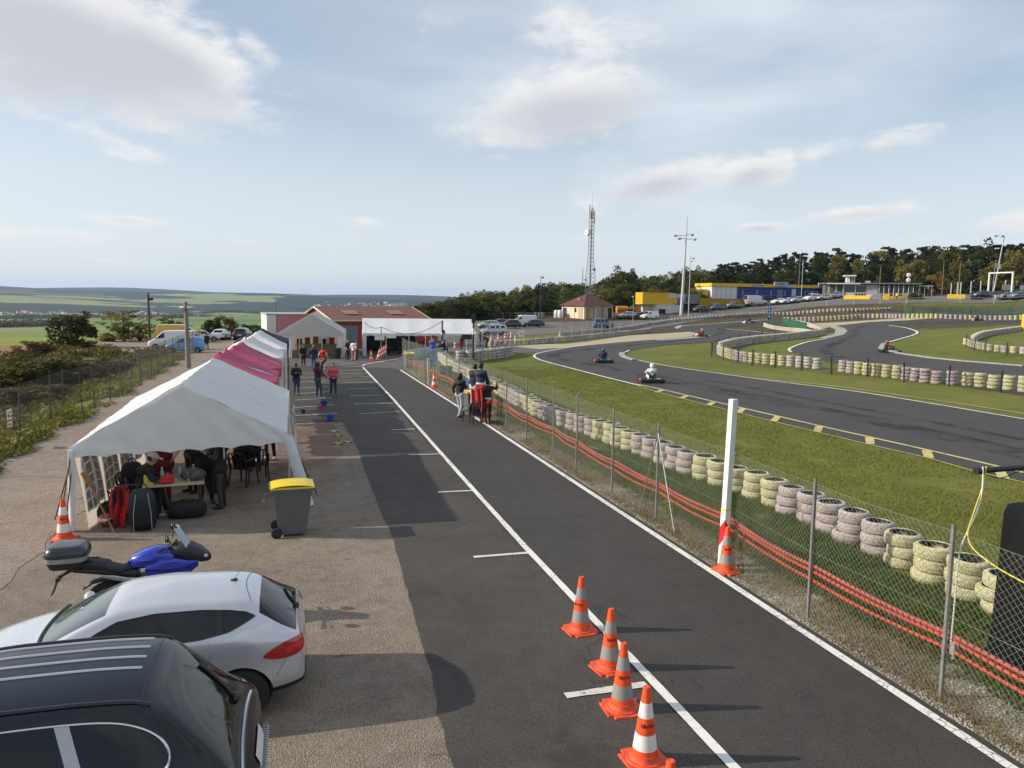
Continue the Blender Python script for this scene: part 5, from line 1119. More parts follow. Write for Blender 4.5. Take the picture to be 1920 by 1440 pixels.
park('hatch', 1377, 578, 12, P_GREY, 'grey hatchback left of the big grey van', 'parked_car', s=1.0)
park('van', 1416, 574, 6, P_LSIL, 'long grey high-roof van in the car park row', 'panel_van', 'van', s=1.0, sideglass=(4, 7))
park('hatch', 1460, 571, 188, P_WHITE, 'white hatchback next to the long grey van', 'parked_car', s=1.0)
park('estate', 1476, 570, 186, P_WHITE, 'white car right behind the white hatchback', 'parked_car')
park('hatch', 1494, 568, 186, P_LSIL, 'silver hatchback left of the white people carrier', 'parked_car', s=1.0)
park('kangoo', 1522, 565, 188, P_WHITE, 'white people carrier in the middle of the blue building row', 'people_carrier', 'van', s=.95, sideglass=(4, 12))
park('hatch', 1543, 563, 188, P_LSIL, 'small pale car right of the white people carrier', 'parked_car', s=1.0)
park('suv', 1563, 560, 190, P_LSIL, 'silver crossover at the right end of the car park row', 'parked_car', s=.92)
park('suv', 1838, 560, 184, P_DARK, 'black car in the upper car park left of the people by the gantry', 'parked_car', s=.9)
park('estate', 1886, 561, 186, P_BLUEG, 'blue-grey car left of the rightmost car in the upper car park', 'parked_car')
park('estate', 1908, 561, 186, P_BLUEG, 'steel blue car at the right edge of the upper car park', 'parked_car', s=1.0)
# ============================================================ tents
def cloth(name, col, tl=.28, ns=3, bump=.55, bs=5):
    m, n = newmat(name, .75, .25); a = n.noise(ns, 5, .6); n.col(n.ramp(a, [(.3, tuple(c*.90 for c in col)), (.7, col)]))
    w = n.noise(bs, 5, .6, n.scale(1, .35, 1), .8); n.bump(w, bump, .05)
    t = n.N.new('ShaderNodeBsdfTranslucent'); t.inputs['Color'].default_value = (*[c*.9 for c in col], 1); mx = n.N.new('ShaderNodeMixShader'); mx.inputs[0].default_value = tl
    out = [q for q in n.N if q.type == 'OUTPUT_MATERIAL'][0]; n.L.new(n.b.outputs[0], mx.inputs[1]); n.L.new(t.outputs[0], mx.inputs[2]); n.L.new(mx.outputs[0], out.inputs[0]); return m
C_WHT = cloth('white_tent_cloth', (.80, .81, .82), .22, 3, .3); C_CRM = cloth('cream_wall_cloth', (.66, .60, .52), .45); C_WIN = cloth('translucent_window', (.20, .19, .18), .35, 6, .1); C_PNK = cloth('pink_canopy_cloth', (.56, .13, .235), .3)  # cream wall colour includes the beige of sunlight coming through the cloth
C_BLK = cloth('black_canopy_cloth', (.02, .022, .03), .05); C_GRY = cloth('greyish_marquee_cloth', (.62, .60, .57), .2); M_LAT = M('white_lattice', (.78, .77, .74), .6); M_ROPE = M('dark_rope', (.03, .03, .028), .8); M_POLEW = M('white_pole', (.62, .62, .6), .45, .1)
TN = Vector((-2.1, 19.2, 0))
tn = thing('party_tent', 'large white gabled party tent with open front and latticed side windows nearest the camera', 'tent', TN)
FL, FR, BL_, BR_ = Vector((-4.0, 15.9, 1.66)), Vector((-.12, 16.8, 1.63)), Vector((-4.02, 22.3, 1.78)), Vector((-.09, 22.7, 1.86)); AF, AB = Vector((-2.15, 16.33, 2.75)), Vector((-2.05, 22.6, 2.80))
def bilin(a, b, c, d, s, t): return (a*(1-s)+b*s)*(1-t)+(d*(1-s)+c*s)*t
def slope(e0, e1, a1, a0, drop=.0):
    """e0-e1 eave, a0-a1 ridge; s along the depth, t from eave to ridge"""
    def fn(s, t):
        p = bilin(e0, e1, a1, a0, s, t); rib = abs(math.sin(s*PI*3)); p = p.copy(); p.z -= .05*rib*(math.sin(PI*t)**.7)+.010*math.sin(t*19+s*11)+.008*math.sin(s*47+t*13)
        p.z += .035*math.exp(-((t)/.05)**2)*0; return p-TN
    return fn
m = MB(); m.grid(slope(FL, BL_, AB, AF), 36, 20); m.grid(slope(BR_, FR, AF, AB), 36, 20)
m.build('roof_cloth', C_WHT, tn, True, angle=50)
for fn_ in (slope(FL, BL_, AB, AF), slope(BR_, FR, AF, AB)):
    for s_ in (.012, .333, .666, .988): m = MB(); m.tube([fn_(s_, t_)+Vector((0, 0, .002)) for t_ in np.linspace(0, 1, 16)], .008, 5); m.build('roof_seam', C_WHT, tn, True)
def gable(L, Rr, A, name, wav=7, drop=.19):
    m = MB(); nu, nv = 56, 12
    def fn(s, t):
        top = L.lerp(A, s*2) if s < .5 else A.lerp(Rr, s*2-1); bot = L.lerp(Rr, s); bot = bot.copy(); bot.z -= drop+.05*abs(math.sin(s*PI*wav))*-1+.05
        p = bot.lerp(top, t); p.y += .03*math.sin(s*31+t*7)*t*(1-t)*2+.015*math.sin(s*9); p.y -= .02; return p-TN
    m.grid(fn, nu, nv); return m.build(name, C_WHT, tn, True)
gable(FL, FR, AF, 'front_gable'); gable(BL_, BR_, AB, 'back_gable')
# valances along the eaves
for a, b in ((FL, BL_), (BR_, FR)):
    m = MB(); m.grid(lambda s, t: a.lerp(b, s)-TN+Vector((0, 0, -t*(.17+.04*abs(math.sin(s*PI*9))))), 60, 3); m.build('eave_valance', C_WHT, tn, True)
def tlen(p): return T(p.x, p.y)
for c, sh in ((FL, Vector((-.06, .1, 0))), (FR, Vector((.42, .1, 0))), (BL_, Vector()), (BR_, Vector()), (FL.lerp(BL_, .5), Vector()), (FR.lerp(BR_, .5), Vector())):
    m = MB(); m.cyl(c-TN, Vector((c.x, c.y, 0))+sh-TN, .022, n=8); m.build('tent_pole', M_POLEW, tn, True)
for c, sh, r in ((FL, Vector((-.06, .1, 0)), .055), (FR, Vector((.42, .1, 0)), .10)):
    m = MB(); n_ = 10; vs = []
    for i in range(9):
        t = i/8; p = Vector((c.x, c.y, c.z-.05)).lerp(Vector((c.x, c.y, .03))+sh, t)-TN
        for k in range(n_): a = 2*PI*k/n_; rr = r*(1.0+.35*math.sin(a*2+t*4)*.4+.25*t); vs.append(p+Vector((rr*math.cos(a), rr*math.sin(a), 0)))
    m.add(vs, [(i*n_+k, i*n_+(k+1) % n_, (i+1)*n_+(k+1) % n_, (i+1)*n_+k) for i in range(8) for k in range(n_)]); m.build('pole_sleeve', C_WHT, tn, True)
# left wall of four window panels
def wall_panel(s0, s1, arch=True, name='wall_panel', base=(FL, BL_), flare=.22, lat=True):
    A0 = base[0].lerp(base[1], s0); A1 = base[0].lerp(base[1], s1)
    def P(s, t, o=0):
        top = A0.lerp(A1, s); top = Vector((top.x, top.y, top.z-.04)); bot = Vector((top.x+flare, top.y, .02)); q = top.lerp(bot, t); q.x += .05*math.sin(s*PI)*math.sin(t*PI)+.025*math.sin(s*14+t*3)+o; return q-TN
    m = MB(); m.grid(lambda s, t: P(s, t), 14, 14); w = m.build(name, C_CRM, tn, True)
    if lat:
        def W(a, b, o=.012):   # window coords: a across, b down, arched top
            aa = .1+.8*a; top = .10+(.16*(2*a-1)**2); bb = top+(.80-.14*abs(a-.5)*0-top)*b; return P(aa, bb, o)
        m = MB(); m.grid(lambda a, b: W(a, b), 10, 12); g = m.build('window_panel', C_WIN, w, True)
        m = MB()
        for a in (0, .25, .5, .75, 1): m.tube([W(a, i/12, .022) for i in range(13)], .015, 5)
        for b in (0, .2, .4, .6, .8, 1): m.tube([W(i/10, b, .022) for i in range(11)], .015, 5)
        m.build('window_lattice', M_LAT, g)
    return w
for k in range(4): wall_panel(k/4+.006, (k+1)/4-.006)
m = MB()
for k in range(1, 4):
    p = FL.lerp(BL_, k/4)-TN; m2 = MB(); m2.tube([p+Vector((.05, 0, -.1)), p+Vector((.08, 0, -.8)), p+Vector((.13, 0, -1.6))], .02, 6); m2.build('wall_strut', M('tan_strut', (.16, .12, .08), .7), tn)
# loose cloth corner at the front left and rolled cloth on the right side
m = MB(); m.grid(lambda s, t: Vector((.02+.30*t*t*(1-s)+.03*math.sin(t*7+s*5), 20.4+.9*s, 1.7*(1-t)+.25*t))-TN, 8, 12); m.build('side_flap', C_WHT, tn, True)
for k, (s, x) in enumerate(((.2, .1), (.55, .04))):
    m = MB(); m.grid(lambda a, t: Vector((-.02+.12*t+.04*math.sin(t*9+a*4), FR.y+(BR_.y-FR.y)*(s+.22*a), 1.68*(1-t)+.75*t))-TN, 6, 8); m.build('gathered_wall_cloth', C_GRY, tn, True)
for p0, p1 in [(FL+Vector((0, 0, -.1)), Vector((-4.2, 15.55, .05))), (FL+Vector((0, .05, -.2)), Vector((-4.25, 15.6, .35))), (FL+Vector((.02, .05, -.15)), Vector((-4.12, 15.7, .1)))]:
    m = MB(); m.cyl(p0-TN, p1-TN, .012, n=5); m.build('guy_rope', M_ROPE, tn)
m = MB(); m.cyl(FR+Vector((.02, .4, -.1))-TN, Vector((.5, 17.9, .02))-TN, .012, n=5); m.build('guy_rope', M_ROPE, tn)
# ---- pop-up canopies
def popup(label, x0, x1, y0, y1, ze, peaks, mat, legm=M_POLEW, logo=None, val=.30, white_edge=False):
    o = thing('canopy_tent', label, 'canopy', ((x0+x1)/2, (y0+y1)/2, 0), 0, 'pop-up canopies along the tent row'); B = Vector(((x0+x1)/2, (y0+y1)/2, 0))
    pk = [Vector(p) for p in peaks]
    def H(x, y):
        # height: concave sag from the ridge between peaks down to the eave
        best = 0
        yy = min(max(y, pk[0].y), pk[-1].y); t = 0 if len(pk) == 1 or pk[-1].y == pk[0].y else (yy-pk[0].y)/(pk[-1].y-pk[0].y)
        rx = pk[0].x+(pk[-1].x-pk[0].x)*t; rz = pk[0].z+(pk[-1].z-pk[0].z)*t-.13*math.sin(PI*t)
        dx = (x-rx)/((x1-rx) if x > rx else (rx-x0)); dx = abs(dx)
        dy = 0 if pk[0].y <= y <= pk[-1].y else ((pk[0].y-y)/(pk[0].y-y0) if y < pk[0].y else (y-pk[-1].y)/(y1-pk[-1].y))
        d = max(dx, dy); return rz+(ze-rz)*(d**.72) + .02*math.sin(x*5+y*3)*(1-d)
    N1, N2 = 26, 30
    m = MB(); m.grid(lambda s, t: Vector((x0+(x1-x0)*s, y0+(y1-y0)*t, H(x0+(x1-x0)*s, y0+(y1-y0)*t)))-B, N1, N2); m.build('canopy_cloth', mat, o, True, angle=25)
    m = MB()
    for a, b in (((x0, y0), (x1, y0)), ((x1, y0), (x1, y1)), ((x1, y1), (x0, y1)), ((x0, y1), (x0, y0))):
        m.grid(lambda s, t: Vector((a[0]+(b[0]-a[0])*s, a[1]+(b[1]-a[1])*s, H(a[0]+(b[0]-a[0])*s, a[1]+(b[1]-a[1])*s)-t*(val+.03*math.sin(s*25))))-B, 16, 3)
    m.build('valance', mat, o, True)
    for x, y in ((x0+.05, y0+.05), (x1-.05, y0+.05), (x1-.05, y1-.05), (x0+.05, y1-.05)):
        m = MB(); m.cyl(Vector((x, y, 0))-B, Vector((x, y, ze))-B, .024, n=8); m.cyl(Vector((x, y, ze-.65))-B, Vector((x, y, ze-.05))-B, .034, n=8); m.build('leg', legm, o, True)
    m = MB()
    for y in (y0+.06, y1-.06):
        for k in range(4): xa = x0+(x1-x0)*k/4; xb = x0+(x1-x0)*(k+1)/4; m.cyl(Vector((xa, y, ze-.1))-B, Vector((xb, y, ze-.55))-B, .012, n=5); m.cyl(Vector((xa, y, ze-.55))-B, Vector((xb, y, ze-.1))-B, .012, n=5)
    for x in (x0+.06, x1-.06):
        for k in range(4): ya = y0+(y1-y0)*k/4; yb = y0+(y1-y0)*(k+1)/4; m.cyl(Vector((x, ya, ze-.1))-B, Vector((x, yb, ze-.55))-B, .012, n=5); m.cyl(Vector((x, ya, ze-.55))-B, Vector((x, yb, ze-.1))-B, .012, n=5)
    m.build('scissor_frame', legm, o)
    if logo:
        lx, ly = logo; lm = M('white_print', (.72, .66, .68), .6)
        mm = MB(); rr = random.Random(3)
        # chequered-flag style mark: slanted bars and dots hugging the cloth
        def q(u, v): 
            x = lx+u; y = ly+v; return Vector((x, y, H(x, y)+.012))-B
        for a, b, w in [(-.42, -.02, .10), (-.22, .10, .09), (-.05, -.04, .12), (.10, .12, .10), (.26, .02, .12), (.42, .08, .08), (-.12, -.2, .14), (.05, -.26, .09), (.55, -.02, .06)]:
            mm.grid(lambda s, t: q(a+w*1.5*(s-.5)+.06*t, b+w*1.9*(t-.5)), 2, 2)
        mm.build('printed_mark', lm, o)
    return o
popup('nearest pink canopy with white printed mark, directly behind the front white tent', -2.95, -.42, 23.1, 26.5, 2.06, [(-2.12, 24.1, 2.96), (-1.98, 25.5, 2.96)], C_PNK, logo=(-1.2, 24.5))
popup('farther pink canopy with white printed mark, in front of the white canopies', -2.85, -.35, 26.7, 30.0, 2.14, [(-1.84, 27.5, 2.96), (-1.73, 29.2, 2.98)], C_PNK, logo=(-1.05, 27.9))
popup('white canopy right behind the two pink canopies', -2.75, -.33, 30.2, 33.9, 2.22, [(-1.72, 31.3, 3.0), (-1.55, 33.0, 3.0)], C_WHT)
popup('white canopy between the nearer white canopy and the black one', -2.6, -.2, 34.1, 38.0, 2.3, [(-1.45, 35.4, 3.06), (-1.35, 37.3, 3.06)], C_WHT)
popup('black canopy at the far end of the canopy row', -2.6, -.12, 38.2, 42.0, 2.36, [(-1.40, 40.1, 3.0)], C_BLK, M_DARKST)
# ---- large marquees at the end of the paddock
def marquee(name, label, FLp, FRp, depth, ze, zr, along, mat, walls=(), nb=4, legs=4):
    """gabled marquee. along: 'y' ridge runs away from the front, 'x' ridge parallel to the front"""
    a, b = Vector(FLp), Vector(FRp); u = (b-a).normalized(); w = Vector((-u.y, u.x, 0)); Wd = (b-a).length; o = thing(name, label, 'tent', (a+b)/2+w*depth/2); B = o.location.copy()
    def pt(s, t, z): return a+u*(Wd*s)+w*(depth*t)+Vector((0, 0, z))-B
    m = MB()
    if along == 'y':
        for lo, hi in ((0, .5), (1, .5)): m.grid(lambda s, t: pt(lo+(hi-lo)*t, s, ze+(zr-ze)*t-.06*abs(math.sin(s*PI*nb))*math.sin(PI*t)), 24, 10)
        m.build('roof_cloth', mat, o, True, angle=40)
        for k in (0, 1):
            m = MB(); m.grid(lambda s, t: pt(s, k-.004+.008*k, ze-.18-.04*abs(math.sin(s*PI*8))+(ze+(zr-ze)*(1-abs(2*s-1))-ze+.18)*t), 32, 6); m.build('gable_cloth', mat, o, True)
    else:
        for lo, hi in ((0, .5), (1, .5)): m.grid(lambda s, t: pt(s, lo+(hi-lo)*t, ze+(zr-ze)*t-.05*abs(math.sin(s*PI*nb))*math.sin(PI*t)), 40, 10)
        m.build('roof_cloth', mat, o, True, angle=40)
        for t0 in (0, 1): m = MB(); m.grid(lambda s, t: pt(s, t0, ze-t*(.16+.05*abs(math.sin(s*PI*14)))), 80, 3); m.build('valance', mat, o, True)
        for k in (0, 1):
            m = MB(); m.grid(lambda s, t: pt(k, s, ze-.15+(zr-ze)*(1-abs(2*s-1))*t+.15*t), 12, 5); m.build('gable_cloth', mat, o, True)
    for k in range(legs):
        for t in (0, 1):
            m = MB(); m.cyl(pt(k/(legs-1), t, 0), pt(k/(legs-1), t, ze), .028, n=7); m.build('tent_pole', M_POLEW, o, True)
    for (s0, t0, s1, t1, mt) in walls:
        m = MB(); m.grid(lambda s, t: pt(s0+(s1-s0)*s, t0+(t1-t0)*s, ze-.02-(ze-.05)*t)+w*(.05*math.sin(s*17)*t), 20, 8); m.build('side_wall', mt, o, True)
    return o
marquee('marquee', 'large greyish white gabled marquee beside the red shed', (-1.02, 58.9, 0), (3.77, 58.5, 0), 9, 1.86, 3.32, 'y', C_GRY, [(0, 0, .22, 0, C_WHT), (0, .02, 0, 1, C_CRM), (0, 1, 1, 1, C_CRM), (.98, .15, 1, 1, C_WHT), (.9, 0, .98, 0, C_WHT)])
marquee('marquee', 'long white tent with its ridge parallel to the pit lane end', (5.35, 60.7, 0), (14.2, 60.0, 0), 5.2, 1.80, 2.90, 'x', C_WHT, [(0, 0, .03, 0, C_WHT), (0, .05, 0, 1, C_GRY), (0, 1, .5, 1, C_BLK), (.97, 0, 1, 0, C_WHT)], nb=5, legs=6)  # black half back wall is added to make the space under the tent dark
# ============================================================ things under the front tent
M_TBL = M('beige_table_top', (.46, .38, .27), .5, ns=6, na=.12); M_CLB = M('black_fabric', (.013, .013, .016), .85, ns=30, na=.3, bump=.3, bs=12); M_RED = M('red_fabric', (.50, .018, .018), .75, ns=20, na=.2, bump=.3, bs=10); M_WHF = M('white_fabric', (.66, .66, .65), .75, ns=15, na=.1)
M_NAVY = M('navy_fabric', (.018, .024, .055), .8, ns=25, na=.25, bump=.2, bs=12)
o = thing('folding_table', 'beige folding table with dark legs under the front tent, loaded with bottles', 'table', (-2.36, 16.75, 0), R(6))
m = MB(); m.bbox((0, 0, .70), (1.15, .62, .035), .008); m.build('tabletop', M_TBL, o)
for x in (-.5, .5):
    for y in (-.26, .26): m = MB(); m.cyl((x, y, 0), (x, y, .69), .016, n=7); m.build('leg', M_DARKST, o)
TB = Vector((-2.36, 16.75, .718))
def bottle(dx, dy, h, r, mt, label, capm=None, name='bottle'):
    o = thing(name, label, 'bottle', TB+Vector((dx, dy, 0))); m = MB(); m.lathe([(r, 0), (r, h*.62), (r*.85, h*.72), (r*.38, h*.9), (r*.38, h*.94)], 14); m.build('bottle_body', mt, o, True, angle=50); m = MB(); m.cyl((0, 0, h*.94), (0, 0, h), r*.42, n=10); m.build('cap', capm or M_WHITEB, o); return o
M_PET = M('clear_plastic', (.55, .62, .68), .08, 0, .6, trans=.6)
bottle(-.22, .0, .30, .042, M_PET, 'clear water bottle with a blue label on the left half of the table'); bottle(.10, .10, .32, .042, M_PET, 'taller clear water bottle in the middle of the table', M('blue_cap', (.05, .15, .45), .4)); bottle(.29, -.08, .17, .03, M('orange_plastic', (.75, .26, .01), .4), 'small orange plastic bottle on the right of the table', M('grey_cap', (.2, .2, .2), .5))
bottle(.36, .16, .30, .04, M('fluorescent_plastic', (.55, .70, .05), .4), 'fluorescent yellow drinking bottle at the back of the table')
for dx, lb in ((-.49, 'left yellow drink carton on the table edge'), (-.40, 'right yellow drink carton on the table edge')):
    m = MB(); m.bbox((0, 0, .10), (.08, .07, .2), .006); o = m.build('drink_carton', M('yellow_carton', (.62, .52, .10), .5, ns=25, na=.5), loc=TB+Vector((dx, -.18, 0))); tag(o, lb, 'carton', 'drink cartons on the table')
m = MB(); m.ell((0, 0, .05), (.17, .11, .055), 16, 10); m.ell((.02, .02, .10), (.14, .09, .05), 16, 10); o = m.build('folded_cloth', M_RED, smooth=True, loc=TB+Vector((-.13, -.16, 0))); tag(o, 'red neck collar lying on the table front', 'clothing')
m = MB(); m.ell((0, 0, .12), (.26, .18, .13), 18, 12); m.tube([(-.15, 0, .22), (0, 0, .29), (.15, 0, .22)], .012, 6); o = m.build('helmet_bag', M('grey_mottled_bag', (.07, .07, .075), .6, ns=14, na=.8), smooth=True, loc=TB+Vector((.36, .04, 0))); tag(o, 'grey bag heaped on the right end of the table', 'bag')
def bag(name, label, loc, size, mat, rz=0, handles=True, trim=None, parts=True):
    o = thing(name, label, 'bag', loc, rz); x, y, z = size
    m = MB(); bm = bmesh.new(); bmesh.ops.create_cube(bm, size=1); bmesh.ops.subdivide_edges(bm, edges=bm.edges[:], cuts=4, use_grid_fill=True)
    for v in bm.verts:
        c = v.co; k = 1-.16*((2*c.z)**2); l = (abs(2*c.x)**6+abs(2*c.y)**6+abs(2*c.z)**6)**(1/6) or 1
        v.co = Vector((c.x/l*1.0*x*k, c.y/l*y*k, (c.z/l+.5)*z)); n3 = mnoise.noise(v.co*7+Vector(loc)); v.co += Vector((n3*.02, n3*.02, 0))
    bm.verts.index_update(); m.add([v.co.copy() for v in bm.verts], [[v.index for v in f.verts] for f in bm.faces]); bm.free(); m.build('bag_body', mat, o, True)
    if handles: m = MB(); m.tube([(-x*.2, 0, z*.97), (-x*.12, 0, z*1.12), (x*.12, 0, z*1.12), (x*.2, 0, z*.97)], .014, 6); m.build('handle', M_BLKP, o, True)
    if trim:
        m = MB()
        for s in (-1, 1): m.tube([(s*x*.32, -y*.52, z*.05), (s*x*.30, -y*.545, z*.5), (s*x*.20, -y*.47, z*.93)], .008, 5)
        m.build('piping', trim, o, True)
    return o
bag('travel_bag', 'tall black travel bag with pale piping standing in front of the table', (-2.80, 15.83, 0), (.50, .36, .80), M('black_navy_nylon', (.006, .007, .012), .5, ns=20, na=.3), R(6), True, M('blue_grey_piping', (.28, .34, .42), .6))
bag('duffel_bag', 'low black duffel bag lying under the right side of the table', (-2.1, 16.55, 0), (.75, .38, .34), M_CLB, R(4))
bag('equipment_box', 'black square equipment bag on the ground by the left tent wall', (-3.5, 16.75, 0), (.55, .45, .36), M_CLB, R(-10))
bag('backpack', 'bulky black backpack propped on the chair beside the left wall', (-3.20, 17.1, .46), (.42, .32, .62), M_CLB, R(15))
bag('backpack', 'dark bag on the ground behind the standing people in the tent', (-1.72, 18.6, 0), (.45, .4, .55), M_CLB, R(25))
# red jacket draped over a chair
def chair(loc, rz, label, mat=M_BLKP, group='black plastic garden chairs', s=1):
    o = thing('garden_chair', label, 'chair', loc, rz, group, s)
    m = MB(); m.grid(lambda a, b: Vector(((a-.5)*.46, (b-.5)*.46, .44-.02*math.sin(PI*a)*math.sin(PI*b))), 8, 8); q = m.build('seat', mat, o, True); z = q.modifiers.new('s', 'SOLIDIFY'); z.thickness = .018
    m = MB()
    for k in range(5): a = (k-2)*.09; m.tube([(a, .22, .44), (a*1.08, .27, .62), (a*1.1, .31, .80)], .020, 6)
    m.tube([(-.22, .22, .44), (-.23, .28, .70), (-.18, .315, .82), (0, .32, .845), (.18, .315, .82), (.23, .28, .70), (.22, .22, .44)], .02, 6); m.build('backrest', mat, o, True)
    for sx in (-1, 1):
        m = MB(); m.tube([(sx*.23, -.22, .44), (sx*.25, -.24, .64), (sx*.25, .0, .66), (sx*.235, .27, .64)], .02, 6); m.build('armrest', mat, o, True)
        for y, dy in ((-.21, -.04), (.21, .06)): m = MB(); m.cyl((sx*.21, y, .44), (sx*.24, y+dy, 0), .024, .02, n=7); m.build('leg', mat, o, True)
    return o
chair((-3.22, 16.35, 0), R(200), 'black plastic chair by the left tent wall, hidden under a red jacket'); chair((-3.15, 17.15, 0), R(70), 'black plastic chair by the left tent wall carrying the backpack')
chair((-2.93, 16.72, 0), R(-80)+PI, 'black plastic chair under the person in the white cap'); chair((-1.15, 19.15, 0), R(150), 'black plastic chair with a dark coat over its back, deep in the tent'); chair((-.85, 19.5, 0), R(190), 'black plastic chair at the rear right of the front tent')
m = MB(); m.grid(lambda s, t: Vector(((s-.5)*.30+.04*math.sin(t*5), -.10*math.cos(s*PI*2)*.7-.06*t+.035*math.sin(s*20)*t, .84-.80*t+.03*math.sin(s*12))), 24, 14); m.grid(lambda s, t: Vector(((s-.5)*.34, .12-.10*t, .84-.30*t)), 10, 6)
m.tube([(-.17, -.02, .8), (-.22, -.06, .5), (-.2, -.08, .22)], [.05, .06, .045], 8); m.tube([(.17, -.02, .8), (.21, -.06, .5), (.2, -.08, .3)], [.05, .06, .045], 8)
o = m.build('draped_jacket', M_RED, smooth=True, loc=(-3.24, 16.12, 0)); o.scale = (.72, .8, .95); o.modifiers.new('s', 'SOLIDIFY').thickness = .015; tag(o, 'bright red jacket hanging over a chair by the left tent wall', 'jacket')
m = MB(); m.grid(lambda s, t: Vector(((s-.5)*.5+.03*math.sin(t*9), .05*math.sin(s*9)-.05*t, .86-.5*t)), 16, 10); m.ell((0, .0, .80), (.25, .12, .12), 14, 10); o = m.build('draped_coat', M_CLB, smooth=True, loc=(-1.15, 19.38, 0)); tag(o, 'dark coat thrown over the back of a chair deep in the tent', 'coat')
m = MB(); m.ell((0, 0, .13), (.16, .13, .13), 20, 14); m.cur = 1; m.ell((.0, -.02, .15), (.155, .128, .06), 20, 10); m.cur = 2; m.ell((.05, -.05, .14), (.115, .10, .045), 16, 8)
o = m.build('racing_helmet', [M('helmet_red', (.40, .03, .02), .3, coat=1, ns=9, na=.5), M('helmet_white', (.6, .58, .56), .3, coat=1), M_INK], smooth=True, loc=(-3.52, 16.22, 0)); tag(o, 'red and white racing helmet on the ground inside the tent corner', 'helmet')
m = MB(); m.cyl((0, 0, 0), (-.55, .25, 1.15), .016, n=6); m.cur = 1; m.bbox((-.47, .20, 1.02), (.10, .05, .34), .02, Euler((.2, -.44, 0))); o = m.build('wooden_broom', [M('wood_handle', (.25, .15, .08), .6), M('wood_block', (.30, .17, .05), .6)], loc=(-3.28, 15.72, 0)); tag(o, 'long wooden broom leaning against the front left tent corner', 'broom')
# small litter on the worn gravel
for (u, v), c, lb, cat, sz in [((602, 768), (.55, .03, .02), 'red plastic cup lying on the worn gravel beside the tents', 'cup', .09), ((607, 762), (.02, .05, .28), 'tall blue bucket standing on the worn gravel', 'bucket', .15), ((568, 776), (.03, .03, .12), 'dark blue beaker on the worn gravel nearest the tents', 'beaker', .11), ((619, 789), (.02, .09, .45), 'bright blue tub lying on the worn gravel', 'tub', .14)]:
    p = G(u, v); o = MB(); o.lathe([(sz*.7, 0), (sz, sz*1.6), (sz*.92, sz*1.6), (sz*.62, sz*.1), (0, sz*.1)], 14); o = o.build(cat if cat != 'tub' else 'plastic_tub', M('plastic_'+cat, c, .45), smooth=True, loc=p, angle=50); tag(o, lb, cat)
for (u, v), c, lb in [((626, 810), (.42, .45, .5), 'grey flattened disc on the worn gravel'), ((634, 817), (.45, .30, .06), 'orange-brown wrapper farthest of the litter on the worn gravel'), ((633, 833), (.5, .34, .04), 'yellow wrapper nearest the tents of the litter on gravel'), ((652, 830), (.45, .30, .12), 'tan wrapper at the gravel edge by the asphalt')]:
    p = G(u, v); m = MB(); m.grid(lambda s, t: Vector(((s-.5)*.28, (t-.5)*.2, .03+.025*math.sin(s*9+t*5))), 8, 6); o = m.build('litter', M('litter_%d' % u, c, .6), smooth=True, loc=p); o.modifiers.new('s', 'SOLIDIFY').thickness = .006; tag(o, lb, 'litter', 'litter on the gravel')
# ============================================================ signs, barriers and stands along the paddock end
def text_lines(parent, lines, loc, rot, size, mat, gap=1.15):
    for k, s in enumerate(lines): 
        o = txt(s, size, mat, parent, (0, 0, 0), rot); q = Euler(rot).to_matrix()@Vector((0, -k*size*gap, 0)); o.location = Vector(loc)+q
sp = AX(18, 783, -7.93); o = thing('first_aid_sign', 'white first-aid sign with a red cross and red arrow panel on the left fence', 'sign', sp, 0)
m = MB(); m.box((0, 0, .09), (.012, .42, .30)); m.build('sign_panel', M_WHITEB, o); m = MB(); m.box((0, .0, -.20), (.012, .40, .17), Euler((-.06, 0, 0))); m.build('arrow_panel', M('pale_red_panel', (.68, .60, .57), .5), o)
M_SRED = M('sign_red', (.55, .04, .04), .5); m = MB(); m.box((.009, -.12, .08), (.004, .045, .15)); m.box((.010, -.12, .08), (.004, .15, .045)); m.build('red_cross', M_SRED, o)
m = MB(); m.box((.009, .02, -.20), (.004, .20, .04), Euler((-.06, 0, 0))); m.prism([(-.06, 0), (0, .06), (0, -.06)], .004, Matrix.Translation((.009, -.08, -.205))@Euler((PI/2, 0, PI/2)).to_matrix().to_4x4()); m.build('red_arrow', M_SRED, o)
text_lines(o, ['POSTE', 'SECOURS'], (.009, .07, .15), (PI/2, 0, PI/2), .062, M('dark_lettering', (.05, .05, .09), .6), 1.9)
# advertising board on the fence end + red white post
bq = G(760, 690); o = thing('sign_board', 'white upright notice board with dark print at the far end of the chain-link fence', 'sign', (bq.x+.35, bq.y, 0), R(-62))
m = MB(); m.bbox((0, 0, .62), (.70, .03, .85), .005); m.build('board', M_WHITEB, o); m = MB(); m.box((0, -.018, .86), (.36, .006, .16)); m.box((0, -.018, .62), (.42, .006, .10)); m.box((0, -.018, .46), (.30, .006, .08)); m.build('dark_print', M('dark_print', (.08, .09, .10), .6), o); m = MB(); m.cyl((-.3, 0, 0), (-.3, 0, .2), .02, n=6); m.cyl((.3, 0, 0), (.3, 0, .2), .02, n=6); m.build('board_feet', M_STEEL, o)
o = MB(); o.cyl((0, 0, 0), (0, 0, 1.05), .06, n=10); o.bbox((0, 0, 1.0), (.16, .1, .3), .02); o = o.build('marker_post', mt, loc=(bq.x+.05, bq.y+.35, 0)); tag(o, 'red and white striped marker post between the far bin and the notice board', 'post')
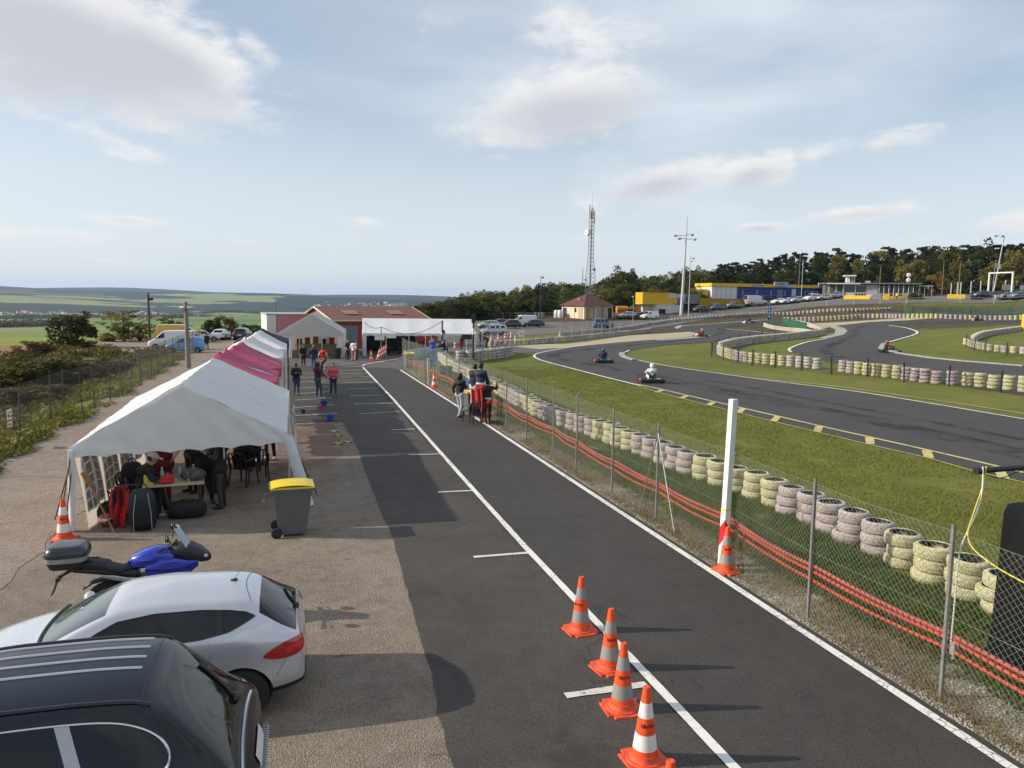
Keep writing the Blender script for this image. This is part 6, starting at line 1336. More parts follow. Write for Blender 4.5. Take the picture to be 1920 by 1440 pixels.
# grey sheet barriers behind the fence
for (u0, v0, u1, v1, h, lb) in [(765, 676, 815, 668, .8, 'grey sheeted barrier behind the far end of the fence, left one'), (815, 672, 828, 668, .75, 'grey sheeted barrier beside the ladder, right one')]:
    a, b = G(u0, v0), G(u1, v1); m = MB(); m.grid(lambda s, t: a.lerp(b, s)-a+Vector((0, .02*math.sin(s*20), t*h)), 16, 4); o = m.build('sheet_barrier', M('grey_sheet', (.30, .32, .35), .6, ns=4, na=.15), smooth=True, loc=a); o.modifiers.new('s', 'SOLIDIFY').thickness = .02; tag(o, lb, 'barrier', 'grey sheeted barriers')
a = G(836, 708); m = MB(); m.bbox((0, 0, .35), (.75, .08, .68), .02); o = m.build('foam_block', M('grey_blue_panel', (.075, .11, .13), .6, ns=5, na=.2), loc=a, rot=R(-15)); tag(o, 'blue-grey panel standing behind the fence right of the ladder', 'panel')
# stepladder
lq = G(812, 722); o = thing('stepladder', 'tall aluminium stepladder by the fence with the person in blue on it', 'ladder', lq, R(12)); M_ALU = M('aluminium', (.52, .52, .51), .35, .8)
for sx in (-1, 1):
    m = MB(); m.cyl((sx*.26, 0, 0), (sx*.19, .32, 1.35), .022, n=6); m.build('front_rail', M_ALU, o); m = MB(); m.cyl((sx*.25, .75, 0), (sx*.17, .40, 1.33), .018, n=6); m.build('rear_rail', M_ALU, o)
for k in range(5): z = .25+k*.27; m = MB(); m.box((0, .32*z/1.35, z), (.46-.05*z, .08, .025)); m.build('step', M_ALU, o)
m = MB(); m.box((0, .34, 1.36), (.40, .22, .03)); m.build('platform', M_ALU, o)
# equipment under the far tents
def stock(label, name, loc, fn, mt, cat): m = MB(); fn(m); o = m.build(name, mt, loc=loc); tag(o, label, cat); return o
stock('long pale counter inside the gabled marquee', 'counter', (1.9, 62.5, 0), lambda m: (m.bbox((0, 0, .85), (3.2, .6, .06), .01), m.box((0, .1, .42), (3.0, .4, .82))), [M('counter_wood', (.33, .26, .18), .6)], 'counter')
for k in range(5): stock('dark goods box standing on the marquee counter', 'goods_box', (.6+.62*k, 62.5, .88), lambda m: m.bbox((0, 0, .2+.05*(k % 3)), (.4, .35, .4+.1*(k % 3)), .03), [M('goods_%d' % (k % 3), [(.03, .03, .035), (.22, .03, .03), (.20, .13, .06)][k % 3], .6)], 'box')['group'] = 'boxes on the marquee counter'
for k, x in enumerate((7.4, 8.9, 10.2, 11.7)):
    stock('dark kart rack loaded with tyres under the long white tent', 'tyre_rack', (x, 62.6+.14*k, 0), lambda m: ([m.lathe([(.14, -.1), (.25, -.1), (.25, .1), (.14, .1)], 12, Matrix.Translation((a, 0, z))@Matrix.Rotation(PI/2, 4, 'X'), True) for a in (-.4, .12) for z in (.28, .82)], m.box((0, 0, .02), (1.2, .5, .05)), m.box((0, 0, .56), (1.2, .5, .04)), [m.cyl((a, .2, 0), (a, .2, 1.2), .02, n=5) for a in (-.58, .58)]), [M_RUB], 'rack')['group'] = 'tyre racks under the long tent'
stock('bright orange cabinet standing under the right half of the long tent', 'orange_cabinet', (11.0, 61.6, 0), lambda m: (m.bbox((0, 0, .9), (.75, .5, 1.5), .03), m.box((0, 0, .1), (.6, .4, .2))), [M('cabinet_orange', (.62, .14, .02), .5)], 'cabinet')
for k, (x, z) in enumerate(((6.6, 1.45), (7.5, 1.6))): stock('%s white notice hanging under the front edge of the long tent' % ('lower', 'upper')[k], 'notice', (x, 60.35, z), lambda m: (m.box((0, 0, 0), (.75, .02, .34)), m.cyl((-.3, 0, .17), (-.3, 0, .3), .008, n=4), m.cyl((.3, 0, .17), (.3, 0, .3), .008, n=4)), [M_WHTB2 if False else M_WHITEB], 'notice')
stock('black rubbish bin beside the marquee front post', 'rubbish_bin', (3.3, 58.2, 0), lambda m: m.lathe([(.2, 0), (.25, .75), (.27, .8), (.2, .8)], 12), [M_BLKP], 'bin')
# chairs at the fence
ca = G(884, 795); cb = G(895, 797); 
chair(G(884, 792), R(200), 'black plastic chair at the fence, left one of the two spectators stand on'); chair(G(899, 796), R(170), 'black plastic chair at the fence, right one of the two spectators stand on')
# ============================================================ people
SKIN = M('skin', (.42, .25, .18), .55, ns=20, na=.1); SKIND = M('tanned_skin', (.26, .14, .095), .55); HAIR = M('dark_hair', (.014, .010, .008), .7, ns=60, na=.4); HAIRB = M('brown_hair', (.05, .028, .015), .7, ns=60, na=.4); HAIRG = M('grey_hair', (.20, .19, .18), .7)
SHOE = M('dark_shoe', (.02, .02, .022), .6); SHOEW = M('pale_shoe', (.45, .44, .42), .6); EYE = M('eye_dark', (.01, .008, .008), .3); LIP = M('lips', (.30, .12, .10), .5)
def fab(name, col): return M('fabric_'+name, col, .8, ns=18, na=.22, bump=.35, bs=14)
F_BLK = fab('black', (.012, .012, .014)); F_DNAVY = fab('navy', (.016, .022, .06)); F_JEAN = fab('jeans', (.035, .06, .12)); F_PALE = fab('pale_jeans', (.36, .40, .43)); F_RED = fab('red', (.46, .016, .016)); F_WHT = fab('white', (.62, .62, .60)); F_BLUE = fab('blue', (.02, .07, .30)); F_MAR = fab('maroon', (.075, .014, .024)); F_PINK = fab('pink', (.62, .10, .13)); F_GRN = fab('greygreen', (.05, .085, .085)); F_DGR = fab('darkgrey', (.04, .042, .045)); F_CREAM = fab('cream', (.55, .52, .46)); F_YEL = fab('yellow_vest', (.62, .62, .04)); F_WSUIT = fab('white_suit', (.60, .62, .63)); F_DRED = fab('dark_red', (.20, .012, .014))
_pc = 0
def person(label, pos, face, h, top, legs, pose=None, shoes=SHOE, head='hair', hair=HAIR, skin=SKIN, group='people at the circuit', zones=None, belt=None, fat=1.0, child=None, vox=.021, side=None):
    """face: direction (degrees from +X) the person looks; pose: joint positions in body space (x right, y forward, z up; 1.75 m figure)"""
    P = dict(hip=(0, 0, .93), chest=(0, 0, 1.30), neck=(0, .01, 1.49), head=(0, .03, 1.615), sl=(-.185, 0, 1.42), sr=(.185, 0, 1.42), el=(-.235, -.03, 1.14), er=(.235, -.03, 1.14), wl=(-.235, .06, .90), wr=(.235, .06, .90), hl=(-.235, .09, .82), hr=(.235, .09, .82),
             kl=(-.10, .02, .50), kr=(.10, .02, .50), al=(-.115, -.02, .085), ar=(.115, -.02, .085), tl=(-.13, .15, .035), tr=(.13, .15, .035), hy=0, hp=0)
    if pose: P.update(pose)
    V = {k: Vector(v) for k, v in P.items() if not isinstance(v, (int, float))}
    up = (V['neck']-V['hip']).normalized(); hipx = Vector((.095, 0, 0)); hL, hR = V['hip']-hipx+Vector((0, 0, -.03)), V['hip']+hipx+Vector((0, 0, -.03))
    tq = up.to_track_quat('Z', 'Y'); 
    f = fat*1.1; B = []  # capsules: zone, a, b, ra, rb
    def cap(z, a, b, ra, rb): B.append((z, a, b, ra, rb))
    cap('pelvis', hL, hR, .115*f, .115*f); cap('torso', V['hip']+Vector((0, 0, .06)), V['chest'], .135*f, .150*f); cap('torso', V['chest']+V['sl']*.0+(V['sl']-V['chest'])*.5, V['chest']+(V['sr']-V['chest'])*.5, .125*f, .125*f); cap('torso', V['sl'], V['sr'], .078, .078); cap('neck', V['neck']-up*.03, V['head'], .052, .055)
    cap('uarm', V['sl'], V['el'], .066*f, .052*f); cap('uarm', V['sr'], V['er'], .066*f, .052*f); cap('farm', V['el'], V['wl'], .052*f, .036); cap('farm', V['er'], V['wr'], .052*f, .036); cap('hand', V['wl'], V['hl'], .034, .032); cap('hand', V['wr'], V['hr'], .034, .032)
    cap('thigh', hL, V['kl'], .093*f, .068); cap('thigh', hR, V['kr'], .093*f, .068); cap('shin', V['kl'], V['al'], .066, .047); cap('shin', V['kr'], V['ar'], .066, .047); cap('foot', V['al']-Vector((0, 0, .03)), V['tl'], .048, .038); cap('foot', V['ar']-Vector((0, 0, .03)), V['tr'], .048, .038)
    m = MB()
    for z, a, b, ra, rb in B:
        if z == 'torso' and ra > .13: # flattened trunk
            q = (b-a).to_track_quat('Z', 'Y').to_euler(); m.ell((a+b)/2, (.168*f, .118*f, (b-a).length/2+.13), 16, 12, q); continue
        m.cyl(a, b, ra, rb, n=14); m.ell(a, ra, 14, 9); m.ell(b, rb, 14, 9)
    hq = Euler((P['hp'], 0, P['hy'])); HC = V['head']+Vector((0, 0, .02))
    R3 = hq.to_matrix(); hp = lambda x, y, z: HC+R3@Vector((x, y, z))
    m.ell(HC, (.078, .098, .115), 20, 14, hq); m.ell(hp(0, .035, -.06), (.055, .055, .06), 14, 10, hq); m.ell(hp(0, .10, -.01), (.015, .022, .03), 8, 6, hq)
    for s in (-1, 1): m.ell(hp(s*.08, 0, 0), (.012, .024, .034), 8, 6, hq)
    me = m.mesh('tmp'); o = bpy.data.objects.new('tmp', me); COL.objects.link(o); r = o.modifiers.new('r', 'REMESH'); r.mode = 'VOXEL'; r.voxel_size = vox; r.use_smooth_shade = True
    sm = o.modifiers.new('s', 'SMOOTH'); sm.factor = .5; sm.iterations = 3
    dg = bpy.context.evaluated_depsgraph_get(); me2 = bpy.data.meshes.new_from_object(o.evaluated_get(dg)); bpy.data.objects.remove(o)
    Z = dict(torso=top, uarm=top, farm=top, hand=skin, pelvis=legs, thigh=legs, shin=legs, foot=shoes, neck=skin, head=skin)
    if zones: Z.update(zones)
    mats = []; idx = lambda mt: (mats.index(mt) if mt in mats else (mats.append(mt) or len(mats)-1))
    C = np.array([p.center for p in me2.polygons]); best = np.full(len(C), 9e9); bz = np.zeros(len(C), int); names = []
    segs = B+[('head', HC, HC+Vector((0, 0, .001)), .10, .10)]
    tt = []
    for k, (z, a, b, ra, rb) in enumerate(segs):
        a_, b_ = np.array(a), np.array(b); d = b_-a_; t = np.clip(((C-a_)@d)/max(d@d, 1e-9), 0, 1); dist = np.linalg.norm(C-(a_+t[:, None]*d), axis=1)-(ra+(rb-ra)*t)
        if z == 'torso': dist = dist-.012
        u_ = dist < best; best[u_] = dist[u_]; bz[u_] = k
    mi = np.zeros(len(C), np.int32)
    for k, (z, *_q) in enumerate(segs):
        mi[bz == k] = idx(Z[z])
    if belt is not None:
        zz = C[:, 2]; band = (np.isin(bz, [0, 1])) & (np.abs(zz-(V['hip'].z+.10)) < .035); mi[band] = idx(belt)
    if side is not None:   # contrasting panel down the outer sides of legs and sleeves
        for k, (z, a, b, ra, rb) in enumerate(segs):
            if z in ('thigh', 'shin', 'uarm', 'farm'):
                s_ = 1 if a.x > 0 else -1; s2 = (bz == k) & ((C[:, 0]-(a.x+b.x)/2)*s_ > .012); mi[s2] = idx(side)
    V2 = [tuple(v.co) for v in me2.vertices]; F2 = [tuple(p.vertices) for p in me2.polygons]; MI = list(mi)
    bpy.data.meshes.remove(me2)
    # fingers, thumbs, eyes and mouth in the same mesh
    x = MB()
    for wk, hk in (('wl', 'hl'), ('wr', 'hr')):
        w, hd = V[wk], V[hk]; d = (hd-w).normalized(); sg = 1 if wk == 'wl' else -1
        sd = d.cross(Vector((1, .2, 0))); sd = sd.normalized() if sd.length > .05 else Vector((0, 0, 1)); cu = d.cross(sd).normalized()*sg
        for k in range(4):
            b0 = hd+sd*((k-1.5)*.019)+d*.012; ln_ = (.062, .072, .068, .052)[k]; x.tube([b0, b0+d*ln_*.5+cu*.006, b0+d*ln_*.85+cu*.024], [.0095, .0088, .0065], 6)
        tb = w.lerp(hd, .45)-sd*.03; x.tube([tb, tb-sd*.022+d*.022, tb-sd*.026+d*.05+cu*.012], [.011, .0105, .008], 6)
    off = len(V2); V2 += x.v; F2 += [tuple(i+off for i in f_) for f_ in x.f]; MI += [idx(Z['hand'])]*len(x.f)
    x = MB()
    for s in (-1, 1): x.ell(hp(s*.032, .094, .012), (.012, .006, .007), 8, 6, hq)
    off = len(V2); V2 += x.v; F2 += [tuple(i+off for i in f_) for f_ in x.f]; MI += [idx(EYE)]*len(x.f)
    x = MB(); x.ell(hp(0, .094, -.058), (.022, .006, .006), 8, 6, hq); off = len(V2); V2 += x.v; F2 += [tuple(i+off for i in f_) for f_ in x.f]; MI += [idx(LIP)]*len(x.f)
    me = bpy.data.meshes.new('body'); me.from_pydata(V2, [], F2); me.polygons.foreach_set('material_index', MI); me.polygons.foreach_set('use_smooth', [True]*len(F2)); me.update()
    for mt_ in mats: me.materials.append(mt_)
    o = thing('person', label, 'person', pos, R(face)-PI/2, group, h/1.75)
    b = bpy.data.objects.new('body', me); COL.objects.link(b); b.parent = o
    # head covering
    x = MB()
    if head in ('hair', 'long', 'short'):
        full = MB(); full.ell((0, 0, 0), (.089, .108, .125), 22, 16); keep = []
        for f_ in full.f:
            c = sum((Vector(full.v[i]) for i in f_), Vector())/len(f_)
            if (c.y > .035 and c.z < .055) or c.z < (-.09 if head != 'short' else -.03): continue
            keep.append(f_)
        x.add(full.v, keep, Matrix.Translation(HC)@R3.to_4x4())
        if head == 'long': x.tube([hp(0, -.07, .03), hp(0, -.10, -.08), hp(0, -.085, -.2)], [.07, .085, .05], 10); x.tube([hp(-.07, -.02, .03), hp(-.085, -.02, -.1), hp(-.075, 0, -.19)], [.03, .04, .025], 8); x.tube([hp(.07, -.02, .03), hp(.085, -.02, -.1), hp(.075, 0, -.19)], [.03, .04, .025], 8)
        hb_ = x.build('hair', hair, o, True); 
        s_ = hb_.modifiers.new('s', 'SOLIDIFY'); s_.thickness = .012
    elif head == 'cap':
        full = MB(); full.ell((0, 0, 0), (.092, .112, .122), 22, 16); keep = [f_ for f_ in full.f if sum(full.v[i][2] for i in f_)/len(f_) > .015]; x.add(full.v, keep, Matrix.Translation(HC)@R3.to_4x4())
        x.add([R3@Vector(p)+HC for p in [(-.075, .075, .035), (.075, .075, .035), (.06, .19, .02), (-.06, .19, .02), (-.075, .075, .045), (.075, .075, .045), (.06, .19, .028), (-.06, .19, .028)]], [(0, 1, 2, 3), (7, 6, 5, 4), (0, 4, 5, 1), (1, 5, 6, 2), (2, 6, 7, 3), (3, 7, 4, 0)]); x.build('cap', hair, o, True, angle=35)
        y = MB(); full = MB(); full.ell((0, 0, 0), (.084, .104, .118), 16, 12); keep = [f_ for f_ in full.f if (sum(full.v[i][2] for i in f_)/len(f_) < .02 and sum(full.v[i][2] for i in f_)/len(f_) > -.06 and sum(full.v[i][1] for i in f_)/len(f_) < 0)]; y.add(full.v, keep, Matrix.Translation(HC)@R3.to_4x4()); y.build('hair', HAIR, o, True)
    elif head == 'hood':
        x.ell(hp(0, -.02, 0), (.105, .115, .135), 18, 12, hq); x.ell(hp(0, -.06, -.13), (.12, .09, .07), 14, 8, hq); x.build('hood', hair, o, True)
    elif head == 'helmet':
        x.ell(hp(0, .01, .0), (.128, .150, .150), 24, 16, hq); x.ell(hp(0, .075, -.085), (.095, .085, .065), 18, 10, hq); hm = x.build('helmet', hair, o, True)
        full = MB(); full.ell((0, 0, 0), (.131, .154, .152), 28, 20); keep = [f_ for f_ in full.f if (lambda c: c.y > .05 and -.04 < c.z < .06)(sum((Vector(full.v[i]) for i in f_), Vector())/len(f_))]; y = MB(); y.add(full.v, keep, Matrix.Translation(hp(0, .01, 0))@R3.to_4x4()); y.build('visor', M('helmet_visor', (.012, .012, .015), .08, coat=1), hm, True)
    return o
def Hg(p, u, v):
    d = ray(u, v); t = math.hypot(p.x, p.y)/math.hypot(d[0], d[1]); return CAMH+d[2]*t-p.z
def stand(label, u, vf, vt, face, top, legs, pose=None, hmin=1.5, hmax=1.95, **kw):
    p = G(u, vf); h = min(max(Hg(p, u, vt), hmin), hmax); return person(label, p, face, h, top, legs, pose, **kw)
A_FOLD = dict(el=(-.24, .05, 1.16), wl=(-.12, .24, 1.14), hl=(-.05, .27, 1.16), er=(.24, .05, 1.16), wr=(.12, .24, 1.12), hr=(.05, .27, 1.14))
A_POCK = dict(el=(-.28, -.06, 1.16), wl=(-.2, .08, .96), hl=(-.17, .11, .90), er=(.28, -.06, 1.16), wr=(.2, .08, .96), hr=(.17, .11, .90))
WALK = dict(kl=(-.10, .10, .50), al=(-.11, .16, .09), tl=(-.12, .33, .04), kr=(.10, .02, .50), ar=(.11, -.18, .10), tr=(.12, -.02, .035), el=(-.25, -.12, 1.15), wl=(-.24, -.06, .9), hl=(-.24, -.03, .83), er=(.25, .05, 1.15), wr=(.24, .16, .92), hr=(.24, .2, .85))
RAISE = dict(sr=(.2, .03, 1.45), sl=(-.18, .05, 1.44), er=(.30, .22, 1.40), wr=(.22, .36, 1.60), hr=(.18, .40, 1.67), el=(-.24, .22, 1.36), wl=(-.10, .38, 1.55), hl=(-.05, .41, 1.62))
HOLD = dict(el=(-.25, .05, 1.17), wl=(-.14, .26, 1.22), hl=(-.08, .31, 1.26), er=(.25, .05, 1.17), wr=(.14, .26, 1.22), hr=(.08, .31, 1.26), hp=-.35)
FX = 40
G1 = 'spectators at the chain-link fence'
stand('person in a black hooded jacket and pale jeans standing left of the fence bin', 862, 783, 699, 35, F_BLK, F_PALE, {**WALK, **{k: HOLD[k] for k in ('er', 'wr', 'hr')}}, head='long', group=G1)
stand('person in a bright blue top leaning behind the fence bin', 879, 766, 704, 30, F_BLUE, F_JEAN, dict(chest=(0, .10, 1.26), neck=(0, .17, 1.44), head=(0, .22, 1.56), sl=(-.185, .14, 1.38), sr=(.185, .14, 1.38), el=(-.26, .3, 1.2), wl=(-.15, .5, 1.15), hl=(-.1, .56, 1.15), er=(.26, .3, 1.2), wr=(.15, .5, 1.15), hr=(.1, .56, 1.15)), head='short', hair=HAIRG, group=G1)
p3 = G(889, 791); person('person in black top and white-red racing trousers standing on the left chair', (p3.x, p3.y, .44), 40, 1.72, F_BLK, F_RED, HOLD, zones=dict(pelvis=F_WHT), group=G1, side=F_WHT)
p4 = G(900, 795); person('person in a navy sweater and waist-tied racing suit on the right chair', (p4.x, p4.y, .44), 42, 1.80, F_DNAVY, F_RED, HOLD, belt=F_WHT, skin=SKIND, group=G1, side=F_BLK)
stand('person in a black and red racing suit and black cap raising a camera', 913, 795, 712, 45, F_BLK, F_RED, {**RAISE, 'kl': (-.12, .06, .5), 'al': (-.2, -.08, .085), 'tl': (-.2, .1, .035)}, head='cap', hair=F_BLK, zones=dict(uarm=F_RED, farm=F_RED), belt=F_WHT, group=G1, side=F_BLK, shoes=fab('blue_shoe', (.03, .06, .22)))
lp = Vector(lq); person('person in a blue racing suit standing on the stepladder looking down', (lp.x+.0, lp.y+.25, .93), 20, 1.68, F_BLUE, F_BLUE, HOLD, head='short', hair=HAIRB, zones=dict(farm=F_WHT), belt=F_DNAVY, group=G1)
G2 = 'people walking between the tents'
stand('person in a dark jacket and jeans beside the pink canopy legs', 556, 742, 684, -75, F_BLK, F_JEAN, HOLD, head='short', hair=HAIRB, group=G2, fat=1.12)
stand('person in a maroon coat pointing down, white emblem on the back', 596, 747, 679, 15, F_MAR, F_JEAN, dict(er=(.33, .16, 1.20), wr=(.50, .30, 1.02), hr=(.55, .34, .97), el=(-.28, 0, 1.2), wl=(-.26, .14, 1.02), hl=(-.24, .19, .97), kr=(.12, .12, .5), ar=(.16, .12, .085), tr=(.18, .30, .035)), head='hood', hair=F_DGR, group=G2, fat=1.15, shoes=SHOEW, zones=dict(shin=F_JEAN))
stand('person in a pink coat with a dark shoulder bag walking in the road', 625, 741, 687, -85, F_PINK, F_DNAVY, {**WALK, **{k: A_POCK[k] for k in ('el', 'wl', 'hl', 'er', 'wr', 'hr')}}, head='hair', hair=HAIR, group=G2, zones=dict(hand=F_BLK), belt=F_GRN)
stand('person in a thick black coat at the edge of the marquee front', 569, 688, 651, -60, F_BLK, F_BLK, A_POCK, head='cap', hair=F_BLK, group=G2, fat=1.12)
stand('person in a dark blue jacket seen from behind before the marquee', 588, 690, 652, 80, F_DNAVY, F_JEAN, A_POCK, head='hair', hair=HAIRG, group=G2, fat=1.1)
stand('person in red overalls walking before the marquee', 606, 696, 653, 60, F_RED, F_RED, WALK, head='hair', hair=HAIRB, group=G2, side=F_WHT)
stand('person half hidden behind the maroon coat, bent forward', 603, 708, 672, 10, F_DGR, F_BLK, dict(chest=(0, .16, 1.24), neck=(0, .27, 1.38), head=(0, .34, 1.46), sl=(-.18, .22, 1.34), sr=(.18, .22, 1.34)), group=G2, hmin=1.3)
stand('person in a black suit and white helmet straps by the shed door', 652, 676, 638, -40, F_BLK, F_BLK, A_POCK, group=G2, zones=dict(farm=F_WHT), hair=HAIRG)
stand('person in a white and red racing suit by the shed door', 663, 677, 640, 50, F_WHT, F_RED, A_POCK, group=G2, side=F_WHT)
stand('person in a dark red jacket close to the long tent corner', 669, 675, 637, 200, F_DRED, F_DNAVY, A_POCK, group=G2)
G3 = 'people on the far paddock'
stand('marshal in red overalls standing right of the long tent', 866, 661, 629, 200, F_RED, F_RED, WALK, group=G3, hmin=1.4)
stand('person in black sitting on tyres by the pit entry', 832, 666, 640, -20, F_BLK, F_BLK, dict(hip=(0, -.1, .55), kl=(-.12, .3, .56), kr=(.12, .3, .56), al=(-.13, .3, .085), ar=(.13, .3, .085), tl=(-.13, .45, .035), tr=(.13, .45, .035), chest=(0, 0, .92), neck=(0, .06, 1.12), head=(0, .1, 1.24), sl=(-.18, .03, 1.05), sr=(.18, .03, 1.05), el=(-.25, .1, .8), wl=(-.15, .3, .7), hl=(-.12, .36, .68), er=(.25, .1, .8), wr=(.15, .3, .7), hr=(.12, .36, .68)), group=G3, hmin=1.6, hmax=1.7, hair=F_PINK, head='cap')
stand('person in a dark top and blue trousers by the paddock cones', 900, 651, 622, 180, F_BLK, F_BLUE, A_POCK, group=G3, hmin=1.5)
stand('person in black bending over beside the barrel stack', 912, 652, 628, 190, F_BLK, F_BLK, dict(hip=(0, -.15, .85), chest=(0, .15, 1.08), neck=(0, .32, 1.15), head=(0, .42, 1.18), sl=(-.18, .28, 1.13), sr=(.18, .28, 1.13), el=(-.2, .34, .88), wl=(-.15, .42, .66), hl=(-.13, .44, .58), er=(.2, .34, .88), wr=(.15, .42, .66), hr=(.13, .44, .58)), group=G3, hmin=1.5, hmax=1.7)
stand('person in a red jacket standing before the little hip-roofed house', 1061, 607, 593, 180, F_RED, F_RED, A_POCK, group=G3, hair=F_GRN, head='cap', hmin=1.4)
stand('person in black walking away on the left parking ground', 388, 656, 627, 100, F_BLK, F_BLK, WALK, group=G3, hmin=1.4)
G4 = 'people on the upper car park'
stand('person in a fluorescent vest by the yellow barriers of the flat building', 1681, 562, 548, 190, F_YEL, F_BLK, WALK, group=G4, hmin=1.5)
for u, tp, lb in [(1821, F_BLK, 'person in black left of the black car in the upper car park'), (1858, F_DGR, 'person in dark grey standing right of the black upper car'), (1866, F_BLK, 'person in black with bare legs near the gantry'), (1872, F_MAR, 'person in dark red left of the blue-grey car')]:
    stand(lb, u, 561, 546, 180, tp, F_BLK if u != 1866 else F_CREAM, A_POCK, group=G4, hmin=1.5)
# inside the front tent
G5 = 'people under the front tent'
SIT = dict(hip=(0, -.08, .52), kl=(-.13, .34, .54), kr=(.13, .34, .54), al=(-.14, .42, .085), ar=(.14, .3, .085), tl=(-.15, .58, .035), tr=(.15, .46, .035), chest=(0, .06, .88), neck=(0, .15, 1.06), head=(0, .22, 1.17), sl=(-.18, .1, 1.0), sr=(.18, .1, 1.0), el=(-.26, .22, .80), wl=(-.14, .42, .80), hl=(-.08, .48, .80), er=(.26, .22, .80), wr=(.14, .42, .80), hr=(.08, .48, .80), hp=-.35)
person('person in black with a white cap sitting at the table under the front tent', (-2.97, 16.78, 0), 5, 1.78, F_BLK, F_BLK, SIT, head='cap', hair=F_CREAM, group=G5, shoes=SHOEW)
person('broad person in a dark red racing suit standing behind the table', (-2.72, 17.75, 0), -80, 1.72, F_DRED, F_DRED, dict(el=(-.30, .05, 1.2), wl=(-.22, .22, 1.05), hl=(-.18, .28, 1.02), er=(.30, .05, 1.2), wr=(.22, .22, 1.05), hr=(.18, .28, 1.02)), group=G5, fat=1.25, zones=dict(farm=F_CREAM))
person('person in a black racing suit looking at a phone right of the table', (-1.83, 17.6, 0), -75, 1.72, F_BLK, F_BLK, HOLD, group=G5, zones=dict(hand=SKIN), fat=1.1)
person('person in black with a pale chest patch standing at the open tent front', (-1.48, 17.1, 0), 170, 1.70, F_BLK, F_BLK, HOLD, group=G5, side=F_DGR, zones=dict(torso=F_BLK))
m = MB(); m.ell((0, 0, 0), (.02, .14, .20), 14, 10); o = m.build('pale_shoulder_pad', M_WHF, smooth=True, loc=(-1.40, 16.98, 1.27)); tag(o, 'pale oval pad held against the chest of the person at the tent front', 'pad')
person('person in dark clothes and pale shoes at the back of the front tent, left one', (-1.1, 22.0, 0), -90, 1.68, F_BLK, F_BLK, A_POCK, group=G5, shoes=SHOEW); person('person in dark clothes and pale shoes at the back of the front tent, right one', (-.62, 22.1, 0), -100, 1.7, F_DGR, F_BLK, A_POCK, group=G5, shoes=SHOEW)
for x, y, tp, lb in [(-2.25, 18.7, F_BLK, 'person in black standing deep in the front tent behind the red suit'), (-1.75, 19.6, F_DNAVY, 'person in navy near the middle of the front tent'), (-.95, 20.6, F_BLK, 'person in black beyond the garden chairs in the front tent'), (-2.9, 19.5, F_DGR, 'person in dark grey by the latticed wall of the front tent')]: person(lb, (x, y, 0), -95+x*20, 1.72, tp, F_BLK, HOLD, group=G5)
for (x, y, tp, fc, lb) in [(-.85, 24.6, F_RED, -60, 'person in a red jacket under the nearest pink canopy'), (-1.1, 28.2, F_MAR, -70, 'person in dark red under the farther pink canopy'), (-.8, 31.5, F_BLK, -50, 'person in black under the first white canopy')]:
    person(lb, (x, y, 0), fc, 1.7, tp, F_BLK, A_POCK, group='people under the pop-up canopies')
# ============================================================ karts
M_KRED = carpaint('kart_red', (.40, .02, .025), 0, .35); M_KWHT = carpaint('kart_white', (.62, .62, .61), 0, .35); M_KBLK = M('kart_black', (.014, .014, .015), .45)
def kart(label, pos, hd, panel, accent):
    o = thing('go_kart', label, 'go-kart', pos, R(hd), 'go-karts on the track')
    def b(nm, mt, fn, sm=False, ang=35): m = MB(); fn(m); return m.build(nm, mt, o, sm, angle=ang)
    b('floor_pan', M_KBLK, lambda m: m.bbox((.15, 0, .06), (1.2, .62, .03), .01))
    def fr(m):
        for s in (-1, 1): m.tube([(-.72, s*.30, .12), (-.2, s*.33, .08), (.5, s*.28, .08), (.78, s*.16, .10)], .016, 6)
        m.cyl((-.55, -.62, .14), (-.55, .62, .14), .02, n=8); m.cyl((.52, -.5, .13), (.52, .5, .13), .016, n=6)
    b('chassis_frame', M_DARKST, fr)
    b('front_bumper', panel, lambda m: m.grid(lambda s, t: Vector((.74+.22*math.cos((s-.5)*PI*.95)-.04*t, (s-.5)*1.22, .05+.17*t-.02*math.cos((s-.5)*PI))), 16, 5), True)
    b('front_panel', accent, lambda m: m.grid(lambda s, t: Vector((.40+.34*t, (s-.5)*(.34-.08*t), .42-.20*t+.03*math.cos((s-.5)*PI))), 8, 6), True)
    for s in (-1, 1): b('side_pod', panel if s > 0 else accent, lambda m: m.bbox((.0, s*.53, .14), (.78, .22, .17), .06), True, 40)
    b('rear_bumper', M_KBLK, lambda m: m.bbox((-.86, 0, .17), (.14, 1.30, .20), .05), True, 40)
    b('rear_sticker', M_KWHT, lambda m: [m.box((-.80, -.25, .285), (.08, .36, .012)), m.box((-.80, .22, .285), (.08, .30, .012))])
    def st(m): m.grid(lambda s, t: Vector((-.50+.26*t*0-.12*(1-t)+.40*max(0, .45-t)/.45*0, (s-.5)*.40, .12+.48*t-.05*math.cos((s-.5)*PI))), 8, 8); m.bbox((-.28, 0, .10), (.36, .38, .05), .02)
    b('seat', M_KBLK, st, True)
    def sw(m):
        m.tube([(.30+.0*k, .15*math.cos(a), .47+.13*math.sin(a)) for k, a in enumerate(np.linspace(0, 2*PI, 17))], .013, 6); m.cyl((.30, 0, .47), (.55, 0, .15), .012, n=6); m.cyl((.30, -.13, .47), (.30, .13, .47), .012, n=5)
    b('steering_wheel', M_KBLK, sw); b('engine', M('kart_engine', (.09, .09, .095), .5, .6), lambda m: (m.bbox((-.40, .40, .22), (.30, .22, .24), .03), m.cyl((-.5, .5, .2), (-.85, .52, .24), .05, n=8)))
    for x, w, y, r in ((-.55, .20, .54, .145), (.52, .13, .56, .13)):
        for s in (-1, 1):
            w_ = wheel_obj(o, (x, s*y, r), r, w, M_ALLOY, False, 1)
    return o
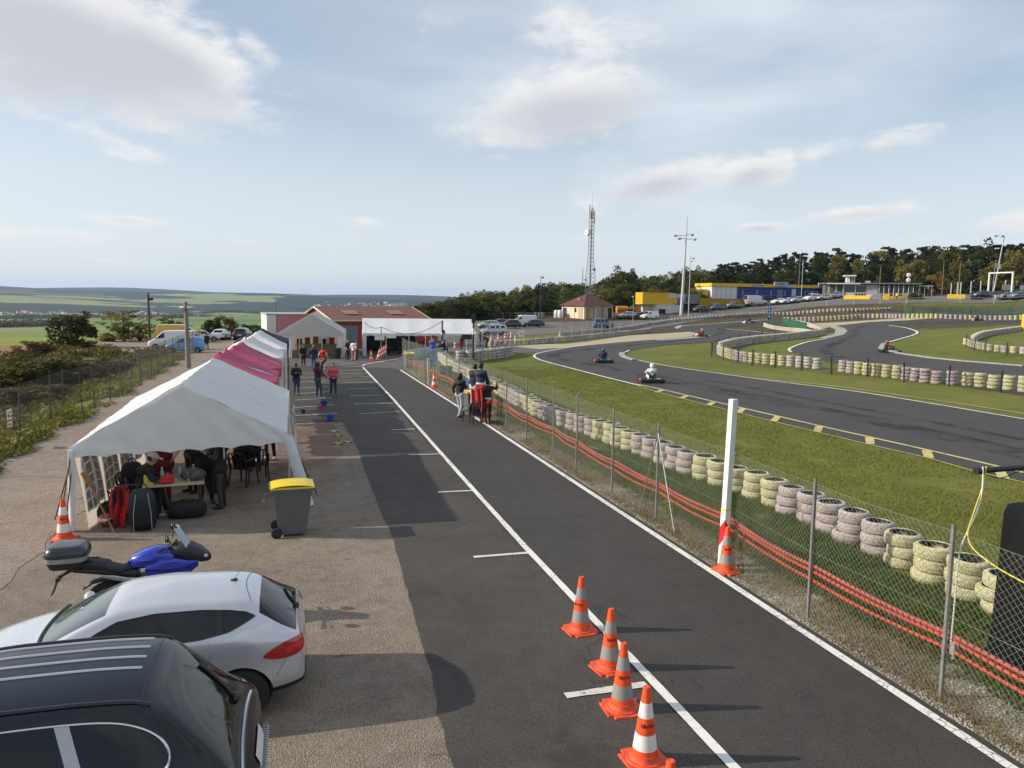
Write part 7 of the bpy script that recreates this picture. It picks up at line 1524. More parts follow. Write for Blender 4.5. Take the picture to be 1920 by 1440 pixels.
KSIT = dict(hip=(0, -.38, .22), kl=(-.16, .10, .40), kr=(.16, .10, .40), al=(-.14, .46, .16), ar=(.14, .46, .16), tl=(-.14, .55, .26), tr=(.14, .55, .26), chest=(0, -.42, .62), neck=(0, -.40, .83), head=(0, -.36, .96), sl=(-.19, -.41, .76), sr=(.19, -.41, .76), el=(-.30, -.16, .58), wl=(-.17, .16, .52), hl=(-.15, .24, .53), er=(.30, -.16, .58), wr=(.17, .16, .52), hr=(.15, .24, .53))
def kart_and_driver(lk, ld, u, v, hd, panel, accent, suit, helmet, arms=None, lean=0):
    p = G(u, v); kart(lk, p, hd, panel, accent)
    person(ld, p, hd, 1.75, suit, suit if arms is None else arms, KSIT, head='helmet', hair=helmet, group='kart drivers', zones=dict(hand=F_BLK), vox=.024)
HW = carpaint('white_helmet', (.72, .72, .72), 0, .25); HB = carpaint('dark_helmet', (.03, .035, .05), 0, .25); HR = carpaint('red_helmet', (.5, .03, .02), 0, .25)
kart_and_driver('red and black go-kart nearest the camera on the main straight', 'kart driver in a white suit and white helmet on the nearest kart', 1219, 717, 76, M_KRED, M_KWHT, F_WSUIT, HW)
kart_and_driver('dark go-kart entering the hairpin at the top of the straight', 'kart driver in dark suit and dark helmet at the hairpin', 1129, 680, 82, M_KRED, M_KWHT, F_DNAVY, HB)
kart_and_driver('black go-kart beside the sand trap after the hairpin', 'kart driver with red jacket and white helmet beside the sand trap', 1312, 632, 195, M_KBLK, M_KWHT, F_DRED, HW)
kart_and_driver('black and white go-kart taking the kerb on the right loop', 'kart driver in black with a red helmet on the right loop', 1670, 661, -25, M_KBLK, M_KWHT, F_DGR, HR)
kart_and_driver('pale go-kart before the blue feather flag', 'kart driver in black before the blue feather flag', 1402, 605.5, 170, M_KWHT, M_KWHT, F_BLK, HB)
kart_and_driver('dark blue go-kart in front of the long far tyre wall', 'kart driver in dark blue in front of the long far tyre wall', 1829, 601.5, 175, M_KBLK, M_KWHT, F_DNAVY, HB)
kart_and_driver('go-kart mostly hidden behind the low far wall', 'kart driver with a white helmet peeping over the low far wall', 1481, 600, 160, M_KBLK, M_KBLK, F_BLK, HW)
# ============================================================ buildings and masts
M_CREAM = M('cream_render', (.62, .52, .38), .85, ns=3, na=.06); M_RTILE = M('brown_red_tiles', (.115, .04, .032), .8, ns=6, na=.25, bump=.4, bs=9); M_BROOF = M('brown_corrugated_roof', (.17, .075, .058), .75, ns=4, na=.2); M_REDC = M('red_cladding', (.36, .03, .022), .55, ns=4, na=.1)
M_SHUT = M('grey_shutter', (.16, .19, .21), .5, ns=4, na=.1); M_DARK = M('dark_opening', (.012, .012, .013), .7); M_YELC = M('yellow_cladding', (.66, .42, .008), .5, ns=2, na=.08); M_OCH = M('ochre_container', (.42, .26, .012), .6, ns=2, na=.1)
M_BLUC = M('blue_cladding', (.014, .035, .22), .5, ns=3, na=.1); M_WHTC = M('white_cladding', (.62, .62, .61), .5, ns=3, na=.08); M_GRYC = M('grey_container', (.22, .22, .23), .6, ns=3, na=.2); M_FASC = M('pale_fascia', (.42, .43, .43), .5); M_ROOFG = M('grey_roof_felt', (.15, .155, .16), .85); M_GLZ = M('window_glass', (.025, .03, .032), .06, 0, .7)
M_SKYL = M('pale_roof_light', (.27, .18, .14), .6); M_PINKW = M('pink_wall', (.45, .22, .22), .7); M_SIGNG = M('grey_sign', (.36, .37, .38), .5); M_INKB = M('dark_sign_ink', (.02, .02, .025), .5)
class Bld:
    """local frame: x along the front (left to right as seen), y away from the viewer, z up"""
    def __init__(s, name, label, cat, A, Bp, z=None):
        A = Vector(A); Bp = Vector(Bp); z0 = z if z is not None else min(A.z, Bp.z); d = Bp-A; s.W = math.hypot(d.x, d.y); s.o = thing(name, label, cat, (A.x, A.y, z0), math.atan2(d.y, d.x))
    def part(s, nm, mt, fn, sm=False, par=None): m = MB(); fn(m); return m.build(nm, mt, par or s.o, sm)
    def box(s, nm, mt, x0, x1, y0, y1, z0, z1, par=None): return s.part(nm, mt, lambda m: m.box(((x0+x1)/2, (y0+y1)/2, (z0+z1)/2), (x1-x0, y1-y0, z1-z0)), par=par)
    def win(s, x0, x1, z0, z1, y=0, fm=None, par=None, nv=1, nm='window'):
        f = s.part(nm, fm or M_WHTC, lambda m: [m.box(((x0+x1)/2, y-.02, z), (x1-x0, .07, .07)) for z in (z0, z1)]+[m.box((x, y-.02, (z0+z1)/2), (.07, .074, z1-z0-.07)) for x in np.linspace(x0, x1, nv+1)], par=par)
        s.box('pane', M_GLZ, x0+.03, x1-.03, y-.015, y+.01, z0+.03, z1-.03, f); return f
def corr(m, x0, x1, y, z0, z1, pitch=.3, d=.05, ax='x'):
    """corrugated sheet facing -y (ax x) or -x (ax y)"""
    n = max(2, int((x1-x0)/pitch)); 
    for k in range(n):
        a, b = x0+(x1-x0)*k/n, x0+(x1-x0)*(k+1)/n; w = (b-a)
        for p, q, dy0, dy1 in ((a, a+w*.35, 0, 0), (a+w*.35, a+w*.5, 0, d), (a+w*.5, a+w*.85, d, d), (a+w*.85, b, d, 0)):
            m.quad((p, y+dy0, z0), (q, y+dy1, z0), (q, y+dy1, z1), (p, y+dy0, z1)) if ax == 'x' else m.quad((y+dy0, p, z0), (y+dy1, q, z0), (y+dy1, q, z1), (y+dy0, p, z1))
# red shed
S1 = Bld('red_shed', 'red clad shed with brown corrugated roof and grey roller shutter behind the tents', 'shed', (3.55, 70, 0), (12.6, 73.4, 0)); w = S1.W; D = 7.2
S1.part('wall', M_REDC, lambda m: (corr(m, 0, w, 0, 0, 2.6, .35, .04), corr(m, 0, D, .0, 0, 2.6, .35, -.04, 'y'), corr(m, 0, D, w, 0, 2.6, .35, .04, 'y'), m.quad((0, D, 0), (0, D, 2.6), (w, D, 2.6), (w, D, 0)), m.add([(0, 0, 2.6), (0, D, 2.6), (0, D/2, 3.62)], [(0, 2, 1)]), m.add([(w, 0, 2.6), (w, D, 2.6), (w, D/2, 3.62)], [(0, 1, 2)])))
def sroof(m):
    n = 60
    for s_, y0 in ((1, -.35), (-1, D+.35)):
        for k in range(n):
            a, b = -.3+(w+.6)*k/n, -.3+(w+.6)*(k+1)/n; h = .03*(k % 2); h2 = .03*((k+1) % 2)
            m.quad((a, y0, 2.56+h), (b, y0, 2.56+h2), (b, D/2, 3.70+h2), (a, D/2, 3.70+h))
S1.part('roof', M_BROOF, sroof)
S1.part('roof_light', M_SKYL, lambda m: [m.quad((x, 1.0, 3.05), (x+1.5, 1.0, 3.05), (x+1.5, 2.1, 3.39), (x, 2.1, 3.39)) for x in (1.6, )]); S1.part('roof_light', M_SKYL, lambda m: [m.quad((x, 1.0, 3.05), (x+1.5, 1.0, 3.05), (x+1.5, 2.1, 3.39), (x, 2.1, 3.39)) for x in (6.2, )])
for x in (-.3, w+.3): S1.part('bargeboard', M_CREAM, lambda m: (m.cyl((x, -.35, 2.5), (x, D/2, 3.64), .09, n=4), m.cyl((x, D+.35, 2.5), (x, D/2, 3.64), .09, n=4)))
S1.part('eave_board', M_CREAM, lambda m: m.box((w/2, -.36, 2.50), (w+.6, .04, .14)))
def shut(m):
    for k in range(16): m.box((1.45, -.06+.012*(k % 2), .07+k*.125), (1.9, .04, .12))
S1.part('roller_shutter', M_SHUT, shut); S1.box('wall_lamp', M_BLKP, .3, .5, -.2, 0, 2.2, 2.35)
S2 = Bld('pink_annex', 'low pale pink and white building left of the red shed behind the marquee', 'building', (-2.1, 74, 0), (1.6, 74.5, 0)); S2.box('wall', M_PINKW, 0, S2.W, 0, 5, 0, 2.9); S2.box('white_wall', M_WHTC, -.04, .75, -.04, 4.9, 0, 2.85); S2.box('parapet', M_FASC, -.1, S2.W+.1, -.1, 5.1, 2.9, 3.0)
# hip-roofed house
hc = G(1095, 598.5)
def yawdir(a): return Vector((math.cos(a), math.sin(a), 0))
ca_ = YAW; rt = yawdir(-ca_); hx = yawdir(-ca_+R(35)); 
S3 = Bld('hip_roof_house', 'little cream house with a brown hipped roof under the lattice tower', 'house', hc, hc+hx*7.4, hc.z); w = S3.W; D = 6.9
S3.box('wall', M_CREAM, 0, w, 0, D, -.3, 2.6)
S3.part('roof', M_RTILE, lambda m: (m.add([(-.5, -.5, 2.55), (w+.5, -.5, 2.55), (w+.5, D+.5, 2.55), (-.5, D+.5, 2.55), (w/2-.3, D/2, 4.9), (w/2+.3, D/2, 4.9)], [(0, 1, 5, 4), (1, 2, 5), (2, 3, 4, 5), (3, 0, 4), (3, 2, 1, 0)])))
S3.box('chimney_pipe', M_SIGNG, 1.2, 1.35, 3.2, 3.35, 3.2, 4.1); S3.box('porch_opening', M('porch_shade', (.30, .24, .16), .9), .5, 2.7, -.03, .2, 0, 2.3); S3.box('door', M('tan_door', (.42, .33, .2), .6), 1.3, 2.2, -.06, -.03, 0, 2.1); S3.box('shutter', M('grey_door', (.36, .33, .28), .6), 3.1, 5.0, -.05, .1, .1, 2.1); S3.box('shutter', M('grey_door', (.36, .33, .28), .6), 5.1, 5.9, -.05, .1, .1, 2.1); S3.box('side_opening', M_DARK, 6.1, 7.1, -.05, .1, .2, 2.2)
S3.part('window', M_GLZ, lambda m: m.box((-.03, 2.6, 1.7), (.06, .5, .8))); S3.part('side_door', M('tan_door', (.42, .33, .2), .6), lambda m: m.box((-.03, 1.1, 1.1), (.06, 1.2, 2.1))); S3.part('corner_opening', M_DARK, lambda m: m.box((-.03, 5.9, 1.1), (.06, 1.1, 2.0)))
# lattice tower
td = depth(hc)+14; tb = AD(1105, 592, td); tb.z = T(tb.x, tb.y); H_ = (CAMH+ray(1107, 383)[2]*(td/(ray(1107, 383)@fwd)))-tb.z
o = thing('lattice_tower', 'tall lattice radio mast with aerials behind the hip-roofed house', 'mast', tb, .3); SX = MB()
def hw_(z): t = z/H_; return .75 if t < .32 else (.75-(t-.32)/.2*.35 if t < .52 else .40-.05*(t-.52)/.48)
zs = list(np.linspace(0, H_*.92, 27)); cn = [(1, 1), (-1, 1), (-1, -1), (1, -1)]
for za, zb in zip(zs, zs[1:]):
    for k in range(4):
        a, b = cn[k], cn[(k+1) % 4]; ha, hb2 = hw_(za), hw_(zb)
        SX.cyl((a[0]*ha, a[1]*ha, za), (a[0]*hb2, a[1]*hb2, zb), .055, n=4, caps=False); SX.cyl((a[0]*ha, a[1]*ha, za), (b[0]*hb2, b[1]*hb2, zb), .03, n=3, caps=False); SX.cyl((b[0]*ha, b[1]*ha, za), (a[0]*hb2, a[1]*hb2, zb), .03, n=3, caps=False)
SX.build('lattice', M('tower_steel', (.22, .225, .23), .5, .3), o); m = MB(); m.cyl((0, 0, 0), (.2, .2, H_*.98), .05, n=6); m.build('cable_ladder', M_DARKST, o)
for k, (dx, dy, z0, l) in enumerate([(.45, .2, .86, 2.2), (-.35, .35, .88, 2.4), (-.55, -.3, .86, 1.9), (.3, -.45, .84, 2.1), (.62, -.1, .82, .9)]):
    m = MB(); m.bbox((dx, dy, H_*z0+l/2), (.26, .18, l), .03); m.build('panel_aerial', M_FASC, o)
m = MB(); m.cyl((-.9, -.1, H_*.735), (-1.45, -.15, H_*.735), .70, .66, n=20); m.build('dish', M_WHTC, o); m = MB(); m.cyl((.1, 0, H_*.97), (.12, 0, H_*1.09), .025, n=4); m.build('whip_aerial', M_STEEL, o)
m = MB(); m.bbox((.75, -.3, H_*.41), (.5, .4, .6), .04); m.build('equipment_box', M_GRYC, o)
# poles and masts
def pole(name, label, u, vb, vt, r0, r1, mat, dist=None, lamps=None, cat='pole', lean=0, arm=None, group=None):
    p = G(u, vb) if dist is None else AD(u, vb, dist); 
    if dist: p.z = T(p.x, p.y)
    h = Hg(p, u, vt); o = thing(name, label, cat, p, -YAW, group); m = MB(); m.cyl((0, 0, -.2), (lean*h, 0, h), r0, r1, n=10); m.build('pole', mat, o, True)
    for (dx, dz, k) in (lamps or []):
        s = k; m = MB(); m.cyl((lean*(h+dz), 0, h+dz), (dx, 0, h+dz), .035*s+.01, n=5); m.build('lamp_arm', mat, o)
        m = MB(); m.bbox((dx, -.12*s, h+dz-.05*s), (.42*s, .30*s, .26*s), .05*s, Euler((.5, 0, .3 if dx > 0 else -.3))); m.build('floodlight', M_FASC if s > .6 and r0 > .05 and mat is not M_DARKST else M_BLKP, o)
    return o, h
M_PALEP = M('pale_mast', (.46, .47, .48), .5, .2, ns=3, na=.05); M_WOODP = M('weathered_pole', (.24, .20, .165), .85, ns=14, na=.25)
pole('floodlight_mast', 'tall pale floodlight mast with four lamps right of the yellow container', 1277, 591, 404, .36, .05, M_PALEP, None, [(-1.7, -3.9, 1.6), (1.5, -3.7, 1.6), (-.9, -4.5, 1.5), (2.1, -4.6, 1.5)], 'floodlight mast', .028)
pole('pole', 'thin pale pole with two lamps just right of the tall floodlight mast', 1291, 585, 478, .09, .06, M_PALEP, 150, [(.5, -.6, 1), (.2, -1.2, .8)])
pole('floodlight_mast', 'leaning floodlight mast behind the white gantry at the right', 1863, 545, 442, .13, .09, M_PALEP, 168, [(-.6, 0, 1.5), (.7, 0, 1.5)], 'floodlight mast', .115)
for u, vb, vt, d, lb, mm_, lp_ in [(1013, 590, 517, 150, 'grey pole with lamps standing before the trees left of the little house', M_DARKST, [(.4, -.3, .9), (-.4, -1.5, .7)]), (1091, 588, 503, 150, 'dark pole just left of the lattice tower', M_DARKST, [(.6, -2.2, .8)]), (1056, 590, 541, 140, 'short lamp pole at the left end of the little house roof', M_DARKST, [(-.4, 0, .6)]), (1130, 585, 530, 150, 'thin dark pole right of the lattice tower', M_DARKST, []), (1497, 545, 478, 185, 'left one of two thin poles above the blue building', M_WOODP, []), (1503, 545, 487, 180, 'right one of two thin poles above the blue building with a lamp', M_PALEP, [(.3, 0, .6), (.3, -1.6, .5)]), (1649, 540, 499, 180, 'lamp pole above the flat roofed building', M_WOODP, [(-.3, 0, .6), (.3, 0, .6)]), (1766, 548, 489, 178, 'thin wooden pole left of the orange tree', M_WOODP, []), (1797, 548, 490, 176, 'lamp pole among the yellow trees at the right', M_WOODP, [(-.3, 0, .6), (.3, 0, .6)]), (1187, 600, 556, 134, 'grey lamp post with a flat head beside the digger', M_STEEL, [(-.2, 0, .7)]), (518, 600, 562, 150, 'leftmost thin pole beyond the red shed', M_DARKST, [(.3, -.2, .5)]), (637, 595, 568, 150, 'thin pole second from the left beyond the red shed roof', M_DARKST, []), (716, 595, 562, 150, 'thin pole third from the left beyond the red shed roof', M_DARKST, []), (768, 595, 567, 150, 'rightmost thin pole beyond the red shed roof', M_DARKST, [])]:
    pole('pole', lb, u, vb, vt, .07, .05, mm_, d, lp_)
pole('floodlight_mast', 'weathered grey pole with two spotlights rising behind the front tent', 353.5, 691, 566, .16, .11, M_WOODP, None, [(-.22, -.35, .8), (.22, -.35, .7)], 'floodlight mast', -.012)
pole('floodlight_mast', 'dark thin lamp pole behind the left parking ground shrubs', 281, 634, 549, .13, .10, M_DARKST, None, [(.35, -.6, .9)], 'floodlight mast', -.005)
pole('pole', 'black pole at the left of the long tent carrying the cables', 715, 668, 613, .05, .04, M_STEEL)
o, hh = pole('pole', 'black and white banded pole in front of the long tent', 829, 668, 601, .07, .06, M_BLKP); m = MB(); [m.cyl((0, 0, z), (0, 0, z+.22), .075, n=10) for z in (.5, 1.0, 1.7)]; m.build('white_bands', M_WHTC, o); m = MB(); m.bbox((.12, -.05, hh-.9), (.2, .15, .3), .02); m.build('camera_box', M_BLKP, o)
o, hh = pole('traffic_light', 'black start-light post with lamp box on top near the pit entry', 887, 684, 600, .07, .06, M_BLKP, None, None, 'traffic light'); m = MB(); m.bbox((0, 0, hh+.1), (.26, .2, .6), .03); m.build('lamp_box', M_BLKP, o); m = MB(); m.bbox((-.45, 0, hh*.62), (.7, .1, .34), .02); m.build('side_panel', M_BLKP, o); m = MB(); m.cyl((0, 0, hh*.68), (0, 0, hh*.82), .078, n=8); m.build('white_band', M_WHTC, o)
def span(label, a, b, sag, r=.02):
    a, b = Vector(a), Vector(b); m = MB(); m.tube([a.lerp(b, t)-a-Vector((0, 0, sag*4*t*(1-t))) for t in np.linspace(0, 1, 14)], r, 4); o = m.build('overhead_cable', M_BLKP, loc=a); tag(o, label, 'cable')
pa, pb = G(715, 668), G(829, 668); pa.z = Hg(pa, 715, 613); pb.z = Hg(pb, 829, 602); span('black cable sagging across the long white tent between two poles', pa, pb, .75); pc = AY(683, 604, pa.y); span('short black cable from the tent corner to the left pole', pc, pa, .25)
# containers, digger
def container(name, label, A, Bp, h, D, mt, z=0, endm=None):
    S = Bld(name, label, 'container', A, Bp, z); w = S.W
    S.part('shell', mt, lambda m: (corr(m, 0, w, 0, .12, h-.1, .28, .05), corr(m, 0, D, 0, .12, h-.1, .28, -.05, 'y'), corr(m, 0, D, w, .12, h-.1, .28, .05, 'y'), m.quad((0, D, 0), (0, D, h), (w, D, h), (w, D, 0)), m.quad((0, 0, h-.05), (w, 0, h-.05), (w, D, h-.05), (0, D, h-.05))))
    S.part('frame', endm or mt, lambda m: [m.box((x, y, h/2), (.12, .12, h)) for x in (0, w) for y in (0, D)]+[m.box((w/2, y, z_), (w-.12, .1, .14)) for y in (0, D) for z_ in (.07, h-.07)]+[m.box((x, D/2, z_), (.1, D-.12, .14)) for x in (0, w) for z_ in (.07, h-.07)]); return S
k0 = G(1204, 592); k1 = AD(1265, 588, depth(k0)+3); g0 = k0.z; S = container('shipping_container', 'bright yellow container stacked on top of the white one', k0, k1, 2.4, 2.6, M_YELC, g0+2.35)
S.box('sign_panel', M_WHTC, S.W*.80, S.W*.98, -.05, .0, 1.35, 2.3); txt('KARTING', .22, M_INKB, S.o, (S.W*.89, -.07, 2.0), (PI/2, 0, 0)); txt('LOISIRS', .20, M_INKB, S.o, (S.W*.89, -.07, 1.65), (PI/2, 0, 0)); 
S.part('rust_roof_edge', M('rusty_edge', (.16, .05, .03), .8), lambda m: m.box((S.W/2, .1, 2.43), (S.W+.1, .2, .08)))
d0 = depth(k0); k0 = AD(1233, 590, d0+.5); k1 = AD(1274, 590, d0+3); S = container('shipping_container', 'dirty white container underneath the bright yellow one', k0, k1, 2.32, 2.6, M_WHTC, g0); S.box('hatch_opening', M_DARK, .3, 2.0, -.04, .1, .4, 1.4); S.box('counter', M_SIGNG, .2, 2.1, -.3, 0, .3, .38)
k0 = AD(1205, 588, d0+2); k1 = AD(1231, 588, d0+3); S = container('shipping_container', 'white panel hut left under the yellow container', k0, k1, 2.2, 2.0, M_WHTC, g0)
k0 = AD(1282, 586, d0+4); k1 = AD(1312, 582, d0+7); S = container('shipping_container', 'grey graffiti-covered container beside the yellow one', k0, k1, 2.0, 2.6, M_GRYC, g0+2.6); S.box('graffiti', M_INKB, .6, 1.1, -.03, .0, .4, 1.4); S.box('recess_shade', M_DARK, 0, S.W, .4, 2.5, -2.6, -.05)  # black block below stands in for the shade of the recess under the container
k0 = G(1311, 581); k1 = AD(1390, 572, depth(k0)+6); container('shipping_container', 'long ochre yellow container behind the parked cars', k0, k1, 2.3, 2.5, M_OCH, k0.z+.2)
dg_ = G(1199, 590); o = thing('digger', 'orange digger with a folded arm left of the yellow container', 'digger', (dg_.x, dg_.y+1, dg_.z), -YAW+.2); M_DIG = M('digger_orange', (.48, .20, .03), .5, ns=6, na=.15)
m = MB(); m.bbox((-.6, 0, 1.1), (2.6, 1.4, .8), .15); m.build('body', M_DIG, o); m = MB(); [m.box((x, y, 2.0), (.1, .1, 1.3)) for x in (.1, 1.2) for y in (-.6, .6)]; m.box((.65, 0, 2.68), (1.3, 1.4, .1)); m.build('cab_frame', M_DIG, o); m = MB(); m.box((.65, 0, 2.0), (1.0, 1.1, 1.1)); m.build('cab_glass', M_GLZ, o)
m = MB(); m.tube([(1.4, 0, 1.2), (2.2, 0, 2.5), (2.9, 0, 2.2), (2.5, 0, .9)], [.16, .15, .13, .1], 6); m.build('arm', M_DIG, o); m = MB(); m.bbox((2.4, 0, .6), (.6, .8, .5), .1); m.build('bucket', M_DARKST, o)
for x in (-1.4, .9): m = MB(); m.cyl((x, -.75, .6), (x, .75, .6), .6, n=16); m.build('wheel', M_RUB, o)
m = MB(); m.cyl((-4.6, 0, 1.1), (-2.3, 0, 1.1), .65, n=16); m.box((-3.4, 0, .4), (2.4, 1.1, .3)); m.build('drum_tank', M_DIG, o, True, angle=40)
# blue and yellow building
p0 = G(1334, 562); p1 = AD(1546, 558, depth(p0)+7); S = Bld('blue_building', 'long blue building with yellow fascia and white panels at its left end', 'building', p0, p1, p0.z); w = S.W; ppm = w/(1546-1334)
X = lambda u: (u-1334)*ppm; zt_ = 3.85
S.box('wall', M_BLUC, X(1380), w, 0, 8, 0, zt_-.75); S.box('white_wall', M_WHTC, 0, X(1380), -.02, 8, 0, zt_-.75)
for u in (1342, 1351, 1360, 1369, 1379): S.box('panel_strip', M_SIGNG, X(u)-.05, X(u)+.05, -.06, -.02, 0, zt_-.75)
S.box('fascia', M_YELC, -.3, X(1452), -.35, 8, zt_-.74, zt_); S.box('fascia', M_FASC, X(1452)+.01, X(1486), -.33, 8, zt_-.73, zt_-.05); S.box('fascia', M_YELC, X(1486)+.01, w, -.35, 8, zt_-.74, zt_-.02)
S.box('sign_box', M_SIGNG, X(1446), X(1472), -.6, -.34, zt_-.5, zt_+.55); txt('FHMA', .72, M_INKB, S.o, (X(1459), -.63, zt_+.05), (PI/2, 0, 0)); S.box('sign_box', M_SIGNG, X(1530), X(1543), -.6, -.36, zt_-.6, zt_+.6); txt('AXTEL', .42, M_INKB, S.o, (X(1536.5), -.63, zt_), (PI/2, 0, 0))
S.box('name_strip', M_SIGNG, X(1404), X(1428), -.40, -.352, zt_-.62, zt_-.12); txt('CENTRE STAGES', .34, M_INKB, S.o, (X(1416), -.42, zt_-.37), (PI/2, 0, 0))
S.box('grey_door', M_SHUT, X(1455), X(1465), -.05, 0, 0, 2.6); S.box('white_door', M_WHTC, X(1482), X(1490), -.05, 0, 0, 2.8); 
for a, b in ((1508, 1518), (1519, 1530), (1531, 1542)): S.win(X(a), X(b), .5, 2.3, -.03)
S.box('yellow_annex', M_YELC, -2.2, -.4, 1, 5, .4, 2.4)
S.part('railing', M_STEEL, lambda m: [m.cyl((X(u), -1.4, 0), (X(u), -1.4, 1.3 if k % 2 else 2.4), .04, n=5) for k, u in enumerate(range(1385, 1545, 13))]+[m.cyl((X(1380), -1.4, z), (w, -1.4, z), .03, n=4) for z in (.7, 1.2)])
# flat restaurant building with control tower
p0 = G(1546, 559); p1 = AD(1722, 557, depth(p0)-6); S = Bld('flat_building', 'flat-roofed glazed clubhouse with a small control tower on its roof', 'building', p0, p1, p0.z); w = S.W; ppm = w/176; X = lambda u: (u-1546)*ppm
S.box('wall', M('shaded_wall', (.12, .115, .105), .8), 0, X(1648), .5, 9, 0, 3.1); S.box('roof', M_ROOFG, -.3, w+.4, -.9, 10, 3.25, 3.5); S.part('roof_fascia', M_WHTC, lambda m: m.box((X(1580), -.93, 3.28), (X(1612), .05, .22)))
for u in (1552, 1566, 1580): S.box('column', M_FASC, X(u), X(u)+.25, -.2, .1, 0, 3.2)
S.box('parapet_wall', M_CREAM, X(1582), X(1603), 0, .3, .2, 1.2); S.win(X(1582), X(1604), 1.3, 3.0, 0, nv=1); S.win(X(1604.5), X(1625), 1.3, 3.0, 0, nv=1); S.win(X(1604.5), X(1625), .2, 1.2, 0, nv=4); S.box('blank_panel', M_SIGNG, X(1626), X(1646), 0, .2, .9, 3.1); S.box('white_base', M_WHTC, X(1624), X(1648), -.06, .2, 0, .9)
for u in range(1648, 1720, 9): S.box('post', M_WHTC, X(u), X(u)+.12, -.3, -.18, 0, 3.24)
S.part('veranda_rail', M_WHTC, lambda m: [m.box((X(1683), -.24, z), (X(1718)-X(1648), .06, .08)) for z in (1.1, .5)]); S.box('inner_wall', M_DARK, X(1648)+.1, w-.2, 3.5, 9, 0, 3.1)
for a in range(1651, 1715, 14): S.win(X(a), X(a+10), .3, 2.9, 3.45, nv=2)
T_ = S.box('control_tower', M_WHTC, X(1588), X(1604), 2, 5, 3.5, 5.0); S.box('tower_roof', M_WHTC, X(1583), X(1606), 1.4, 5.4, 5.0, 5.3, T_); S.win(X(1594), X(1603), 3.7, 4.9, 1.97, par=T_, nv=2); S.box('roof_unit', M_FASC, X(1625), X(1634), 2, 4, 3.5, 4.0)
for z in (4.2, 5.3): S.part('satellite_dish', M_WHTC, lambda m: (m.ell((X(1704), 1.5, z), (.5, .15, .5), 14, 8), m.cyl((X(1704), 1.7, 3.4), (X(1704), 1.7, z), .05, n=5)), True)
S.part('pergola', M_FASC, lambda m: [m.cyl((X(u), y, 0), (X(u), y, 2.9), .05, n=5) for u in (1722, 1732, 1745) for y in (-.3, 4)]+[m.box((X(1734), y, 2.95), (X(1748)-X(1720), .12, .1)) for y in (-.3, 1.8, 4)])
def lowwall(name, label, u0, v0, u1, v1, h, mt, cat='barrier', th=.4, group=None):
    a, b = G(u0, v0), G(u1, v1); S = Bld(name, label, cat, a, b); S.part('block', mt, lambda m: m.bbox((S.W/2, 0, h/2-.1), (S.W, th, h+.2), .08)); return S
lowwall('yellow_barrier', 'yellow barrier along the flat building, left piece', 1582, 561, 1632, 561, .8, M_YELC); lowwall('yellow_barrier', 'taller yellow block barrier right of the grey bins', 1655, 562, 1668, 562, 1.1, M_YELC); lowwall('yellow_barrier', 'yellow barrier right of the person in the vest', 1672, 561, 1712, 560, .7, M_YELC); lowwall('yellow_barrier', 'yellow and white barrier left of the black car up right', 1776, 560, 1810, 560, .9, M_YELC)
lowwall('grey_bin', 'row of dark grey bins between the yellow barriers', 1634, 561, 1653, 561, 1.1, M_GRYC, 'bin')
# gantry, signs, flag
a, b = G(1853, 548), G(1897, 547); S = Bld('gantry', 'white goalpost gantry at the right end of the upper car park', 'gantry', a, b); hgt = Hg(a, 1853, 511)
for x in (0, S.W): S.box('gantry_post', M_WHTC, x-.15, x+.15, -.15, .15, -.2, hgt-.26)
S.box('gantry_beam', M_WHTC, -.15, S.W+.15, -.15, .15, hgt-.25, hgt)
a = AD(1861, 548, 160); o = thing('flag', 'pale green and white flag flying beside the gantry', 'flag', (a.x, a.y, T(a.x, a.y)), -YAW); m = MB(); m.cyl((0, 0, 0), (.1, 0, 6.2), .05, .03, n=6); m.build('pole', M_PALEP, o); m = MB(); m.grid(lambda s, t: Vector((.1+1.3*s, .12*math.sin(s*6), 6.1-1.0*t-.35*s)), 10, 5); m.build('flag_cloth', M('flag_cloth', (.42, .46, .36), .7, ns=3, na=.5), o, True)
bf = G(1440, 603); o = thing('feather_flag', 'blue feather flag with white triangles beside the track bend', 'flag', bf, -YAW); hh = Hg(bf, 1443, 569); m = MB(); m.tube([(-.2, 0, 0), (-.12, 0, hh*.6), (0, 0, hh*.95), (.25, 0, hh)], .03, 5); m.build('pole', M_STEEL, o)
m = MB(); m.grid(lambda s, t: Vector((-.16+.2*t*.5+.62*s*(1-.35*max(0, t-.7)/.3), .06*math.sin(t*5+s*3), hh*(.12+.86*t)-.12*s)), 6, 16); m.build('flag_cloth', M('blue_flag', (.03, .10, .36), .6), o, True)
for k in range(4): m = MB(); m.prism([(-.02, 0), (.34, 0), (.16, .42)], .01, Matrix.Translation((0, -.08+.01*k, hh*(.25+.17*k)))@Matrix.Rotation(PI/2, 4, 'X')); m.build('white_triangle', M_WHTC, o)
def post_sign(label, u, vb, vt, w, h, mt, rnd=False, name='sign'):
    p = G(u, vb); H2 = Hg(p, u, vt); o = thing(name, label, 'sign', p, -YAW); m = MB(); m.cyl((0, 0, 0), (0, 0, H2), .03, n=6); m.build('post', M_STEEL, o); m = MB(); (m.cyl((0, -.05, H2-h/2), (0, -.09, H2-h/2), w/2, n=20) if rnd else m.bbox((0, -.06, H2-h/2), (w, .04, h), .01)); m.build('panel', mt, o); return o
o = post_sign('white square sign with a grey emblem on a post by the paddock tyre wall', 977, 645, 620, .62, .62, M_WHTC); m = MB(); m.bbox((0, -.09, Hg(G(977, 645), 977, 620)-.31), (.36, .02, .26), .02); m.build('emblem', M_SIGNG, o)
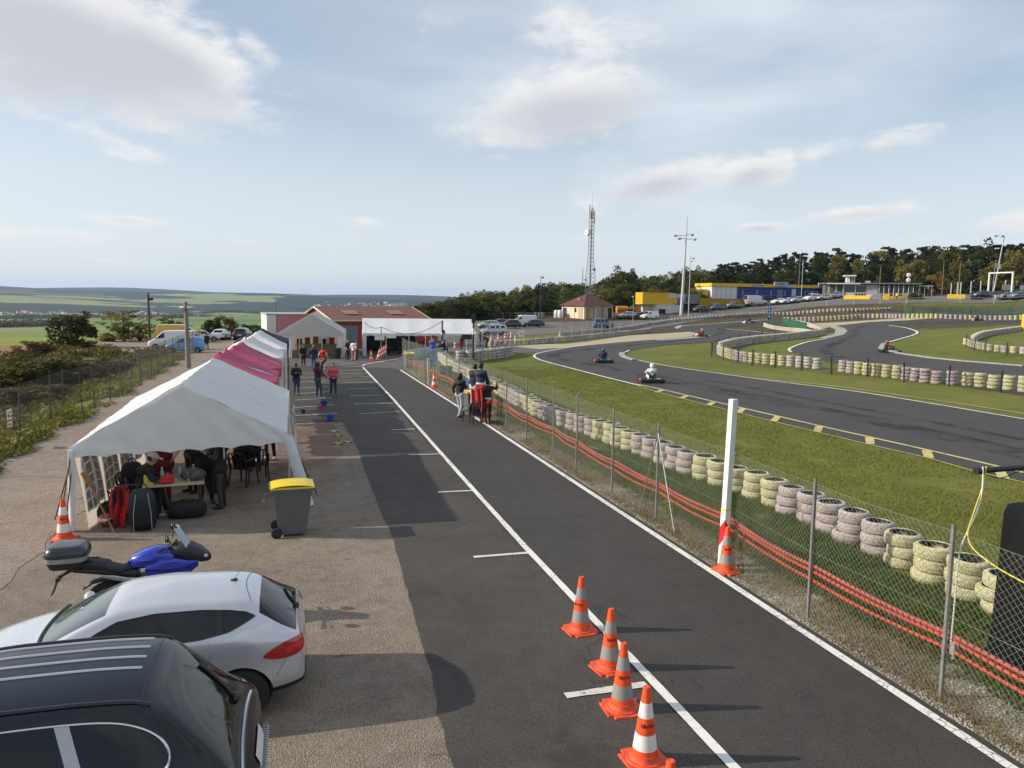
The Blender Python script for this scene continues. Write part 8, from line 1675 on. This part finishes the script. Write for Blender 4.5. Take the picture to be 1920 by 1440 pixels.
post_sign('round white sign on a tall post above the green netting', 1697, 582, 549, .75, .75, M_WHTC, True); post_sign('small white sign on a post at the right edge of the upper car park', 1915, 553, 535, .8, .9, M('pale_blue_sign', (.42, .45, .52), .5)); post_sign('pale grey board between posts right of the gantry flag', 1889, 548, 534, 2.4, 1.0, M_SIGNG)
o = lowwall('yellow_board', 'bright yellow board standing at the right edge behind the tyre island', 1915, 621, 1935, 621, 2.0, M_YELC, 'board')
for u, lb in ((1043, 'left white upright tank beside the little house'), (1050, 'right white upright tank beside the little house')): p = G(u, 596); m = MB(); m.lathe([(.45, 0), (.5, .2), (.5, 1.2), (.35, 1.5), (0, 1.58)], 14); o = m.build('white_tank', M_WHTC, smooth=True, loc=p, angle=40); tag(o, lb, 'tank')
for u, lb in ((1006, 'leftmost grey-green bin before the trees'), (1012, 'middle grey-green bin before the trees'), (1018, 'rightmost grey-green bin before the trees')): p = G(u, 597); m = MB(); m.bbox((0, 0, .6), (.55, .6, 1.1), .05); m.bbox((0, 0, 1.18), (.6, .66, .08), .02); o = m.build('waste_bin', M('greygreen_bin', (.11, .14, .13), .5), loc=p); tag(o, lb, 'bin')
p = G(1825, 548); o = thing('brick_oven', 'pale arched barbecue oven among the white posts', 'oven', p, -YAW); m = MB(); m.bbox((0, 0, .5), (1.8, 1, 1.2), .05); m.lathe([(.75, 1.1), (.6, 1.8), (.3, 2.2), (.3, 3.0)], 10); m.build('oven_body', M_FASC, o); m = MB(); m.box((0, -.52, 1.2), (.9, .1, .7)); m.build('oven_mouth', M_DARK, o)
for k, u in enumerate((1783, 1795, 1801, 1820, 1838, 1884)): p = AD(u, 548, 166+k); p.z = T(p.x, p.y); o = MB(); o.cyl((0, 0, 0), (0, 0, 2.6), .12, n=8); o = o.build('white_post', M_FASC, loc=p); tag(o, 'plain pale post standing behind the upper car park before the wood', 'post', 'pale posts behind the upper car park')
# post-and-wire along the car park edge
def rail(label, px, h, sp=3.0, pm=M_PALEP, railz=(1,), group=None):
    P = resamp(gxy(px), sp, False); o = thing('rail_fence', label, 'fence', (P[0][0], P[0][1], T(*P[0])))
    B = o.location.copy(); Q = [Vector((x, y, T(x, y)))-B for x, y in P]
    for q in Q: m = MB(); m.cyl(q, q+Vector((0, 0, h)), .045, n=5); m.build('post', pm, o)
    m = MB(); [m.tube([q+Vector((0, 0, h*z)) for q in Q], .025, 4) for z in railz]; m.build('rail', pm, o)
rail('thin post-and-rail fence along the lower car park bank', [(1100, 619), (1200, 612), (1258, 602), (1330, 594), (1430, 586), (1500, 579)], 1.1, 3.2, M_STEEL, (.95, .5)); rail('pale tubular rail along the edge of the upper car park', [(1500, 578), (1600, 572), (1700, 569), (1800, 568), (1930, 567)], 1.1, 5, M_PALEP, (1,))
rail('wire fence on thin posts between the paddock and the tyre wall', [(905, 645), (980, 641), (1050, 637), (1110, 630), (1160, 624)], 1.6, 4, M_STEEL, (.98, .5)); rail('row of wooden posts with wire before the left trees', [(860, 600), (930, 599), (1000, 598), (1040, 598)], 1.2, 2.4, M_WOODP, (.95, .5))
# ============================================================ far village
rr = random.Random(5); VM = {}
def vhouse(k):
    if k not in VM:
        m = MB(); L_, W_ = 9+3*k, 7; m.box((0, 0, 2.2), (L_, W_, 4.4)); m.cur = 1; m.add([(-L_/2, -W_/2-.4, 4.3), (L_/2, -W_/2-.4, 4.3), (L_/2, W_/2+.4, 4.3), (-L_/2, W_/2+.4, 4.3), (-L_/2, 0, 7), (L_/2, 0, 7)], [(0, 1, 5, 4), (2, 3, 4, 5), (1, 2, 5), (3, 0, 4)]); me = m.mesh('village_house'); me.materials.append(M_WHTC if k % 2 else M_CREAM); me.materials.append([M_BROOF, M_ROOFG, M_BROOF][k % 3]); VM[k] = me
    return VM[k]
for k in range(78):
    u, v = (rr.uniform(-10, 125), rr.uniform(585, 597)) if k < 40 else ((rr.uniform(255, 330), rr.uniform(586, 592)) if k < 52 else (rr.uniform(590, 760), rr.uniform(566, 577)))
    p = G(u, v); o = bpy.data.objects.new('village_house', vhouse(rr.randrange(3))); COL.objects.link(o); o.location = (p.x, p.y, p.z-1); o.rotation_euler = (0, 0, rr.uniform(0, 3)); s = rr.uniform(.6, 1.0)*min(1.6, math.hypot(p.x, p.y)/1800); o.scale = (s, s, s)
    tag(o, 'tiny pale house of the far village in the valley', 'house', 'houses of the far village')
# ============================================================ vegetation
def leafmat(name, c1, c2, var=.25, tl=.25):
    m, n = newmat(name, .75, .2); oi = n.N.new('ShaderNodeObjectInfo'); nz_ = n.noise(1.3, 3, .6); nf = n.noise(9, 2, .6)
    c = n.ramp(n.math('MULTIPLY_ADD', nz_, .6, n.math('MULTIPLY', nf, .4)), [(.3, c1), (.68, c2)]); hs = n.N.new('ShaderNodeHueSaturation'); n.L.new(c, hs.inputs['Color'])
    n.L.new(n.mapr(oi.outputs['Random'], 0, 1, 1-var, 1+var), hs.inputs['Value']); n.L.new(n.mapr(oi.outputs['Random'], 0, 1, .485, .512), hs.inputs['Hue']); n.col(hs.outputs['Color'])
    t = n.N.new('ShaderNodeBsdfTranslucent'); n.L.new(hs.outputs['Color'], t.inputs['Color']); mx = n.N.new('ShaderNodeMixShader'); mx.inputs[0].default_value = tl
    out = [q for q in n.N if q.type == 'OUTPUT_MATERIAL'][0]; n.L.new(n.b.outputs[0], mx.inputs[1]); n.L.new(t.outputs[0], mx.inputs[2]); n.L.new(mx.outputs[0], out.inputs[0]); return m
L_OAK = leafmat('oak_leaves', (.028, .040, .010), (.062, .075, .018)); L_GRN = leafmat('green_leaves', (.055, .072, .014), (.125, .135, .028)); L_OLV = leafmat('olive_autumn_leaves', (.11, .098, .022), (.22, .18, .038)); L_ORN = leafmat('orange_autumn_leaves', (.15, .075, .018), (.25, .13, .035)); L_PIN = leafmat('pine_needles', (.014, .024, .010), (.034, .044, .016), .2, .1)
L_BRM = leafmat('bramble_leaves', (.050, .048, .016), (.14, .115, .036), .1); L_WEED = leafmat('weed_leaves', (.12, .14, .024), (.25, .24, .055), .1); L_RUST = leafmat('rusty_shrub_leaves', (.09, .05, .018), (.18, .11, .03), .1); L_GRS = leafmat('grass_blades', (.050, .080, .012), (.115, .145, .03), .1, .3); L_GRS2 = leafmat('infield_grass_blades', (.118, .138, .028), (.215, .212, .058), .1, .3); L_DRY = leafmat('dry_grass_blades', (.17, .125, .055), (.30, .24, .12), .1, .3)
BARK = M('bark', (.06, .048, .038), .9, ns=9, na=.3)
def quads(C, size, g, flat=.5, asp=1.3):
    """leaf quads with random orientation round centres C"""
    n = len(C); a = g.normal(size=(n, 3)); a[:, 2] *= flat; a /= np.linalg.norm(a, axis=1)[:, None]+1e-9; b = g.normal(size=(n, 3)); b -= (b*a).sum(1)[:, None]*a; b /= np.linalg.norm(b, axis=1)[:, None]+1e-9
    s = (size*g.uniform(.6, 1.35, n))[:, None]; p, q = a*s*asp*.5, b*s*.5
    V = np.stack([C-p, C+q*.9-p*.1, C+p, C-q*.9-p*.1], 1).reshape(-1, 3); return V, np.arange(4*n).reshape(-1, 4)
TP = {}
def tree_proto(kind, seed):
    g = np.random.default_rng(seed*31+hash(kind) % 97 if False else seed*31+len(kind)*7); H = 10.0; limbs = []; cl = []
    if kind == 'pine':
        nl = 30
        for k in range(nl):
            z = H*(.12+.86*k/nl); r = 2.6*(1-((z/H-.42)/.66)**2)+.35; r *= g.uniform(.55, 1.25); a = g.uniform(0, 6.28); e = np.array([math.cos(a)*r, math.sin(a)*r, z+g.uniform(-.1, .5)]); limbs.append(((0, 0, z-.3), e)); cl.append((e, g.uniform(.55, 1.05), .5)); cl.append((e*np.array([.5, .5, 1]), g.uniform(.5, .9), .55))
        cl.append((np.array([0, 0, H*.97]), .5, .9)); size, per = .34, 60
    elif kind == 'airy':
        for k in range(34):
            a = g.uniform(0, 6.28); r = g.uniform(.6, 3.2); e = np.array([math.cos(a)*r, math.sin(a)*r, g.uniform(.10, .97)*H*(1-.05*r)]); limbs.append(((math.cos(a)*.2, math.sin(a)*.2, H*.1), e)); cl.append((e, g.uniform(.6, 1.25), .6))
        size, per = .40, 40
    elif kind == 'bush':
        for k in range(56):
            a = g.uniform(0, 6.28); ph = g.uniform(0, 1); r = 4.4*math.sqrt(max(0.02, 1-(ph*.96-.12)**2))*g.uniform(.45, 1.0); e = np.array([math.cos(a)*r, math.sin(a)*r, H*(.06+.84*ph)*(g.uniform(.85, 1.1))]); limbs.append(((0, 0, .3), e)); cl.append((e, g.uniform(.9, 1.5), .85))
        size, per = .50, 58
    else:
        for k in range(40):
            a = g.uniform(0, 6.28); t = g.uniform(0, 1); z = H*(.10+.86*t); r = 3.3*math.sqrt(max(.05, 1-((t-.42)/.66)**2))*g.uniform(.35, 1.0); e = np.array([math.cos(a)*r, math.sin(a)*r, z]); limbs.append(((0, 0, max(H*.15, z*.55)), e)); cl.append((e, g.uniform(.75, 1.35), .8))
        size, per = .40, 60
    m = MB(); m.tube([(0, 0, -.4), (.05, .03, H*.3), (0, .05, H*.62), (.03, 0, H*.93)], [.26, .20, .13, .04], 7)
    for a, e in limbs: a = Vector(a); e = Vector(e); m.tube([a, a.lerp(e, .5)+Vector((0, 0, .25)), e], [.085, .055, .02], 4)
    Cs = []
    for c, r, fz in cl:
        d = g.normal(size=(per, 3)); d /= np.linalg.norm(d, axis=1)[:, None]; rad = r*g.uniform(.25, 1.0, per)**.5; Cs.append(c+d*rad[:, None]*np.array([1, 1, fz]))
    V, Fq = quads(np.vstack(Cs), size, g); return m.mesh('trunk', True), V, Fq
def get_tree(kind, seed, leaf):
    k = (kind, seed, leaf.name)
    if k not in TP:
        kk = (kind, seed)
        if kk not in TP: TP[kk] = tree_proto(kind, seed)
        tr, V, Fq = TP[kk]
        if not tr.materials: tr.materials.append(BARK)
        o = arr_mesh('crown', V, Fq, leaf); me = o.data; bpy.data.objects.remove(o); TP[k] = (tr, me)
    return TP[k]
def tree(name, label, loc, h, kind, seed, leaf, wid=1.0, group=None):
    tr, cr = get_tree(kind, seed, leaf); o = thing(name, label, 'bush' if kind == 'bush' else 'tree', loc, random.uniform(0, 6.28), group); o.scale = (h/10*wid, h/10*wid, h/10)
    for nm, me in (('trunk', tr), ('crown', cr)): c = bpy.data.objects.new(nm, me); COL.objects.link(c); c.parent = o
    return o
top = [(780,575),(800,572),(820,567),(880,548),(905,543),(940,547),(1000,531),(1060,528),(1110,530),(1150,512),(1165,500),(1185,508),(1215,518),(1260,508),(1300,495),(1330,505),(1360,485),(1400,490),(1450,478),(1500,471),(1560,466),(1600,476),(1650,462),(1700,467),(1740,455),(1790,463),(1840,447),(1880,456),(1920,450),(1990,452)]
tx, ty = zip(*top); rt_ = random.Random(21)
KN = {'pine': ('pine_tree', 'dark pine in the wood behind the car parks', L_PIN), 'oak': ('oak_tree', 'dark green broadleaf tree in the wood behind the car parks', L_OAK), 'green': ('broadleaf_tree', 'green broadleaf tree at the edge of the wood', L_GRN), 'olive': ('autumn_tree', 'olive yellow autumn tree at the edge of the wood', L_OLV), 'orange': ('autumn_tree', 'small orange autumn tree before the dark wood', L_ORN)}
def wood(u, dist, vtop, kind, wid=1.0):
    p = AD(u, horizon(u), dist); z = T(p.x, p.y); h = CAMH+ray(u, vtop)[2]*dist/(ray(u, vtop)@fwd)-z
    if h < 1.5: return
    nm, lb, lf_ = KN[kind]; sd = rt_.randrange(3); k = 'pine' if kind == 'pine' else 'round'
    tree(nm, lb, (p.x, p.y, z-.2), h, k, sd, lf_, wid*min(1.45, max(.8, 7.5/h)), lb.replace('tree ', 'trees ').replace('pine ', 'pines ', 1))
for row, (dd, f0, f1, stp) in enumerate([(1.22, .0, .06, 15), (1.14, .04, .2, 16), (1.07, .22, .42, 18), (1.0, .45, .68, 20), (.965, .66, .84, 17)]):
    u = 786 if row < 2 else 800
    while u < 1965:
        base = np.interp(u, [780, 860, 1000, 1180, 1330, 1500, 1700, 1920], [150, 156, 172, 178, 188, 197, 196, 186])*dd; vt = np.interp(u, tx, ty); vb = horizon(u)+4
        v = vt+(vb-vt)*rt_.uniform(f0, f1)+rt_.uniform(-2, 4); r = rt_.random()
        kind = ('pine' if r < .72 else 'oak' if r < .9 else 'olive') if u > 1310 else ('oak' if r < .45 else 'green' if r < .8 else 'olive')
        if row >= 2 and u > 1310: kind = 'pine' if r < .45 else 'oak' if r < .86 else 'olive'
        if row >= 2 and 1040 < u < 1165: kind = 'green'
        wood(u+rt_.uniform(-5, 5), base*rt_.uniform(.97, 1.04), v, kind, 1.0 if u > 1000 else .9); u += stp*rt_.uniform(.8, 1.25)
for u, d, v, k, wd in [(905,150,545,'olive',1), (940,146,556,'olive',1), (975,150,552,'green',1), (1165,168,500,'oak',1.3), (1250,160,540,'olive',1), (1305,158,535,'olive',1), (1298,150,545,'green',1.2), (1312,149,548,'oak',1.2), (1690,182,488,'olive',1.1), (1750,172,510,'orange',.9), (1790,174,490,'olive',.9), (1620,186,508,'olive',.9), (1640,184,514,'olive',.9), (1862,178,490,'olive',1.3), (1905,176,472,'olive',1.3), (1130,150,535,'olive',1.2), (1200,152,548,'green',1.1), (1225,156,536,'olive',1)]: wood(u, d+20, v, k, wd)
tree('shrub', 'low rounded green shrub before the veranda of the flat building', G(1716, 561), 1.6, 'bush', 1, L_GRN, 2.2)
# left side shrubs
def shrub(label, u, vb, vt, wpx, kind, leaf, seed, name='bush'):
    p = G(u, vb); h = Hg(p, u, vt); wm = wpx/pxm(p); nat = {'bush': 9.6, 'airy': 7.2, 'round': 7.6}[kind]*h/10; return tree(name, label, (p.x, p.y, p.z-.15), h, kind, seed, leaf, wm/nat)
shrub('large dense dark green bush left of the parked vans', 135, 652, 583, 100, 'bush', leafmat('bush_leaves', (.04, .042, .012), (.095, .085, .024), .1), 2); shrub('airy tree with thin branches left of the dark lamp pole', 233, 640, 572, 95, 'airy', L_OLV, 1, 'small_tree'); shrub('airy green shrub behind the yellow van', 325, 632, 586, 80, 'airy', L_GRN, 2, 'small_tree'); shrub('round bush left of the white car on the left parking ground', 400, 630, 594, 42, 'bush', L_OAK, 0); shrub('olive bush behind the white car on the left', 425, 628, 590, 44, 'bush', L_OLV, 1); shrub('low dark shrub beyond the dark car', 470, 624, 606, 60, 'bush', L_OAK, 2)
shrub('rusty orange shrub at the top of the left scrub slope', 62, 668, 634, 80, 'bush', L_RUST, 1); shrub('small rusty shrub between the big bush and the airy tree', 203, 640, 622, 34, 'bush', L_RUST, 0); shrub('yellowish shrub at the far left edge of the slope', 8, 720, 676, 60, 'bush', L_WEED, 2); shrub('sprawling shrub beside the dark lamp pole', 262, 640, 600, 46, 'airy', L_OLV, 0, 'small_tree')
shrub('dark bramble mound on the left slope nearest the rusty shrub', 70, 725, 668, 150, 'bush', L_BRM, 0); shrub('dark bramble mound in the middle of the left slope', 160, 715, 668, 140, 'bush', L_BRM, 1); shrub('reddish bramble mound on the right of the left slope', 215, 705, 672, 90, 'bush', leafmat('red_bramble', (.035, .02, .016), (.08, .05, .03), .1), 2); shrub('low bramble mound lower on the left slope', 120, 748, 714, 150, 'bush', L_BRM, 2); shrub('bramble mound at the left edge below the yellowish shrub', 15, 765, 722, 120, 'bush', leafmat('brown_bramble', (.05, .04, .014), (.12, .095, .03), .1), 1)
# ground cover
def cover(name, label, cat, pts, hts, size, leaf, g, asp=1.3):
    V, Fq = quads(pts, size, g, .8, asp); o = arr_mesh(name, V, Fq, leaf); tag(o, label, cat, None, 'stuff'); return o
g = np.random.default_rng(3)
def scatter(n, x0, x1, y0, y1, dens=None, hmax=.3, pw=2.0):
    x = g.uniform(x0, x1, n); y = y0+(y1-y0)*g.uniform(0, 1, n)**pw
    k = np.array([mnoise.noise(Vector((a*.55, b*.4, 3.1))) for a, b in zip(x, y)]); keep = k > (-.15 if dens is None else dens); x, y, k = x[keep], y[keep], k[keep]
    return np.stack([x, y, Tv(x, y)+g.uniform(.0, 1, len(x))*hmax*(.5+k)], 1)
cover('weeds', 'light green weeds and tall grass along the foot of the left fence', 'weeds', scatter(20000, -10.6, -7.5, 14, 62, -.35, .5, 1.8), .4, .11, L_WEED, g, 1.8); cover('weeds', 'dark creeping plants at the edge of the dirt track', 'weeds', scatter(7000, -7.9, -7.1, 14, 60, -.05, .22, 1.8), .2, .09, L_WEED, g, 1.5)
cover('scrub', 'dry brown and green scrub covering the left slope', 'scrub', scatter(26000, -26, -9, 26, 66, -.4, .8, 1.2), .6, .17, L_BRM, g, 1.6); cover('scrub', 'yellowish dry grass tufts on the left slope', 'scrub', scatter(15000, -26, -9, 30, 68, -.1, .7, 1.2), .6, .15, L_OLV, g, 2.4)
def blades(name, label, n, x0, x1, y0, y1, h, w, leaf, dens=-.3, pw=1.7, kind='grass', xpow=None):
    x = g.uniform(x0, x1, n); y = y0+(y1-y0)*g.uniform(0, 1, n)**pw
    if xpow: x = x0+(x1-x0)*g.uniform(0, 1, n)**xpow
    k = np.array([mnoise.noise(Vector((a*.8, b*.8, 7.7))) for a, b in zip(x, y)])+.35*np.array([mnoise.noise(Vector((a*3, b*3, 1.7))) for a, b in zip(x, y)]); s = k > dens; x, y, k = x[s], y[s], k[s]; n = len(x); z = Tv(x, y)
    a = g.uniform(0, 6.28, n); hh = h*g.uniform(.4, 1.25, n)*(1+.5*k); ww = w*g.uniform(.7, 1.3, n)*(1+y*.035); ln_ = g.normal(size=(n, 2))*hh[:, None]*.45; B = np.stack([x, y, z], 1); S = np.stack([np.cos(a)*ww, np.sin(a)*ww, 0*a], 1); Tp = B+np.stack([ln_[:, 0], ln_[:, 1], hh], 1)
    V = np.stack([B-S, B+S, Tp], 1).reshape(-1, 3); o = arr_mesh(name, V, np.arange(3*n).reshape(-1, 3), leaf); tag(o, label, kind, None, 'stuff')
blades('grass', 'lush green grass between the chain-link fence and the painted tyres', 100000, 7.75, 11.2, 4.5, 46, .11, .007, L_GRS, -.5, 1.9); blades('grass', 'short green grass between the painted tyres and the kart track', 100000, 9.9, 18.2, 6, 50, .05, .008, L_GRS2, -.45, 1.8); blades('dry_grass', 'dry straw-coloured grass along the foot of the chain-link fence', 60000, 6.98, 8.6, 4.5, 44, .085, .005, L_DRY, -.35, 1.9)
n = 12000; x = 6.9+1.25*g.uniform(0, 1, n)**1.5; y = 5+42*g.uniform(0, 1, n)**2.1; s = g.uniform(.005, .021, n)*(1+y*.02); oc = np.array([(1, 0, 0), (0, 1, 0), (-1, 0, 0), (0, -1, 0), (0, 0, .7), (0, 0, -.7)]); a = g.uniform(0, 3, n); z = Tv(x, y)+.012
R2 = np.stack([np.stack([np.cos(a), -np.sin(a)], 1), np.stack([np.sin(a), np.cos(a)], 1)], 1); O2 = np.einsum('nij,kj->nki', R2, oc[:, :2]); V = np.concatenate([O2*s[:, None, None], np.broadcast_to(oc[:, 2][None, :, None], (n, 6, 1))*s[:, None, None]], 2)+np.stack([x, y, z], 1)[:, None, :]
ft = np.array([(0, 1, 4), (1, 2, 4), (2, 3, 4), (3, 0, 4), (1, 0, 5), (2, 1, 5), (3, 2, 5), (0, 3, 5)]); o = arr_mesh('pebbles', V.reshape(-1, 3), (ft[None]+(np.arange(n)*6)[:, None, None]).reshape(-1, 3), M('pale_pebble', (.26, .24, .20), .9, ns=3, na=.5)); tag(o, 'pale pebbles strewn along the verge of the pit road', 'pebbles', None, 'stuff')
# far hedges and woods in the valley
def farline(label, L, hgt, wid, n, size, leaf):
    P = np.array([tuple(G(u, v)) for u, v in L]); t = g.uniform(0, len(P)-1.001, n); i = t.astype(int); f = (t-i)[:, None]; C = P[i]*(1-f)+P[i+1]*f; C = C+np.stack([g.normal(size=n)*wid, g.normal(size=n)*wid, g.uniform(0, 1, n)*hgt*(.65+.35*np.sin(t*37)*np.sin(t*11+1))], 1); cover('far_hedge', label, 'hedge', C, 0, size, leaf, g, 1.1)
farline('long grey-green hedge across the valley floor on the far left', [(-40, 615), (20, 613.5), (70, 612), (108, 611.5)], 9, 4, 2600, 2.6, L_OLV); farline('dark row of trees along the valley fields behind the poles', [(380, 587), (420, 586), (440, 586), (480, 588), (520, 590)], 9, 8, 2200, 3.0, L_OAK); farline('band of dark trees around the far village', [(-20, 598), (60, 597), (110, 596), (250, 595), (380, 593)], 8, 30, 3000, 4.5, L_OAK); farline('tree belt below the right end of the far hills', [(560, 581), (640, 579), (700, 578), (790, 577)], 9, 30, 2500, 4.5, L_OAK)
# ============================================================ haze
m = MB(); m.box((500, 3600, 0), (16000, 15500, 260)); hm = bpy.data.materials.new('haze_air'); hm.use_nodes = True; N, L = nt(hm); N.remove(N['Principled BSDF']); pv = N.new('ShaderNodeVolumePrincipled'); pv.inputs['Color'].default_value = (.52, .72, 1, 1); pv.inputs['Density'].default_value = .00007; pv.inputs['Anisotropy'].default_value = .2
L.new(pv.outputs[0], [q for q in N if q.type == 'OUTPUT_MATERIAL'][0].inputs['Volume']); o = m.build('haze', hm); tag(o, kind='stuff')
